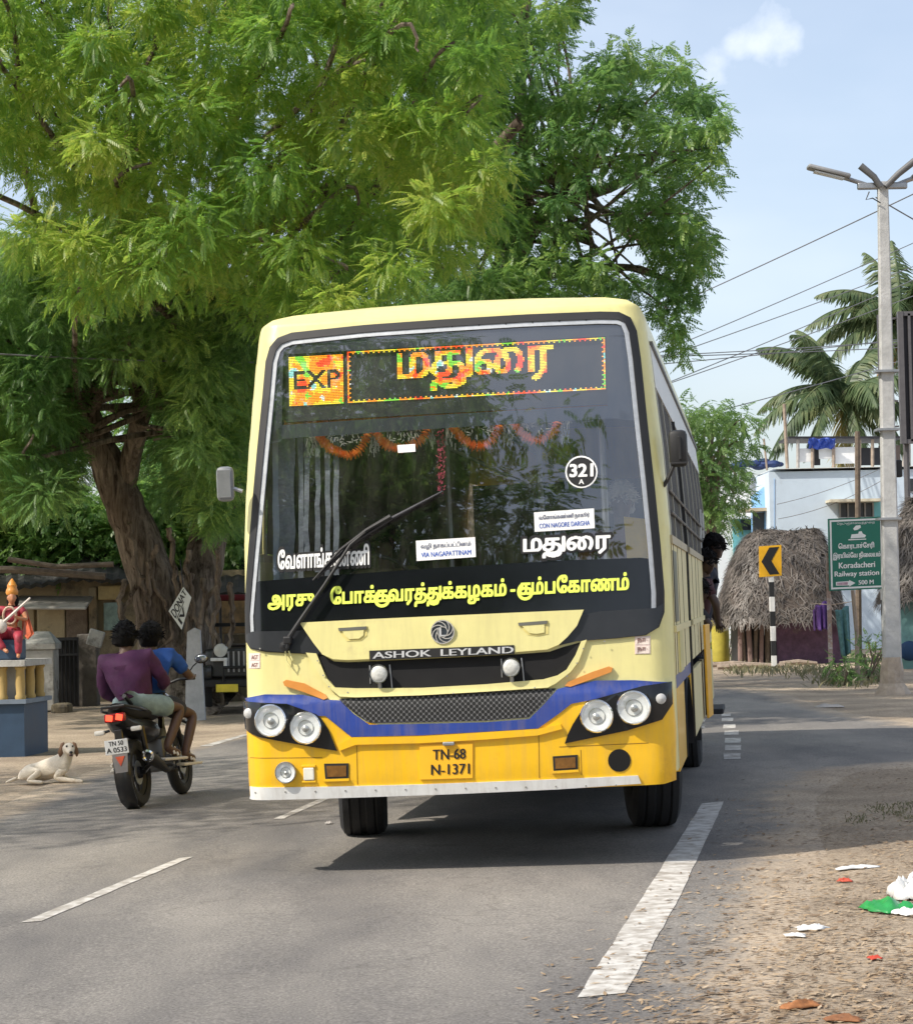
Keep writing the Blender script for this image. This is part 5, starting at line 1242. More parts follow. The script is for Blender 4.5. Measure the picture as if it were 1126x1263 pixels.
def crown_pts(clumps, per, spread=.75, hang=.35):
    P = []; D = []
    for c, r, n in clumps:
        m = int(per*n)
        v = nr.normal(size=(m, 3)); v /= np.linalg.norm(v, axis=1, keepdims=True)
        rad = nr.random(m)**.45
        sub = nr.normal(size=(m, 3))*.12
        p = np.array(c)+(v*rad[:, None]+sub)*np.array(r)
        d = v*np.array([1, 1, .55])+nr.normal(0, .45, (m, 3)); d[:, 2] -= hang
        P.append(p); D.append(d)
    return np.concatenate(P), np.concatenate(D)
def inpoly(poly, x, y):
    ins = False
    for i in range(len(poly)):
        (x0, y0), (x1, y1) = poly[i], poly[i-1]
        if (y0 > y) != (y1 > y) and x < (x1-x0)*(y-y0)/(y1-y0)+x0: ins = not ins
    return ins
def fill(poly, Y0_, Y1_, spacing, rad, rnd, flat=.75, bulge=0):
    """clumps of foliage filling the volume whose outline from the road is poly, between two distances"""
    xs = [p[0] for p in poly]; ys = [p[1] for p in poly]; out = []; pts = []
    for _ in range(3000):
        x, y = rnd.uniform(min(xs), max(xs)), rnd.uniform(min(ys), max(ys))
        if not inpoly(poly, x, y): continue
        Yd = rnd.uniform(Y0_, Y1_)
        if any((x-a)**2+(y-b)**2+((Yd-e)*70)**2*.25 < spacing**2 for a, b, e in pts): continue
        pts.append((x, y, Yd)); r = rad*rnd.uniform(.7, 1.25)*Yd/FPX
        out.append((tuple(at(x, y, Yd)), (r, r, r*flat), rnd.uniform(.8, 1.2)*(rad/50)**2))
    return out
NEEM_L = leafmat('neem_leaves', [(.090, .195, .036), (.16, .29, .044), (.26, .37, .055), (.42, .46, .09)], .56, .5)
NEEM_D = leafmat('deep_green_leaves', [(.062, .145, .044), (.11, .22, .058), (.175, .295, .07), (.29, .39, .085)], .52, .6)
LIGHT_D = leafmat('bright_green_leaves', [(.06, .13, .04), (.11, .20, .055), (.19, .29, .08)], .45, .6)
def limb(pts, r0_, r1_, n=9, jit=.02, sd=0):
    ps = spline(pts, 6); k = len(ps); rd = random.Random(sd)
    ps = [p+Vector((rd.uniform(-jit, jit), rd.uniform(-jit, jit), 0)) for p in ps]
    return ps, [r0_+(r1_-r0_)*(i/(k-1))**.8 for i in range(k)]
rnd = random.Random(4)
# --- the big tree left of the bus: leaning stem, second stem, crown over the road
TY = 36.0
tb = onground(205, TY); tree = empty('neem_tree', tb, label='huge spreading tree with a thick leaning trunk at the left roadside', cat='tree')
def loc(P, base): return [Vector(p)-base for p in P]
mb = MB()
def rough_tube(mb, pts, rad, n=18, amp=.10, fr_=2.4):
    ps = [Vector(p) for p in pts]; vs = []; k = len(ps); ref = Vector((0, 1, 0))
    for i, p in enumerate(ps):
        t = (ps[min(i+1, k-1)]-ps[max(i-1, 0)]).normalized(); a = t.cross(ref).normalized(); b = a.cross(t)
        for j in range(n):
            q = 2*math.pi*j/n; d = a*math.cos(q)+b*math.sin(q)
            f_ = 1+amp*noise.noise(Vector((math.cos(q)*fr_, math.sin(q)*fr_, i*.35)))+amp*.8*abs(math.sin(q*4+i*.08))*-1
            vs.append(p+d*rad[i]*f_)
    mb.add(vs, [(i*n+j, i*n+(j+1) % n, (i+1)*n+(j+1) % n, (i+1)*n+j) for i in range(k-1) for j in range(n)]); return mb
A_ = lambda px, py, dy=0: at(px, py, TY+dy)
for pts, r0_, r1_ in (([A_(222, 885), A_(208, 820), A_(194, 740), A_(168, 660), A_(136, 580), A_(100, 500), A_(66, 420), A_(30, 330)], .52, .17),
                      ([A_(226, 880, .4), A_(232, 800, .4), A_(246, 720, .6), A_(262, 640, .8), A_(280, 560, 1), A_(320, 440, 1), A_(390, 300, 0)], .46, .18),
                      ([A_(150, 620, .1), A_(172, 520, -.4), A_(215, 400, -1), A_(270, 250, -3)], .2, .1),
                      ([A_(275, 585, .8), A_(240, 480, 1.2), A_(190, 380, .5), A_(160, 200, -1)], .22, .1),
                      ([A_(105, 500), A_(150, 440, -1), A_(260, 330, -4), A_(420, 220, -7)], .24, .08),
                      ([A_(320, 440, 1), A_(430, 350, 0), A_(540, 260, -2), A_(640, 150, -3)], .22, .08)):
    ps, rs = limb(pts, r0_, r1_); rough_tube(mb, loc(ps, tb), [r*(1+.9*math.exp(-i/4.0)) if r0_ > .5 else r for i, r in enumerate(rs)])
for k in range(13):   # aerial roots and burls creeping over the trunk
    a = rng.uniform(150, 285); y0_ = rng.uniform(640, 720); pts = [A_(a+rng.uniform(-8, 8)*i, y0_+i*38, -.52+.02*i) for i in range(6)]
    ps, rs = limb(pts, .05, .03, jit=.03, sd=k); mb.tube(loc(ps, tb), rs, 6)
trunk = mb.build('trunk', BARK, tree, True)
POLA = [(-120, -90), (610, -90), (600, 120), (605, 250), (590, 300), (520, 335), (430, 350), (425, 385), (380, 395), (320, 385), (290, 355), (255, 345), (190, 330), (150, 360), (80, 350), (40, 320), (30, 270), (55, 235), (40, 190), (-10, 180), (-120, 240)]
ca = fill(POLA, 25, 32, 56, 44, rnd)
for k in range(26):   # boughs beyond the left edge of the picture that shade the riders
    ca.append(((rng.uniform(-11.5, -7.6), rng.uniform(13.2, 21), rng.uniform(7, 8.6)), (1.15, 1.15, .8), 1.0))
for k in range(44):  # more out-of-view crown clumps, added to shade the left wall
    ca.append(((rng.uniform(-18, -8.8), rng.uniform(32, 40), rng.uniform(6.6, 9.2)), (1.4, 1.4, .9), 1.1))
P, D = crown_pts(ca, 215, hang=.28)
h_ = nr.random(len(P)) < .55; sc_ = nr.uniform(.42, 1.0, len(P))
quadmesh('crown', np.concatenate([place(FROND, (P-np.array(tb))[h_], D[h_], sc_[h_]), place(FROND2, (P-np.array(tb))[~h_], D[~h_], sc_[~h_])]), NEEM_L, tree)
POLB = [(-120, 300), (60, 310), (150, 350), (300, 370), (420, 390), (600, 330), (640, 380), (540, 385), (330, 400), (300, 470), (296, 600), (285, 640), (215, 600), (215, 500), (190, 440), (120, 440), (70, 470), (75, 560), (40, 600), (-120, 600)]
cb = fill(POLB, 34, 40, 46, 44, rnd)
cb += fill([(-120, 310), (120, 330), (300, 350), (300, 440), (262, 480), (250, 560), (225, 560), (215, 470), (150, 440), (90, 450), (75, 520), (85, 570), (60, 620), (-120, 650)], 31, 34.5, 36, 32, rnd)
cb += fill([(225, 450), (300, 430), (300, 640), (262, 650), (232, 560)], 32, 34.5, 24, 22, rnd)
P, D = crown_pts(cb, 270, hang=.3)
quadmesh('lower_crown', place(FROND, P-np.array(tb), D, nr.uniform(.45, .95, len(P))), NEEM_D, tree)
mb = MB()
for c_, r_, n_ in [q for q in ca if q[0][0] > -7][::6]+cb[::12]:
    c_ = Vector(c_); o = A_(rng.choice((105, 170, 280, 320)), rng.choice((500, 520, 440)), 0); m_ = o.lerp(c_, .55)+Vector((rng.uniform(-.4, .4), 0, rng.uniform(-.2, .6)))
    ps, rs = limb([o, m_, c_, c_+Vector((rng.uniform(-.5, .5), -.4, rng.uniform(-.3, .3)))], .07, .015, sd=rng.randint(0, 99)); mb.tube(loc(ps, tb), rs, 5)
mb.build('branches', BARK, tree, True)
# --- the tree behind the bus whose crown reaches to the right
T2 = onground(600, 39); t2 = empty('neem_tree', T2, label='tree behind the bus with a rounded crown reaching out to the right against the sky', cat='tree')
B_ = lambda px, py, dy=0: at(px, py, 39+dy)
mb = MB()
for pts, r0_, r1_ in (([B_(600, 840), B_(598, 640), B_(606, 480), B_(625, 340), B_(650, 270)], .5, .26), ([B_(640, 300), B_(690, 245), B_(730, 238), B_(790, 210), B_(840, 150)], .19, .05),
                      ([B_(640, 300), B_(650, 200), B_(640, 90), B_(650, 0)], .2, .08), ([B_(700, 242), B_(740, 170), B_(780, 100)], .1, .03), ([B_(620, 360), B_(690, 335), B_(780, 330), B_(830, 350)], .13, .04), ([B_(600, 400), B_(540, 330), B_(500, 240)], .16, .06)):
    ps, rs = limb(pts, r0_, r1_); rough_tube(mb, loc(ps, T2), rs, 12)
mb.build('trunk', BARK, t2, True)
POLC = [(420, -90), (715, -90), (722, 0), (700, 40), (672, 70), (665, 90), (705, 110), (735, 80), (765, 55), (800, 75), (825, 70), (850, 100), (880, 130), (892, 170), (885, 205), (862, 235), (850, 210), (825, 225), (800, 250), (770, 215), (735, 215), (705, 240), (720, 280), (700, 290), (640, 300), (600, 290), (560, 280), (420, 330)]
POLC2 = [(600, 335), (660, 310), (720, 320), (770, 340), (790, 350), (770, 366), (620, 375), (560, 380), (560, 340)]
POLC3 = [(795, 240), (850, 250), (868, 290), (868, 330), (862, 350), (835, 345), (800, 300), (785, 290), (760, 260)]
POLC4 = [(800, 340), (850, 350), (856, 365), (840, 385), (852, 425), (842, 445), (826, 420), (812, 390)]
cc = fill(POLC, 35, 41, 40, 23, rnd)+fill(POLC2, 35, 39, 30, 20, rnd)+fill(POLC3, 36, 39, 24, 17, rnd)+fill(POLC4, 36, 38, 17, 11, rnd)
for px, py, r in ((868, 160, 17), (876, 182, 14), (845, 122, 18), (775, 72, 14), (805, 80, 14), (750, 95, 18), (700, 128, 20), (665, 150, 22), (845, 275, 16), (765, 130, 22), (805, 150, 22), (725, 160, 20), (690, 190, 20), (835, 190, 16), (630, 210, 26), (610, 130, 26), (570, 190, 28), (640, 40, 26), (600, 60, 26), (690, 20, 18), (560, 120, 26), (620, 270, 22), (560, 260, 26), (500, 200, 30), (880, 140, 10), (890, 165, 9), (820, 60, 9), (840, 80, 10), (770, 50, 9)):
    for k in (0, 1):
        Yd = 36+2.5*k+rnd.uniform(-.5, .5); rr = r*Yd/FPX; cc.append((tuple(at(px, py, Yd)), (rr, rr, rr*.8), (r/50)**2*1.2))
P, D = crown_pts(cc, 290, hang=.3)
quadmesh('crown', place(BROAD, P-np.array(T2), D, nr.uniform(.5, .95, len(P))), NEEM_D, t2)
mb = MB()
for c_, r_, n_ in cc[::8]:
    c_ = Vector(c_); o = B_(rng.choice((640, 690, 730, 620)), rng.choice((300, 245, 240, 360))); ps, rs = limb([o, o.lerp(c_, .5)+Vector((0, 0, rng.uniform(-.2, .4))), c_], .05, .012, sd=rng.randint(0, 99)); mb.tube(loc(ps, T2), rs, 5)
mb.build('branches', BARK, t2, True)
def simple_tree(name, label, px, Y, polys, mat, tm, per, rad, sp, group=None, dy=2, th=.16):
    b = onground(px, Y); t = empty(name, b, label=label, cat='tree', group=group); cl = []
    for p in polys: cl += fill(p, Y-dy, Y+dy, sp, rad, rnd)
    P, D = crown_pts(cl, per, hang=.35); quadmesh('crown', place(tm, P-np.array(b), D, nr.uniform(.8, 1.3, len(P))), mat, t)
    mb = MB(); top = sum((Vector(c[0]) for c in cl), Vector())/len(cl)
    ps, rs = limb([b, b.lerp(top, .5)+Vector((.2, 0, 0)), top], th, th*.4); rough_tube(mb, loc(ps, b), rs, 9)
    for c_ in cl[::2]:
        ps, rs = limb([b.lerp(top, .6), top.lerp(Vector(c_[0]), .5), Vector(c_[0])], th*.35, .01); mb.tube(loc(ps, b), rs, 5)
    mb.build('trunk', BARK, t, True); return t
simple_tree('roadside_tree', 'light green feathery tree between the bus roof and the blue house', 868, 58, [[(835, 500), (865, 515), (880, 505), (920, 515), (925, 540), (905, 560), (915, 600), (900, 640), (830, 640)]], LIGHT_D, BROAD, 110, 26, 26, th=.2)
simple_tree('background_tree', 'dark tree standing beyond the old tiled roof at far left', 20, 56, [[(-150, 380), (60, 400), (110, 480), (95, 540), (60, 600), (-150, 640)]], NEEM_D, BROAD, 150, 60, 48, dy=3, th=.3)
simple_tree('background_tree', 'dark tree behind the old wall, seen between the two stems', 250, 54, [[(175, 480), (340, 440), (340, 690), (200, 690), (190, 600)]], NEEM_D, BROAD, 150, 55, 46, dy=3, th=.3)
simple_tree('creeper_shrub', 'dark shrubs and creepers growing over the old tiled roof', 70, 43.5, [[(-60, 600), (60, 600), (120, 625), (150, 645), (150, 700), (60, 700), (-60, 690)], [(150, 600), (290, 600), (290, 700), (150, 700)]], NEEM_D, BROAD, 190, 28, 20, dy=1.2, th=.08)
# coconut palms
PALM = leafmat('palm_leaves', [(.05, .085, .04), (.10, .15, .065), (.20, .23, .11)], .35, 1.6)
PALMY = leafmat('yellowed_palm_leaves', [(.20, .17, .04), (.32, .26, .07)], .3, .8)
PALMO = leafmat('dry_palm_leaves', [(.30, .16, .03), (.42, .25, .06)], .3, .8)
def palm(label, px, py, Y, fr_len, dirs, base_px):
    c_ = at(px, py, Y); b = onground(base_px, Y); t = empty('coconut_palm', b, label=label, cat='palm', group='coconut palms behind the house')
    ps, rs = limb([b, b.lerp(c_, .5)+Vector((.25, 0, 0)), c_-Vector((0, 0, .1))], .19, .13, jit=.01); MB().tube(loc(ps, b), rs, 10).build('trunk', CONC, t, True)
    MB().ball(c_-b-Vector((0, 0, .12)), (.2, .2, .3), 10, 8).build('crownshaft', WOOD, t, True)
    for k in range(7): MB().ball(c_-b+Vector((rng.uniform(-.35, .35), rng.uniform(-.35, .1), -.3+rng.uniform(-.15, .1))), .13, 10, 8).build('coconut', M('green_coconut', (.16, .14, .05), .5), t, True)
    for (az, el, kind, ln) in dirs:
        a, e = R(az), R(el); L_ = fr_len*ln; q = []; pts = []; N_ = 34
        d0 = Vector((math.cos(a)*math.cos(e), math.sin(a)*math.cos(e), math.sin(e))); sd = Vector((-math.sin(a), math.cos(a), 0)); p = c_-b; v = d0.copy()
        for i in range(N_+1):
            pts.append(p.copy()); v = (v+Vector((0, 0, -.045*(1.3 if kind else 1)))).normalized(); p = p+v*L_/N_
        for i in range(3, N_+1):
            s_ = i/N_; ll = L_*.24*math.sin(math.pi*min(1, .18+.80*s_))**.7
            tng = (pts[min(i+1, N_)]-pts[i-1]).normalized(); nrm = sd.cross(tng)
            for sg in (-1, 1):
                for m_ in (0, .5):
                    base = pts[i].lerp(pts[i-1], m_); dd = (sd*sg*rng.uniform(.55, .9)+tng*.6+Vector((rng.gauss(0, .12), rng.gauss(0, .12), -.5-.4*rng.random()))).normalized(); wv = tng*.034
                    tip = base+dd*ll*rng.uniform(.85, 1.1)-Vector((0, 0, ll*.18)); md_ = base+dd*ll*.5
                    q.append([base-wv, base+wv, md_+wv*1.3, md_-wv*1.3]); q.append([md_-wv*1.3, md_+wv*1.3, tip+wv*.2, tip-wv*.2])
        o = quadmesh('frond', np.array([[list(u) for u in z_] for z_ in q]), (PALM, PALMY, PALMO)[kind], t)
        mid = MB().tube(pts, [.05-.04*i/N_ for i in range(N_+1)], 5).build('midrib', (PALM, PALMY, PALMO)[kind], o, True)
palm('coconut palm with a drooping yellow frond just above the tarpaulin roof', 1040, 487, 74, 3.3, [(165, 62, 0, 1), (150, 35, 0, 1), (185, 20, 0, 1.05), (200, 5, 0, 1), (172, -5, 0, 1), (120, 70, 0, .9), (60, 60, 0, .9), (30, 30, 0, .9), (-10, 15, 0, 1), (-25, 40, 0, 1), (10, -10, 0, 1), (230, 30, 0, .9), (255, -38, 1, 1.0), (280, -20, 0, .9), (300, 10, 0, .9), (190, -28, 0, .8), (-15, -30, 0, .9), (240, 10, 0, .95)]+[(rng.uniform(0, 360), rng.uniform(-25, 75), 0, rng.uniform(.8, 1.05)) for _ in range(10)], 1042)
palm('taller coconut palm with a dry orange frond behind the concrete lamp post', 1112, 395, 80, 3.4, [(170, 55, 0, 1), (155, 30, 0, 1), (180, 38, 0, 1.1), (190, 10, 0, 1.05), (120, 75, 0, 1), (90, 80, 0, 1), (60, 65, 0, 1), (20, 45, 0, 1), (-10, 20, 0, 1), (230, 40, 0, 1), (260, -30, 0, .9), (215, -42, 2, 1.0), (226, -25, 2, .85), (300, 5, 0, 1), (200, -15, 0, .9), (-30, -20, 0, .9)]+[(rng.uniform(0, 360), rng.uniform(-25, 75), 0, rng.uniform(.8, 1.05)) for _ in range(10)], 1105)

# ------------------------------------------------------------------ right side: hut, signs, lamp post, house
def vbox(x0, x1, y0_, y1_, Y, depth, mb=None):
    """box whose front face fills the picture rectangle at distance Y"""
    a = at(x0, y1_, Y); b = at(x1, y0_, Y); c_ = (a+b)/2
    (mb or MB()); m_ = mb or MB(); m_.box((c_.x, Y+depth/2, c_.z), (abs(b.x-a.x), depth, abs(b.z-a.z))); return m_
STRAW = M('weathered_thatch', (.09, .072, .06), .95, var=.3, scale=12, bump=.6, bscale=40)
STRAWS = leafmat('straw_ends', [(.05, .044, .040), (.13, .115, .10), (.27, .235, .205)], .1, 2.2)
def thatch(name, root, base, ridge, h0, ns=34, nstraw=7000, sag=.25, slen=.30, seed=0):
    """roof lofted from an oval eave ring to a short ridge; base=(cx,cy,z,rx,ry), ridge=(x0,x1,z)"""
    cx_, cy_, z0, rx, ry = base; xa, xb, z1 = ridge; vs = []; m_ = 14; rd = np.random.default_rng(seed)
    def S_(u, t):
        a = 2*math.pi*u; ex = abs(math.cos(a))**.7*math.copysign(1, math.cos(a)); ey = abs(math.sin(a))**.7*math.copysign(1, math.sin(a))
        bx, by = cx_+rx*ex, cy_+ry*ey; txx = (xa+xb)/2+(xb-xa)/2*ex; k = t; prof = t**(1+sag)
        rr = 1-.999*k
        x = txx+(bx-txx)*(1-k)**.85; y = cy_+(by-cy_)*(1-k)**.85; z = z0+(z1-z0)*(1-(1-k)**1.75)
        n_ = noise.noise(Vector((x*1.6, y*1.6, z*1.6+seed)))*.10+noise.noise(Vector((x*5, y*5, z*5)))*.04
        return Vector((x, y, z+n_*(1-.5*k)))
    for i in range(m_+1):
        for j in range(ns): vs.append(S_(j/ns, i/m_))
    mb = MB().add(vs, [(i*ns+j, i*ns+(j+1) % ns, (i+1)*ns+(j+1) % ns, (i+1)*ns+j) for i in range(m_) for j in range(ns)])
    r = mb.build('thatched_roof', STRAW, root, True)
    q = np.zeros((nstraw, 4, 3))
    for k in range(nstraw):
        u, t = rd.random(), rd.random()**1.25*.97; p = S_(u, t); pu = S_(u, t+.03); dn = (p-pu).normalized(); sd = (S_(u+.01, t)-p).normalized(); nn = dn.cross(sd)
        if nn.z < 0: nn = -nn
        L_ = slen*rd.uniform(.5, 1.3); w_ = .012*rd.uniform(.6, 1.8); d = (dn*rd.uniform(.2, 1)+sd*rd.normal(0, .7)+nn*rd.uniform(-.05, .28)).normalized(); p = p+nn*.02
        q[k] = [p-sd*w_, p+sd*w_, p+d*L_+sd*w_*.3-Vector((0, 0, .04)), p+d*L_-sd*w_*.3-Vector((0, 0, .04))]
    quadmesh('straw', q, STRAWS, r); return r
HY = 50.0
hb = onground(968, HY+1); hut = empty('thatched_hut', hb, label='round backed thatched hut with purple wall behind the chevron sign', cat='hut')
pz = lambda py, Y=HY: at(968, py, Y).z
px_ = lambda px, Y=HY: at(px, 742, Y).x
thatch('hut', hut, (px_(968)-hb.x, 0, pz(768)-hb.z, px_(1052)-px_(968)-.05, 1.5), (px_(946)-hb.x, px_(1014)-hb.x, pz(652)-hb.z), 0, nstraw=9000, seed=3, slen=.2)
MB().box(((px_(1000)-hb.x), -.75, .55), (px_(1042)-px_(958), .12, 1.25)).build('mud_wall', M('purple_mud_wall', (.13, .075, .125), .95, var=.35, scale=5, bump=.5, bscale=12, col2=(.2, .15, .15), c2=.58), hut)
MB().box((0, .3, .6), (2.2, 1.6, 1.3)).build('inner_wall', DARK, hut)
for i, px in enumerate((912, 918, 925, 931, 938, 946, 954)):
    MB().tube([(px_(px)-hb.x, -.85+.05*(i % 2), -.1), (px_(px)-hb.x+rng.uniform(-.05, .05), -.82, 1.15+rng.uniform(-.1, .1))], rng.uniform(.04, .06), 7).build('wall_post', WOOD if i % 2 else M('pinkish_wood', (.25, .17, .15), .85), hut)
H2 = 45.0; h2 = onground(1150, H2+1); hut2 = empty('thatched_hut', h2, label='thatched hut with a pale green wall at the right edge beside the lamp post', cat='hut')
thatch('hut', hut2, (0, 0, at(1150, 742, H2).z-h2.z, 1.05, 1.3), (-.2, .6, at(1150, 610, H2).z-h2.z), 0, nstraw=6000, seed=9)
MB().box((.05, -.4, .66), (1.75, 1.0, 1.5), bev=.02).build('wall', M('pale_green_wall', (.18, .34, .32), .9, var=.15, scale=4, col2=(.12, .22, .22), c2=.6), hut2)
tag(MB().ball(at(1122, 803, H2-.2), (.22, .1, .2), 12, 8).box(at(1119, 808, H2-.2), (.3, .12, .12), bev=.05).build('cloth_bundle', M('navy_bundle', (.015, .05, .12), .8), None, True), 'dark blue cloth bundle hanging on the pale green hut wall', 'bundle')
# clothes drying beside the hut
def cloth(name, label, cols, Y, mat, seed):
    """hanging cloth from picture corners tl,tr,br,bl with folds"""
    tl, tr, br, b_ = [at(*c_, Y) for c_ in cols]; nu, nv = 14, 12; vs = []
    for j in range(nv+1):
        for i in range(nu+1):
            u, v = i/nu, j/nv; p = (tl*(1-u)+tr*u)*(1-v)+(b_*(1-u)+br*u)*v
            vs.append(p+Vector((0, .05*math.sin(u*14+seed)*(.3+v), .02*math.sin(u*9+seed))))
    o = MB().add(vs, [(j*(nu+1)+i, j*(nu+1)+i+1, (j+1)*(nu+1)+i+1, (j+1)*(nu+1)+i) for j in range(nv) for i in range(nu)]).build(name, mat, None, True)
    m_ = o.modifiers.new('thickness', 'SOLIDIFY'); m_.thickness = .012; return tag(o, label, 'cloth', 'clothes drying beside the hut')
cloth('hanging_cloth', 'teal cloth hanging under the green station sign', [(1030, 754), (1047, 747), (1050, 806), (1038, 812)], 42.5, M('teal_cloth', (.10, .22, .23), .9, var=.3, scale=14, bump=.3), 1)
cloth('hanging_cloth', 'purple cloth hanging from the eave of the thatched hut', [(1008, 748), (1020, 740), (1021, 776), (1009, 778)], 45.5, M('purple_cloth', (.11, .05, .22), .9, var=.2), 2)
cloth('hanging_cloth', 'violet shirt hanging beside the green sign post', [(1003, 752), (1009, 744), (1010, 774), (1004, 778)], 45.6, M('violet_cloth', (.10, .045, .17), .9, var=.2), 3)
a_, b_ = at(1000, 744, 45.6), at(1052, 742, 43.0)
tag(MB().tube([a_, (a_+b_)/2-Vector((0, 0, .05)), b_], .008, 5).build('clothes_line', WOODL), 'thin clothes line between the hut eave and sign post', 'line')
# chevron curve sign
cb_ = gp(955, 827); CYd = cb_.y
def upx(px, py, Y, base): return at(px, py, Y)-base
chev = empty('chevron_sign', cb_, label='yellow sign with black arrow pointing left on a black and white post', cat='road sign')
top = upx(950, 700, CYd, cb_); hgt = at(950, 640, CYd).z-cb_.z
mb = [MB(), MB()]
n = 7; zt = upx(950, 700, CYd, cb_).z; dxp = (at(951, 712, CYd).x-cb_.x)
for i in range(n):
    z0, z1 = zt*i/n, zt*(i+1)/n
    mb[i % 2].box((dxp*((z0+z1)/2/zt), 0, (z0+z1)/2), (.10, .10, z1-z0), bev=.004)
mb[0].build('post_white_bands', WHITE, chev); mb[1].build('post_black_bands', M('post_black', (.015, .015, .016), .6), chev)
c1, c2, c3, c4 = [upx(*p, CYd-.06, cb_) for p in ((936, 674), (963.5, 672), (964, 710), (936.5, 712))]
plt_ = MB().prism([c1, c2, c3, c4], (0, .03, 0)).build('sign_plate', M('road_yellow', (.80, .42, .01), .45, var=.06), chev)
def inq(u, v, off=-.006): return (c1*(1-u)+c2*u)*(1-v)+(c4*(1-u)+c3*u)*v+Vector((0, off, 0))
MB().prism([inq(.10, .5), inq(.46, .06), inq(.90, .06), inq(.55, .5), inq(.90, .94), inq(.46, .94)], (0, .004, 0)).build('arrow', INK, plt_)
# green station sign
sb_ = gp(1025, 838); SY = sb_.y
sgn = empty('station_sign', sb_, label='green station direction board with white border and lettering on two posts', cat='sign')
d1, d2, d3, d4 = [upx(*p, SY-.08, sb_) for p in ((1021, 640), (1089.5, 637), (1091, 726), (1023, 729))]
GREEN = M('sign_green', (.004, .16, .105), .4, var=.06)
board = MB().prism([d1, d2, d3, d4], (0, .035, 0)).build('board', GREEN, sgn)
def sq(u, v, off=-.006): return (d1*(1-u)+d2*u)*(1-v)+(d4*(1-u)+d3*u)*v+Vector((0, off, 0))
mb = MB()
for a, b, e, f in ((.03, .02, .97, .045), (.03, .955, .97, .98), (.03, .045, .06, .955), (.94, .045, .97, .955)):
    mb.prism([sq(a, b), sq(e, b), sq(e, f), sq(a, f)], (0, .005, 0))
mb.build('border', WHITEL, board)
def sgt(tok, u0_, v0, u1, v1, dil=.03, rows=22): return text('sign_lettering', tok, [(u0_, v0, 0), (u1, v0, 0), (u1, v1, 0), (u0_, v1, 0)], lambda p: sq(p.x, p.y, -.008), WHITEL, board, rows, dil)
sgt('ெநடுஞ்சாைலத்துைற', .16, .055, .84, .10, .0, 14)
sgt(['ெகாரடாச்ேசரி'], .18, .345, .82, .44, .04); sgt(['இரயில்ேவ நிைலயம்'], .08, .475, .93, .58, .04)
sgt('Koradacheri', .18, .615, .83, .695, .03); sgt('Railway station', .10, .735, .90, .83, .03); sgt('500 M', .53, .87, .80, .93, .03)
mb = MB().prism([sq(.12, .88), sq(.36, .875), sq(.36, .86), sq(.47, .905), sq(.36, .95), sq(.36, .935), sq(.12, .93)], (0, .004, 0)); mb.build('arrow', WHITEL, board)
MB().prism([sq(.14, .89, -.011), sq(.34, .885, -.011), sq(.33, .925, -.011), sq(.14, .92, -.011)], (0, .004, 0)).build('torn_sticker', M('pale_red_blue', (.55, .35, .42), .6, var=.4, scale=30), board)
mb = MB().prism([sq(.36+.2*x_, .32-.2*y_) for x_, y_ in ((.0, .05), (1.6, .05), (1.6, .12), (0, .12))], (0, .004, 0))
mb.prism([sq(.40, .285), sq(.66, .28), sq(.68, .25), (sq(.62, .225)), sq(.60, .19), sq(.55, .195), sq(.54, .225), sq(.42, .23)], (0, .004, 0)).prism([sq(.47, .175), sq(.45, .15), sq(.50, .11), sq(.58, .105), sq(.59, .14), sq(.53, .17)], (0, .004, 0)); mb.build('train_symbol', WHITEL, board)
pa = MB().box((0, 0, d4.z*.5+.3), (.07, .06, d4.z+.75)).build('rusty_post', M('rust_white_post', (.36, .25, .2), .8, var=.3, scale=14, col2=(.55, .52, .5), c2=.5), sgn)
x2 = at(1090, 800, SY).x-sb_.x; mb2 = [MB(), MB()]
for i in range(6): mb2[i % 2].box((x2+.03, .0, (i+.5)*(d4.z+.1)/6), (.11, .09, (d4.z+.1)/6))
mb2[1].build('post_white_bands', WHITE, sgn); mb2[0].build('post_black_bands', M('post_dark', (.03, .028, .027), .7), sgn)
_t = gp(1056, 838); _zt = at(1054, 728, _t.y-.4).z
tag(MB().tube([_t+Vector((0, -.1, -.1)), _t.lerp(Vector((_t.x-.02, _t.y-.1, _zt)), .5)+Vector((.03, 0, 0)), (_t.x-.04, _t.y-.1, _zt)], [.045, .038, .035], 7).build('stake', WOODL), 'thin crooked wooden stake standing below the green sign', 'stake')
_t2 = onground(1057, 47); tag(MB().tube([_t2, at(1058, 640, 47), at(1057.5, 532, 47)], [.07, .06, .055], 8).build('utility_pole', WOOD), 'slim dark wooden pole rising behind the green sign', 'pole')
# concrete lamp post
lb_ = gp(1101, 856); LY = lb_.y
lampo = empty('lamp_post', lb_, label='tall grey concrete lamp post with lamp arms beside the green sign', cat='lamp post')
def lp(px, py, dy=0): return at(px, py, LY+dy)-lb_
mb = MB(); vs = []; k = 26; topz = lp(1088.5, 224)
for i in range(k+1):
    t = i/k; p = Vector((0, 0, -.1)).lerp(topz, t); w_ = .135-.06*t; 
    for sx, sy in ((-1, -.8), (-.8, -1), (.8, -1), (1, -.8), (1, .8), (.8, 1), (-.8, 1), (-1, .8)): vs.append(p+Vector((sx*w_*(1+.03*noise.noise(Vector((i*.7, sx, sy)))), sy*w_*.8, 0)))
mb.add(vs, [(i*8+j, i*8+(j+1) % 8, (i+1)*8+(j+1) % 8, (i+1)*8+j) for i in range(k) for j in range(8)]+[tuple(k*8+j for j in range(8))]); mb.build('pole', M('pale_grey_concrete', (.47, .47, .46), .8, var=.18, scale=6, bump=.2, bscale=30, col2=(.33, .32, .31), c2=.58), lampo)
mb = MB(); vs = []; n = 12
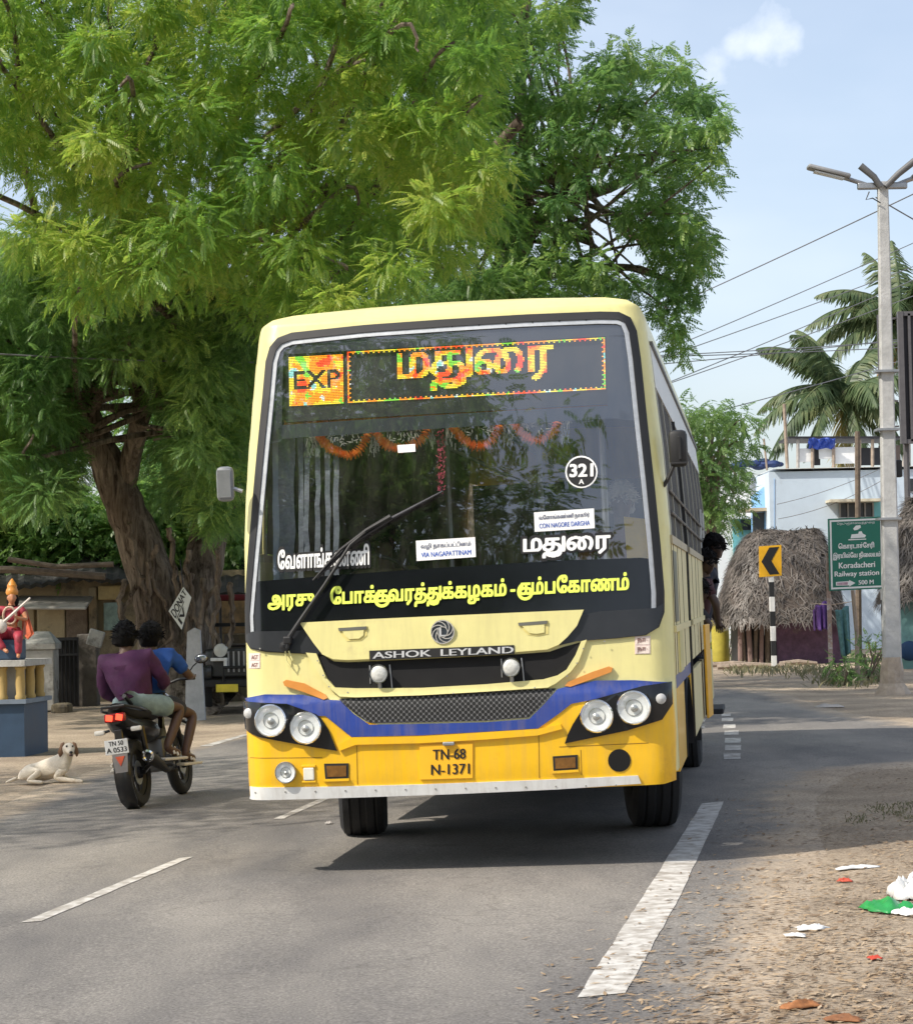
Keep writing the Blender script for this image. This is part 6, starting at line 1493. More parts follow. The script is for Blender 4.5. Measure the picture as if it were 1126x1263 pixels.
for i, (z, r) in enumerate(((-.12, .33), (.02, .26), (.16, .19), (.35, .165), (.55, .15))):
    for j in range(n):
        a = 2*math.pi*j/n; rr = r*(1+.16*noise.noise(Vector((math.cos(a)*2, math.sin(a)*2, i*.8)))); vs.append((rr*math.cos(a), rr*math.sin(a), z))
mb.add(vs, [(i*n+j, i*n+(j+1) % n, (i+1)*n+(j+1) % n, (i+1)*n+j) for i in range(4) for j in range(n)]); mb.build('footing', M('broken_concrete', (.40, .33, .26), .95, var=.25, scale=6, bump=.8, bscale=14), lampo)
for pts in ([(1086, 232), (1070, 228), (1048, 221), (1022, 213), (1008, 210)], [(1090, 232), (1104, 228), (1122, 221), (1150, 213), (1165, 209)]):
    MB().tube([lp(*p) for p in pts], .035, 8).build('lamp_arm', GREYM, lampo, True)
    a, b = lp(*pts[-1]), lp(*pts[2]); mb = MB(); sgx = 1 if pts[-1][0] > 1100 else -1
    cc_ = a.lerp(b, .35)+Vector((0, 0, .03)); mb.box(cc_, (.66, .24, .07), rot=Matrix.Rotation(R(-15*sgx), 3, 'Y'), bev=.03)
    h = mb.build('lamp_head', M('lamp_housing', (.30, .30, .30), .5, metal=.3), lampo, True)
    MB().box(cc_-Vector((0, 0, .055)), (.46, .18, .02), rot=Matrix.Rotation(R(-15*sgx), 3, 'Y')).build('lamp_glass', M('lamp_glass_grey', (.5, .5, .48), .2), h)
for pts in ([(1086, 230), (1078, 218), (1061, 204)], [(1092, 230), (1108, 214), (1128, 198)]):
    MB().tube([lp(*p, -.1) for p in pts], [.045, .05, .055], 10).build('tube_lamp', M('tube_fitting', (.12, .12, .12), .5), lampo, True)
MB().box(lp(1088, 229), (.75, .1, .10), bev=.02).build('clamp_bar', GREYM, lampo)
MB().tube([lp(1072, 236, -.1), lp(1068, 246, -.1), lp(1076, 244, -.1), lp(1086, 250, -.1)], .01, 5).build('loose_cable', BLACK, lampo)
for py in (458, 530, 640): MB().box(lp(1089+.016*(py-224), py), (.34, .28, .035)).build('pole_band', GREYM, lampo)
MB().box(lp(1108, 578, .1), (.10, .12, .26), bev=.02).build('switch_box', BLACK, lampo)
# house behind
HSY = 62.0; hsb = onground(1040, HSY); house = empty('house', hsb, label='pale blue and white flat roofed house behind the thatched hut', cat='house')
def hp(px, py, dy=0): return at(px, py, HSY+dy)-hsb
PALEB = M('pale_blue_wall', (.56, .66, .76), .8, var=.06, scale=2, col2=(.42, .48, .54), c2=.62)
SKYB = M('sky_blue_wall', (.20, .42, .72), .8, var=.06, scale=2)
HW = M('house_white', (.76, .77, .76), .8, var=.06, scale=2, col2=(.5, .5, .48), c2=.64)
def fbox(x0, x1, y0_, y1_, dy, dep, mb=None):
    a, b = hp(x0, y1_, dy), hp(x1, y0_, dy); m_ = mb or MB(); m_.box(((a.x+b.x)/2, a.y+dep/2, (a.z+b.z)/2), (b.x-a.x, dep, b.z-a.z)); return m_
fbox(955, 1200, 577, 850, 0, 6).build('wall', PALEB, house)
fbox(953, 1204, 573, 578.5, -.12, 6.2).build('parapet', HW, house)
mb = MB(); a = [hp(955.2, 590, -.02), hp(955.2, 860, -.02), hp(928, 860, 2.2), hp(928, 612, 2.2)]; mb.prism(a, (0, .25, 0)); mb.build('side_wall', SKYB, house)
fbox(880, 954, 590, 850, 3, 4).build('rear_wing', HW, house)
fbox(905, 926, 640, 700, 2.9, .2).build('teal_panel', M('teal_paint', (.16, .45, .48), .7), house)
w_ = fbox(914, 927, 641, 654, 2.8, .2).build('window', M('window_dark', (.025, .03, .035), .3), house); fbox(929, 944, 632, 660, 1.0, .15).build('window', M('window_dark', (.025, .03, .035), .3), house)
fbox(918, 946, 626, 630.5, .6, 1.4).build('sunshade', M('shade_ochre', (.5, .42, .3), .8), house)
fbox(895, 928, 636, 640, 2.5, .5).build('sunshade', HW, house)
win = fbox(1036, 1078, 620, 638, -.03, .3).build('window', M('window_dark', (.025, .03, .035), .3), house)
for px in (1036, 1046, 1056, 1067, 1077): fbox(px-.7, px+.7, 620, 638, -.10, .06).build('window_bar', M('bar_grey', (.25, .25, .25), .5), win)
fbox(1024, 1090, 614.5, 619, -.8, .8).build('sunshade', M('shade_cream', (.60, .55, .42), .8), house)
fbox(1078, 1092, 619, 652, -.04, .1).build('teal_panel', M('teal_paint', (.16, .45, .48), .7), house)
fbox(1120, 1135, 590, 606, -.04, .1).build('window', M('window_dark', (.025, .03, .035), .3), house)
# roof terrace lean-to and odds and ends
shed = empty('roof_shelter', Vector(hsb)+hp(1020, 576, 1), label='dark sheet lean-to on posts standing on the flat roof of the blue house', cat='shelter')
def rp(px, py, dy=0): return at(px, py, HSY+1+dy)-(Vector(hsb)+hp(1020, 576, 1))
mb = MB(); a, b = rp(972, 541), rp(1112, 545); mb.box(((a.x+b.x)/2, .9, a.z), (b.x-a.x, 2.0, .06), rot=Matrix.Rotation(R(1), 3, 'Y')); mb.build('roof_sheet', M('black_sheet', (.02, .02, .024), .6), shed)
for px in (984, 1002, 1028, 1060, 1076, 1100): MB().tube([rp(px, 577), rp(px, 542)], .05, 6).build('post', WOODL if px % 8 else CONC, shed)
for (x0, x1, y0_, y1_, dy, mat) in ((983, 1000, 553, 570, .1, HW), (1010, 1028, 553, 566, .15, HW), (1030, 1056, 551, 572, .1, HW), (1062, 1085, 552, 574, .4, M('dark_board', (.05, .05, .055), .8)), (1000, 1011, 548, 574, .5, M('dark_board', (.05, .05, .055), .8)), (1084, 1110, 549, 572, .5, M('brown_board', (.16, .12, .1), .8))):
    a, b = rp(x0, y1_, dy), rp(x1, y0_, dy); MB().box(((a.x+b.x)/2, a.y, (a.z+b.z)/2), (b.x-a.x, .05, b.z-a.z), bev=.01).build('board_panel', mat, shed)
a, b = rp(998, 553, -.2), rp(1030, 540, -.2); mb = MB(); vs = []
for j in range(7):
    for i in range(13): vs.append((a.x+(b.x-a.x)*i/12, a.y+.05*math.sin(i*1.9+j)+.03*j, b.z+(a.z-b.z)*j/6+.02*math.sin(i)))
o = mb.add(vs, [(j*13+i, j*13+i+1, (j+1)*13+i+1, (j+1)*13+i) for j in range(6) for i in range(12)]).build('blue_tarpaulin', M('blue_tarp', (.02, .06, .35), .5), shed, True); o.modifiers.new('thickness', 'SOLIDIFY').thickness = .02
tb_ = Vector(hsb)+hp(934, 580, 2.6)
mb = MB()
for k in range(14): mb.ball(Vector((rng.uniform(-.7, .75), rng.uniform(-.3, .3), rng.uniform(-.02, .16))), (rng.uniform(.12, .25), .2, rng.uniform(.06, .13)), 9, 6)
o = mb.build('tarpaulin_heap', M('navy_tarp', (.015, .035, .12), .7, var=.5, scale=6), None, True); o.location = tb_+Vector((0, 0, .10)); tag(o, 'crumpled navy tarpaulin heaped on the rear roof edge of the house', 'tarpaulin')
for px, y0_, y1_, lab in ((967, 498, 578, 'pale bamboo pole on the roof edge left of the lean-to'), (942, 541, 580, 'short thin pole on the rear roof of the house')):
    tag(MB().tube([Vector(hsb)+hp(px+4, y1_, .4), Vector(hsb)+hp(px, y0_, .4)], .05 if px > 950 else .03, 6).build('roof_pole', WOODL), lab, 'pole', 'poles on the house roof')
# billboard frame at the right edge
bb = onground(1140, 52); bil = empty('billboard', bb, label='back of a dark steel framed billboard cut off by the right edge', cat='billboard')
def bbp(px, py): return at(px, py, 52)-bb
a, b = bbp(1113, 545), bbp(1190, 386); MB().box(((a.x+b.x)/2, 0, (a.z+b.z)/2), (b.x-a.x, .12, b.z-a.z)).build('panel', M('billboard_back', (.035, .034, .04), .7), bil)
MB().box((a.x, -.1, (a.z+b.z)/2), (.12, .16, b.z-a.z+.1)).box(((a.x+b.x)/2, -.1, b.z), (b.x-a.x, .12, .1)).box(((a.x+b.x)/2, -.1, a.z), (b.x-a.x, .12, .1)).box((a.x+.2, -.1, (a.z+b.z)/2), (.06, .12, b.z-a.z)).build('frame', M('frame_steel', (.10, .095, .10), .6), bil)
for xx in (a.x+.1, b.x-.3): MB().tube([(xx, .1, -.1), (xx, .1, a.z+.3)], .07, 8).build('leg', M('frame_steel2', (.10, .095, .10), .6), bil)
for k in range(5): MB().box((a.x-.28, 0, a.z+.35+.62*k), (.42, .05, .04), rot=Matrix.Rotation(R(rng.uniform(-25, 25)), 3, 'Y')).build('brace', M('frame_steel3', (.10, .095, .10), .6), bil)
MB().box((a.x-.48, 0, (a.z+b.z)/2), (.05, .06, b.z-a.z)).build('side_strut', M('frame_steel4', (.10, .095, .10), .6), bil)
# overhead wires
CABLE = M('cable', (.16, .165, .18), .6)
def wire(pa_, pb_, ya, yb, sag, r=.011):
    a, b = at(*pa_, ya), at(*pb_, yb)
    if 700 <= pa_[0] <= 800: a = a+(a-b)*.45
    pts = [a.lerp(b, i/16)-Vector((0, 0, sag*4*(i/16)*(1-i/16))) for i in range(17)]
    tag(MB().tube(pts, r, 5).build('power_line', CABLE), 'thin dark overhead cable crossing the sky right of the tree', 'cable', 'overhead cables crossing the sky')
for pa_, pb_ in (((740, 412), (1300, 155)), ((740, 460), (1200, 266)), ((740, 462), (1130, 327)), ((740, 500), (1160, 330)), ((700, 510), (1160, 352)), ((740, 436), (1180, 415)), ((740, 450), (1160, 412)), ((740, 436), (1180, 424)), ((780, 528), (1140, 436))):
    wire(pa_, pb_, 56, 38 if pb_[0] > 1250 else 66, .12, .013)
wire((1080, 243), (1300, 360), LY, 38, .05)
wire((958, 622), (1092, 575), 61.5, 61.6, .1, .009); wire((960, 640), (1092, 590), 61.4, 61.5, .15, .009)
wire((-120, 428), (330, 447), 30, 33, .05, .012)
# rubble strip, low plants and odds at the hut's foot
GRASSM = leafmat('dusty_grass', [(.11, .115, .06), (.19, .18, .10), (.30, .27, .17)], .3, 1.5)
def weeds(name, label, pts, n, hmax, mat=GRASSM, w_=.02):
    q = []
    for _ in range(n):
        a, b = rng.choice(pts); p = gp(a+rng.gauss(0, 9), b+rng.gauss(0, 3)); hh = hmax*rng.uniform(.3, 1); d = Vector((rng.gauss(0, .5), rng.gauss(0, .5), 1)).normalized(); s = Vector((rng.uniform(-1, 1), rng.uniform(-1, 1), 0)).normalized()*w_
        m_ = p+d*hh*.55; tip = p+d*hh+Vector((rng.gauss(0, .3), rng.gauss(0, .3), -.15))*hh*.8
        q.append([p-s*.4, p+s*.4, m_+s, m_-s]); q.append([m_-s, m_+s, tip+s*.1, tip-s*.1])
    return tag(quadmesh(name, np.array([[list(v) for v in z] for z in q]), mat), label, 'grass', kind='stuff')
weeds('weeds', 'low dusty weeds along the foot of the huts', [(a, 828+.3*abs(a-960)/10) for a in range(905, 1020, 8)]+[(a, 842) for a in range(1015, 1080, 6)]+[(a, 836) for a in range(1040, 1085, 6)]*2, 1300, .22)
weeds('grass_tufts', 'dry grass and weeds at the right road shoulder', [(1085, 1000), (1110, 1005), (1120, 995), (1060, 1012), (1125, 1010)], 260, .045, w_=.006)
def shrub(px, py, r, n, label, mat=LIGHT_D, tm=BROAD, sc=.8, group=None):
    b = gp(px, py); s_ = empty('shrub', b, label=label, cat='shrub', group=group)
    P, D = crown_pts([((0, 0, r*.9), (r, r*.7, r*.9), 1)], n, hang=.1); quadmesh('foliage', place(tm, P, D, nr.uniform(.6, 1, len(P))*sc), mat, s_)
    mb = MB()
    for k in range(5): mb.tube([(0, 0, 0), (rng.uniform(-r, r)*.6, rng.uniform(-r, r)*.5, r*1.2)], .015, 5)
    mb.build('stems', WOOD, s_)
shrub(1070, 842, .40, 60, 'leafy green shrub behind the stake, left of the lamp post')
shrub(1040, 846, .30, 70, 'low creeping plant on the ground under the green sign')
shrub(1078, 822, .42, 60, 'dense green shrub between the sign posts', mat=NEEM_D)
shrub(898, 815, .6, 110, 'weedy shrub beside the yellow drum by the bus door', mat=NEEM_D)
_y = gp(889, 816); tag(MB().lathe([(.001, 0), (.2, 0), (.21, .05), (.20, .3), (.21, .55), (.2, .8), (.21, .95), (.001, .95)], _y, (0, 0, 1), 20).build('drum', M('dull_yellow', (.42, .36, .05), .7), None, True), 'yellow drum standing behind the bus at the roadside', 'drum')
for k, (px, py, L_) in enumerate(((905, 824, 1.2), (930, 826, 1.5), (985, 822, .8))):
    p = gp(px, py); tag(MB().tube([p+Vector((-L_/2, 0, .06)), p+Vector((0, .05, .09)), p+Vector((L_/2, .1, .05))], [.05, .06, .04], 7).build('log', WOODL), ('weathered log lying at the left foot of the hut', 'long pale log lying before the hut posts', 'short log beside the chevron post')[k], 'log', 'logs in front of the hut')

# ------------------------------------------------------------------ left side: wall, sheds, shrine, dog
WY = 42.0
def wp_(px, py, dy=0): return at(px, py, WY+dy)
def wbox(name, label, cat, x0, x1, y0_, y1_, dy, dep, mat, bev=.02, group=None, rot=None):
    a, b = wp_(x0, y1_, dy), wp_(x1, y0_, dy); c_ = Vector(((a.x+b.x)/2, a.y+dep/2, (a.z+b.z)/2))
    o = MB().box((0, 0, 0), (b.x-a.x, dep, b.z-a.z), bev=bev).build(name, mat); o.location = c_
    if rot: o.rotation_euler = rot
    return tag(o, label, cat, group)
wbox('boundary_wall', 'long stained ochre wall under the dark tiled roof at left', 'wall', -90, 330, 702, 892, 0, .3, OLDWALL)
# tiled roof above
rb = wp_(60, 720, -.3); roofo = empty('tiled_shed', rb, label='old shed with sagging dark tiled roof behind the left wall', cat='shed')
mb = MB(); nx, ny = 60, 16; vs = []
a, b = wp_(-110, 720, -.6), wp_(330, 724, -.6); c_, d_ = wp_(-110, 655, 2.4), wp_(330, 662, 2.4)
for j in range(ny+1):
    for i in range(nx+1):
        u, v = i/nx, j/ny; p = (a*(1-u)+b*u)*(1-v)+(c_*(1-u)+d_*u)*v
        vs.append(p-rb+Vector((0, 0, .04*(i % 2)+.05*((j*.999) % 1)+.10*noise.noise(Vector((u*7, v*4, 1)))-.12*math.sin(u*math.pi*3)*(1-v))))
mb.add(vs, [(j*(nx+1)+i, j*(nx+1)+i+1, (j+1)*(nx+1)+i+1, (j+1)*(nx+1)+i) for j in range(ny) for i in range(nx)]); o = mb.build('roof', TILE, roofo); o.modifiers.new('thickness', 'SOLIDIFY').thickness = .08
MB().tube([wp_(-100, 700, -.7)-rb, wp_(20, 703, -.7)-rb, wp_(130, 711, -.7)-rb], .07, 7).build('rafter', WOOD, roofo)
MB().tube([wp_(10, 690, -.8)-rb, wp_(70, 699, -.8)-rb, wp_(140, 696, -.8)-rb], .05, 7).build('fallen_beam', WOOD, roofo)
wbox('tin_sheet', 'crooked tin sheet awning on the wall behind the shrine', 'sheet', 12, 106, 741, 746, -1.0, .9, TIN, rot=(R(14), R(1.5), 0))
wbox('wall_shutter', 'tan wooden shutter panel under the tin awning, left one', 'shutter', 22, 42, 750, 792, -.08, .08, M('tan_board', (.30, .24, .14), .8, col2=(.12, .1, .07), c2=.55), group='shutters under the awning')
wbox('wall_shutter', 'wider tan shutter panel under the awning, beside the grey one', 'shutter', 46, 80, 750, 790, -.08, .08, M('tan_board2', (.34, .28, .17), .8, col2=(.12, .1, .07), c2=.55), group='shutters under the awning')
wbox('wall_shutter', 'grey weathered board panel under the awning', 'shutter', 82, 108, 748, 800, -.08, .08, WOOD, group='shutters under the awning')
wbox('wall_pilaster', 'ochre plaster pilaster left of the painted poster', 'pilaster', 110, 119, 724, 790, -.15, .2, OLDWALL)
wbox('painted_block', 'ochre stone block above the pale poster', 'block', 121, 149, 722, 740, -.2, .2, M('ochre_block', (.34, .26, .12), .9, var=.25, scale=6))
wbox('poster', 'pale blue green poster pasted on the ochre wall', 'poster', 128, 151, 743, 778, -.05, .03, M('faded_poster', (.24, .34, .33), .8, var=.35, scale=9))
pil = empty('gate_pillar', onground(48, 38), label='peeling whitewashed gate pillar with pyramid cap behind the shrine', cat='pillar'); pb = Vector(pil.location)
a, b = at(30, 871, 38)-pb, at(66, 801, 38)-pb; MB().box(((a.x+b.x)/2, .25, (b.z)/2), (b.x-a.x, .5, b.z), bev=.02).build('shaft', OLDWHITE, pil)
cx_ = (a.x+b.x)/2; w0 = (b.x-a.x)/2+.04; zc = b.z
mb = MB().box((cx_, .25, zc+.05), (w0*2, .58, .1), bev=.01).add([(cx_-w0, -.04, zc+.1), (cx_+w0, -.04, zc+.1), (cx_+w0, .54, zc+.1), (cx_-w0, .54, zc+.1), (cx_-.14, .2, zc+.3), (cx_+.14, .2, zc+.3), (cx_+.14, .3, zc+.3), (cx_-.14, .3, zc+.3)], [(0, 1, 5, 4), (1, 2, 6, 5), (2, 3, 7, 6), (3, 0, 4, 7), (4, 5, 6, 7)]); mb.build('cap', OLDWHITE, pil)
gt = empty('iron_gate', onground(82, 39.5), label='dark iron gate between the whitewashed pillar and plank post', cat='gate'); gb = Vector(gt.location)
a, b = at(67, 872, 39.5)-gb, at(96, 786, 39.5)-gb
MB().box(((a.x+b.x)/2, .05, (b.z)/2), (b.x-a.x, .03, b.z)).build('gate_sheet', M('rusty_dark_sheet', (.018, .016, .015), .8, var=.4), gt)
for k in range(7): MB().tube([(a.x+(b.x-a.x)*k/6, 0, .05), (a.x+(b.x-a.x)*k/6, 0, b.z)], .012, 5).build('gate_bar', BLACK, gt)
MB().box(((a.x+b.x)/2, 0, b.z-.03), (b.x-a.x, .04, .05)).box(((a.x+b.x)/2, 0, b.z-.3), (b.x-a.x, .04, .04)).build('gate_rail', BLACK, gt)
wbox('plank_post', 'thick grey plank post right of the iron gate', 'post', 96, 119, 782, 884, -2.2, .35, M('grey_wood', (.15, .13, .11), .9, var=.3, scale=7, bump=.5, bscale=20))
wbox('notice_slab', 'tilted white slab leaning on the wall behind the riders', 'slab', 108, 127, 777, 798, -2.6, .08, OLDWHITE, rot=(0, R(18), 0))
wbox('stone_block', 'low stone block lying at the foot of the gate', 'stone', 62, 84, 868, 884, -4.5, .5, OLDWALL, .06)
wbox('stone_ledge', 'grey stone ledge running along the foot of the wall', 'ledge', 60, 135, 878, 890, -2.8, .6, CONC, .05)
wbox('wall_pier', 'mossy yellow plaster pier right of the tilted board', 'pier', 231, 249, 728, 800, -2.2, .4, M('moss_plaster', (.25, .22, .09), .95, var=.3, scale=5, col2=(.1, .09, .05), c2=.5))
wbox('brick_patch', 'orange brown wall section above the plank fence', 'wall', 250, 320, 735, 782, -1.2, .3, M('orange_plaster', (.27, .17, .08), .95, var=.3, scale=3, col2=(.11, .08, .05), c2=.5))
fe = empty('plank_fence', wp_(285, 870, -2), label='dark plank fence between the concrete post and the jeep', cat='fence'); fb = Vector(fe.location)
for k in range(8):
    a, b = wp_(251+9*k, 872, -2)-fb, wp_(259+9*k, 782+rng.uniform(-3, 3), -2)-fb; MB().box(((a.x+b.x)/2, 0, (a.z+b.z)/2), (b.x-a.x, .04, b.z-a.z)).build('plank', M('fence_plank', (.055+.02*(k % 3), .045+.015*(k % 3), .04), .9, var=.3), fe)
cp = empty('concrete_post', onground(240, 33.5), label='grey white concrete slab post in front of the tree trunk', cat='post'); cpb = Vector(cp.location)
a, b = at(228, 868, 33.5)-cpb, at(249, 776, 33.5)-cpb
mb = MB().prism([(a.x, 0, -.1), (b.x+.03, 0, -.1), (b.x-.03, 0, b.z-.02), ((a.x+b.x)/2+.02, 0, b.z+.02), (a.x+.05, 0, b.z-.04), (a.x+.02, 0, b.z*.5)], (0, .14, 0)); mb.build('slab', M('pale_slab', (.40, .41, .42), .9, var=.2, scale=5, bump=.3, bscale=22, col2=(.25, .23, .2), c2=.58), cp)
db = at(228, 778, 33.3); dsg = empty('board', db, label='white diamond tilted board with black hand lettering hanging before the tree', cat='sign')
P4 = [at(*p, 33.3)-db for p in ((226, 724), (236, 737), (224, 777), (208, 754))]
bd_ = MB().prism(P4, (0, .02, 0)).build('panel', M('board_white', (.62, .64, .60), .7, var=.1), dsg)
e1, e2 = P4[3], P4[0]; f1, f2 = P4[2], P4[1]
def dq(u, v): return (e1*(1-u)+e2*u)*(1-v)+(f1*(1-u)+f2*u)*v+Vector((0, -.006, 0))
for tk, u0_, v0, u1, v1 in (('DONAT', .06, .10, .96, .48), ('IV', .12, .62, .55, .92)): text('board_lettering', tk, [(u0_, v0, 0), (u1, v0, 0), (u1, v1, 0), (u0_, v1, 0)], lambda p: dq(p.x, p.y), INK, bd_, 20, .03)
MB().prism([dq(.1, .53), dq(.7, .53), dq(.7, .57), dq(.1, .57)], (0, .003, 0)).build('rule', INK, bd_)
MB().tube([at(226, 724, 33.4)-db, at(222, 690, 33.8)-db], .008, 5).build('hanging_wire', BLACK, dsg)
# jeep half hidden behind the bus
jb = gp(302, 880); jeep = empty('jeep', jb, label='black open jeep with a red canopy parked at left, half hidden by the bus', cat='jeep')
JB = M('jeep_black', (.014, .014, .015), .35, coat=.3)
MB().box((0, .9, .75), (1.25, 1.6, .5), bev=.06).build('bonnet', JB, jeep, True)
MB().box((0, 2.4, .70), (1.5, 1.7, .65), bev=.05).build('body', JB, jeep, True)
MB().box((0, .06, .78), (1.0, .05, .42), bev=.02).build('grille', M('jeep_grille', (.04, .04, .04), .5), jeep)
for k in range(7): MB().box((-.24+.08*k, .02, .80), (.025, .03, .32)).build('grille_slot', GREYM, jeep)
MB().box((0, -.10, .47), (1.55, .12, .12), bev=.02).tube([(-.3, -.16, .5), (-.3, -.22, .72), (.3, -.22, .72), (.3, -.16, .5)], .025).build('front_bumper', BLACK, jeep)
MB().box((-.25, -.175, .40), (.34, .02, .12), bev=.004).build('number_plate', M('yellow_plate', (.75, .6, .05), .5), jeep)
MB().box((-.38, -.05, .84), (.26, .08, .05), bev=.01).box((-.28, -.07, .78), (.05, .06, .14), bev=.01).build('winch_bracket', WHITE, jeep)
for sx in (-1, 1):
    w__ = MB().lathe([(.17, -.1), (.22, -.13), (.28, -.14), (.315, -.10), (.32, -.04), (.315, 0), (.32, .04), (.315, .10), (.28, .14), (.22, .13), (.17, .1)], (sx*.66, .45, .31), (1, 0, 0), 28).build('wheel', TYRE, jeep, True)
    MB().lathe([(.17, .09), (.1, .06), (.001, .08)], (sx*.66, .45, .31), (sx, 0, 0), 18).build('rim', GREYM, w__, True)
    w2 = MB().lathe([(.17, -.1), (.28, -.14), (.32, -.04), (.32, .04), (.28, .14), (.17, .1)], (sx*.66, 2.6, .31), (1, 0, 0), 24).build('wheel', TYRE, jeep, True)
    MB().box((sx*.66, .5, .72), (.32, 1.0, .05), bev=.02).box((sx*.66, -.0, .62), (.32, .05, .2), bev=.02).build('fender', JB, jeep, True)
    h_ = MB().lathe([(.03, .10), (.10, .06), (.115, 0), (.11, -.02)], (sx*.36, -.02, .98), (0, 1, 0), 20).build('headlight', CHROME, jeep, True); MB().lathe([(.105, 0), (.06, .02), (.001, .026)], (sx*.36, -.03, .98), (0, -1, 0), 20).build('lens', M('pale_lens', (.6, .6, .55), .2), h_, True)
    MB().tube([(sx*.68, 1.75, .95), (sx*.66, 1.85, 1.75)], .025).build('canopy_post', BLACK, jeep); MB().tube([(sx*.68, 3.1, .95), (sx*.68, 3.1, 1.75)], .025).build('canopy_post', BLACK, jeep)
    MB().ball((sx*.78, 1.6, 1.25), (.07, .04, .12), 12, 8).build('mirror', YCLOTH if sx < 0 else BLACK, jeep, True)
MB().box((0, 1.8, 1.36), (1.35, .04, .06)).box((0, 1.74, 1.0), (1.35, .04, .06)).tube([(-.66, 1.74, 1.0), (-.66, 1.84, 1.7)], .03).tube([(.66, 1.74, 1.0), (.66, 1.84, 1.7)], .03).build('windscreen_frame', BLACK, jeep)
MB().box((-.05, 2.45, 1.80), (1.75, 1.9, .10), bev=.05).build('canopy', M('red_canvas', (.16, .015, .02), .8, var=.2), jeep, True)
# roadside shrine with a seated statue
sbp = onground(-6, 26.5); shr = empty('shrine_plinth', sbp, label='dark blue shrine plinth with pale columns at the left edge', cat='plinth')
def shp(px, py, dy=0): return at(px, py, 26.5+dy)-sbp
SBL = M('slate_blue_paint', (.028, .060, .11), .55, var=.18, scale=4, col2=(.06, .08, .11), c2=.6)
xr = shp(30, 900).x; xr2 = shp(59, 900, 1.0).x; zt = shp(30, 868).z; xl = xr-1.3
MB().prism([(xl, 0, -.1), (xr, 0, -.1), (xr2, 1.0, -.1), (xl, 1.1, -.1)], (0, 0, zt+.1)).build('base', SBL, shr)
MB().prism([(xl-.04, -.05, zt), (xr+.03, -.05, zt), (xr2+.05, 1.03, zt), (xl-.04, 1.13, zt)], (0, 0, .05)).build('base_ledge', M('grey_ledge', (.16, .2, .25), .7, var=.2), shr)
za = zt+.05; zb = shp(30, 822).z
MB().prism([(xl, .22, za), (xr-.08, .22, za), (xr2-.10, .9, za), (xl, .95, za)], (0, 0, zb-za)).build('drum_wall', OLDWHITE, shr)
for (x, y) in [(xr-.05-.21*i, .06) for i in range(6)]+[(xr-.05+(xr2-xr)*t, .06+.85*t) for t in (.45, .9)]:
    MB().lathe([(.062, za), (.066, za+.03), (.05, za+.06), (.058, (za+zb)/2), (.048, zb-.05), (.066, zb-.02), (.062, zb)], (x, y, 0), (0, 0, 1), 14).build('column', M('ochre_column', (.40, .28, .10), .75, var=.15), shr, True)
MB().prism([(xl-.03, -.04, zb), (xr+.02, -.04, zb), (xr2+.06, 1.0, zb), (xl-.03, 1.1, zb)], (0, 0, .07)).build('upper_ledge', OLDWHITE, shr)
ze = zb+.07; 
MB().box((shp(-3, 800).x, .45, ze+.12), (.42, .4, .24), bev=.02).build('seat_block', SBL, shr)
stc = shp(9, 800)+sbp; sy = stc.y+.42; bz = sbp.z+ze; X0 = stc.x
def sj(d): return {k: (Vector((X0+v[0]*.62, sy+v[1]*.62, bz+v[2]*.62)), tuple(q*.62 for q in RAD.get(k, RAD.get(k[:2], .04))) if isinstance(RAD.get(k, RAD.get(k[:2], .04)), tuple) else RAD.get(k, RAD.get(k[:2], .04))*.66) for k, v in d.items()}
J = sj(dict(pelvis=(-.08, .05, .48), belly=(-.08, .03, .66), chest=(-.06, .02, .86), neck=(-.04, .0, 1.05), head=(-.03, -.03, 1.16), shL=(-.26, .0, .98), elL=(-.34, -.1, .74), wrL=(-.18, -.26, .72), paL=(-.12, -.3, .74), shR=(.16, .0, .98), elR=(.26, -.1, .76), wrR=(.12, -.28, .80), paR=(.06, -.32, .82),
    hiL=(-.2, -.03, .46), knL=(-.30, -.40, .48), anL=(-.1, -.44, .20), toL=(-.02, -.54, .16), hiR=(.06, -.03, .46), knR=(.16, -.42, .46), anR=(.16, -.42, .1), toR=(.18, -.56, .06)))
E_ = [('pelvis', 'belly'), ('belly', 'chest'), ('chest', 'neck'), ('neck', 'head')]+ARM('L')+ARM('R')+LEG('L')+LEG('R')
st = empty('statue', (X0, sy, bz), label='painted seated deity statue in red robes and orange headdress on the plinth', cat='statue')
so = Vector((X0, sy, bz)); J = {k: (v[0]-so, v[1]) for k, v in J.items()}
hd = J['head'][0]+Vector((0, 0, .012)); fd = Vector((.35, -1, -.05))
skin('body', J, E_, M('statue_skin', (.46, .20, .10), .45, var=.15), st, 'pelvis', 2, [head_geo(hd, fd, .68)])
RED = M('statue_red', (.33, .03, .05), .6, var=.35, scale=18, col2=(.16, .03, .03), c2=.56)
def gr(k, a): r = J[k][1]; r = r if isinstance(r, tuple) else (r, r); return (J[k][0], (r[0]+a, r[1]+a))
skin('robe', {k: gr(k, .018) for k in ('pelvis', 'belly', 'hiL', 'knL', 'anL', 'hiR', 'knR', 'anR')}, [('pelvis', 'belly'), ('pelvis', 'hiL'), ('hiL', 'knL'), ('knL', 'anL'), ('pelvis', 'hiR'), ('hiR', 'knR'), ('knR', 'anR')], RED, st, 'pelvis')
skin('bodice', {'belly': gr('belly', .012), 'chest': gr('chest', .014), 'shL': gr('shL', .012), 'shR': gr('shR', .012), 'elR': (J['shR'][0].lerp(J['elR'][0], .6), (.045, .045)), 'elL': (J['shL'][0].lerp(J['elL'][0], .6), (.045, .045))}, [('belly', 'chest'), ('chest', 'shL'), ('chest', 'shR'), ('shR', 'elR'), ('shL', 'elL')], RED, st, 'belly')
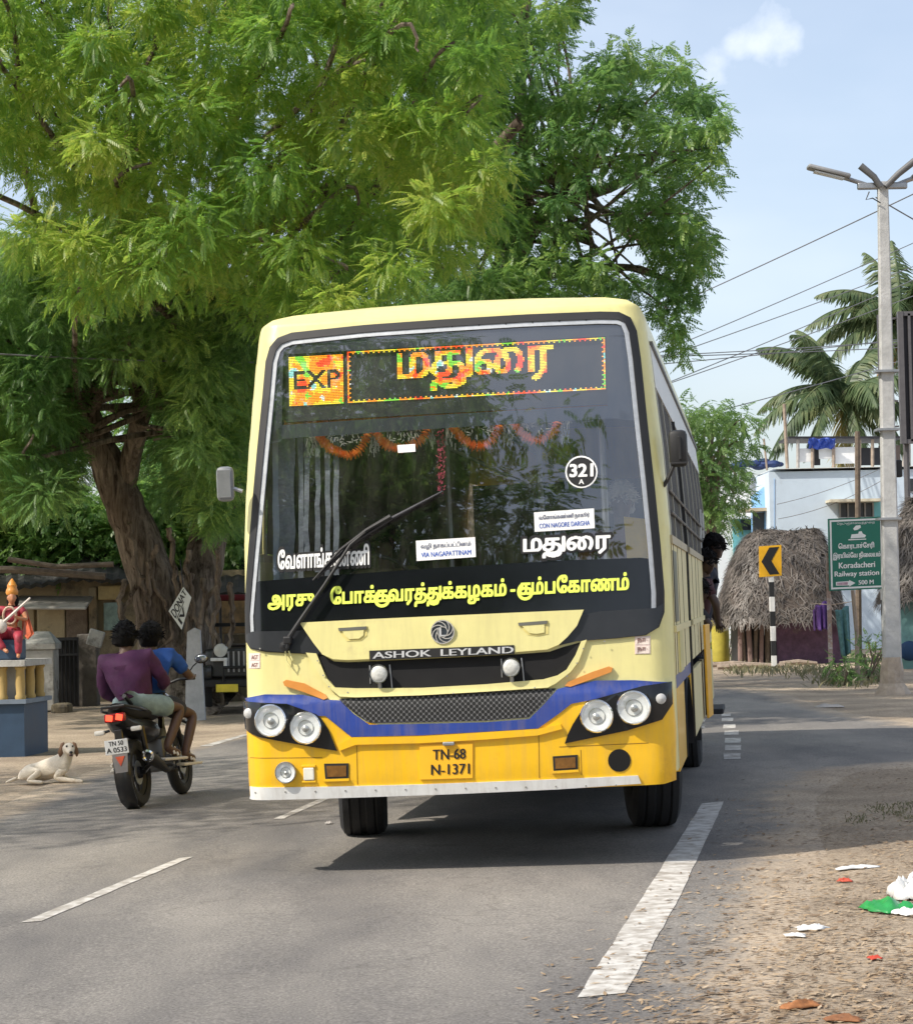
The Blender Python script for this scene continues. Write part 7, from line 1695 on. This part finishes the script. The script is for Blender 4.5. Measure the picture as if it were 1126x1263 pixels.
MB().lathe([(.062, 0), (.075, .03), (.068, .06), (.055, .09), (.06, .11), (.04, .15), (.02, .18), (.001, .2)], hd+Vector((0, .01, .035)), (0, .1, 1), 18).build('headdress', M('orange_gilt', (.60, .24, .04), .4, var=.2, scale=40), st, True)
MB().ball(hd+Vector((0, .05, -.03)), (.075, .05, .1), 14, 10).build('hair', HAIR, st, True)
g_ = MB()
for i in range(40):
    t = i/39; a = math.pi*2*t; g_.ball(J['chest'][0]+Vector((.075*math.sin(a), -.075+.02*math.cos(a), -.01-.10*math.cos(a))), .016, 7, 5)
g_.build('flower_garland', M('garland_pale', (.55, .40, .30), .8, var=.5, scale=70), st, True)
vn = MB().tube([J['paL'][0]+Vector((-.05, -.03, -.05)), J['paR'][0]+Vector((.20, -.02, .22))], [.02, .012], 8).ball(J['paL'][0]+Vector((-.04, -.02, -.06)), (.075, .05, .085), 14, 10); vn.build('lute', M('lute_white', (.6, .55, .5), .4, var=.2), st, True)
sc = MB().prism([J['shR'][0]+Vector((.0, .02, -.02)), J['shR'][0]+Vector((.05, .02, -.03)), J['knR'][0]+Vector((.16, .12, .02)), J['knR'][0]+Vector((.08, .16, -.05)), J['pelvis'][0]+Vector((.12, .08, .02))], (0, .03, 0)); sc.build('sash', M('sash_orange', (.55, .12, .05), .5, var=.2), st, True)
# dog lying on the dirt
dg_ = gp(58, 966); 
DOGM = M('cream_fur', (.70, .62, .50), .85, var=.14, scale=9, bump=.4, bscale=70, col2=(.45, .33, .21), c2=.6)
dog = empty('dog', dg_, (0, 0, R(4)), 'cream coloured dog with brown ears lying on the dirt beside the shrine', 'dog'); dog.scale = (.86, .86, .86)
DJ = dict(rump=((-.27, .06, .11), (.10, .10)), loin=((-.12, .05, .13), (.10, .10)), rib=((.05, .02, .15), (.105, .12)), chest=((.17, -.01, .18), (.09, .115)), neck=((.225, -.03, .295), .072), poll=((.25, -.06, .385), .078), brow=((.262, -.11, .395), .070), muz=((.285, -.19, .355), .044), nose=((.295, -.235, .345), .033),
          t1=((-.34, .04, .06), .022), t2=((-.42, -.02, .03), .016), t3=((-.45, -.05, .02), .010),
          hR=((-.22, -.07, .12), (.085, .09)), kR=((-.06, -.16, .13), .05), okR=((-.20, -.17, .04), .024), fR=((-.06, -.20, .025), .022), pR=((-.02, -.21, .02), .022),
          hL=((-.24, .14, .10), .06), kL=((-.1, .2, .08), .035), okL=((-.2, .24, .03), .022), fL=((-.08, .26, .02), .02),
          sR=((.19, -.10, .15), .062), eR=((.10, -.10, .06), .038), cR=((.26, -.14, .035), .026), dR=((.38, -.16, .022), .024), qR=((.42, -.165, .02), .022),
          sL=((.18, .06, .14), .055), eL=((.12, .10, .06), .036), cL=((.28, .06, .035), .026), dL=((.38, .04, .022), .023))
DE = [('rump', 'loin'), ('loin', 'rib'), ('rib', 'chest'), ('chest', 'neck'), ('neck', 'poll'), ('poll', 'brow'), ('brow', 'muz'), ('muz', 'nose'), ('rump', 't1'), ('t1', 't2'), ('t2', 't3'), ('rump', 'hR'), ('hR', 'kR'), ('kR', 'okR'), ('okR', 'fR'), ('fR', 'pR'), ('rump', 'hL'), ('hL', 'kL'), ('kL', 'okL'), ('okL', 'fL'),
      ('chest', 'sR'), ('sR', 'eR'), ('eR', 'cR'), ('cR', 'dR'), ('dR', 'qR'), ('chest', 'sL'), ('sL', 'eL'), ('eL', 'cL'), ('cL', 'dL')]
skin('body', {k: (Vector(v[0]), v[1]) for k, v in DJ.items()}, DE, DOGM, dog, 'rib')
for sx in (-1, 1):
    mb = MB(); mb.add([(.25+sx*.055, -.06, .455), (.25+sx*.085, -.055, .44), (.247+sx*.118, -.075, .34), (.253+sx*.10, -.10, .295), (.257+sx*.075, -.11, .34), (.253+sx*.07, -.09, .40)], [(0, 1, 2, 3, 4, 5)]); o = mb.build('ear', M('brown_fur', (.20, .11, .06), .85), dog, True); o.modifiers.new('thickness', 'SOLIDIFY').thickness = .02
    MB().ball((.275+sx*.034, -.172, .415), .012, 8, 6).build('eye', BLACK, dog, True)
MB().ball((.298, -.265, .352), (.020, .014, .016), 10, 6).build('nose', BLACK, dog, True)
MB().ball((.293, -.235, .318), (.024, .026, .012), 10, 6).build('mouth', M('dark_mouth', (.05, .015, .015), .5), dog, True)

# ------------------------------------------------------------------ litter on the shoulder
q = []
LITM = leafmat('dry_leaf_litter', [(.07, .05, .035), (.20, .14, .09), (.40, .29, .18), (.55, .45, .33)], .1, 6)
for _ in range(15000):
    a = rng.uniform(640, 1190); b = 940+360*rng.random()**.8
    p = gp(a, b)
    d_ = sdist(p.x, p.y)
    if d_ < .0+rng.gauss(0, .3) or noise.noise(Vector((p.x*.9, p.y*.55, 4))) < -.18+rng.uniform(-.3, .1): continue
    L_ = rng.uniform(.006, .03); an = rng.gauss(0, .9); d = Vector((math.cos(an), math.sin(an), rng.uniform(-.1, .25))); s = Vector((-math.sin(an), math.cos(an), rng.uniform(-.3, .3)))*rng.uniform(.15, .45)
    p.z = surfz(p.x, p.y)+.008
    q.append([p-d*L_, p+s*L_, p+d*L_, p-s*L_])
tag(quadmesh('leaf_litter', np.array([[list(v) for v in z] for z in q]), LITM), 'dry leaves and twigs scattered over the right road shoulder', 'leaf litter', kind='stuff')
def rag(name, label, px, py, sx, sy, h, mat, seed, cat='litter', group='litter on the right shoulder'):
    b = gp(px, py); b.z = surfz(b.x, b.y)-.004; nu = 12; vs = []
    for j in range(nu+1):
        for i in range(nu+1):
            u, v = i/nu*2-1, j/nu*2-1; k = max(abs(u), abs(v)); rr = 1+.35*noise.noise(Vector((u*1.5+seed, v*1.5, 1)))
            z = h*(max(0, 1-k*k))*(.6+.9*noise.noise(Vector((u*2.2+seed, v*2.2, 5))))+.012+.3*h*max(0, noise.noise(Vector((u*5+seed, v*5, 2))))
            vs.append((u*sx*rr*(1-.15*v*v), v*sy*rr, max(.005, z)))
    o = MB().add(vs, [(j*(nu+1)+i, j*(nu+1)+i+1, (j+1)*(nu+1)+i+1, (j+1)*(nu+1)+i) for j in range(nu) for i in range(nu)]).build(name, mat, None, True); o.location = b; o.rotation_euler = (0, 0, R(rng.uniform(-30, 30)))
    o.modifiers.new('thickness', 'SOLIDIFY').thickness = .003
    return tag(o, label, cat, group)
PW = M('white_plastic', (.72, .72, .70), .4, var=.1); PG = M('green_plastic', (.02, .26, .06), .35, var=.25, scale=14)
rag('plastic_bag', 'green plastic bag lying at the right edge of the shoulder', 1096, 1120, .11, .13, .07, PG, 1)
rag('plastic_bag', 'white plastic bag standing behind the green one', 1118, 1105, .09, .12, .14, PW, 2)
rag('plastic_bag', 'flat white plastic lying right below the green bag', 1118, 1124, .08, .08, .03, PW, 3)
rag('paper_scrap', 'larger crumpled white paper on the dirt', 1001, 1144, .075, .05, .022, PW, 4); rag('paper_scrap', 'smaller white paper scrap left of the larger one', 980, 1153, .05, .035, .012, PW, 5)
rag('paper_scrap', 'pale strip of paper lying on the sunlit sand', 1058, 1070, .14, .03, .02, PW, 6)
rag('paper_scrap', 'small red wrapper lying on the sand', 1042, 1086, .04, .03, .02, M('red_wrapper', (.5, .08, .04), .5), 7); rag('paper_scrap', 'small red wrapper near the bottom right', 1079, 1179, .03, .025, .015, M('red_wrapper2', (.5, .06, .03), .5), 8)
rag('fallen_leaf', 'large brown curled leaf at the bottom right', 988, 1240, .09, .035, .03, M('brown_leaf', (.30, .12, .04), .7, var=.3, scale=30), 9); rag('fallen_leaf', 'dark reddish leaf near the bottom edge', 1040, 1256, .07, .03, .025, M('brown_leaf2', (.22, .09, .035), .7, var=.3, scale=30), 10)
rag('stone', 'flat pale stone on the far edge of the dirt road', 1022, 872, .20, .10, .05, CONC, 11); rag('stone', 'small pale pebble on the road before the bus', 406, 1017, .03, .025, .02, CONC, 12, group='stones on the road')

cl_ = []
for k in range(70):
    x_ = rng.uniform(-75, 110); y_ = rng.uniform(105, 140); r_ = rng.uniform(2.2, 3.6); cl_.append(((x_, y_, r_*.9+rng.uniform(0, 1.5)), (r_*1.3, r_, r_), 1))
P, D = crown_pts(cl_, 190, hang=.2); tag(quadmesh('distant_trees', place(BROAD, P, D, nr.uniform(3, 5.5, len(P))), NEEM_D), 'low far-off line of trees along the horizon behind the houses', 'trees', kind='stuff')
# ------------------------------------------------------------------ the roadside behind the camera, mirrored in the windscreen
def plain_tree(label, x, y, h, r, n, mat):
    b = Vector((x, y, G(x, y))); t = empty('roadside_tree', b, label=label, cat='tree', group='trees mirrored in the bus windscreen'); cl = []
    for k in range(20):
        v = Vector((rng.gauss(0, .5), rng.gauss(0, .5), rng.gauss(0, .42))); cl.append((tuple(Vector((0, 0, h))+v*r), (r*.42, r*.42, r*.34), 1))
    P, D = crown_pts(cl, n, hang=.3); quadmesh('crown', place(BROAD, P, D, nr.uniform(2.6, 4.2, len(P))), mat, t)
    ps, rs = limb([(0, 0, -.2), (.1, 0, h*.5), (0, 0, h)], .28, .12); rough_tube(MB(), ps, rs, 10); mb = MB(); rough_tube(mb, ps, rs, 10); mb.build('trunk', BARK, t, True)
for i, (x, y, h, r) in enumerate(((-11.2, -16, 10.5, 6.6), (-16.5, -13, 12, 8), (-22, -12, 10, 8), (-13.5, -21, 20, 9))):
    plain_tree(('bushy tree mirrored in the middle of the windscreen', 'broad tree mirrored darkly in the left of the windscreen', 'tree mirrored at the left edge of the windscreen', 'tallest and farthest tree mirrored high in the windscreen')[i], x, y, h, r, 150, NEEM_D)
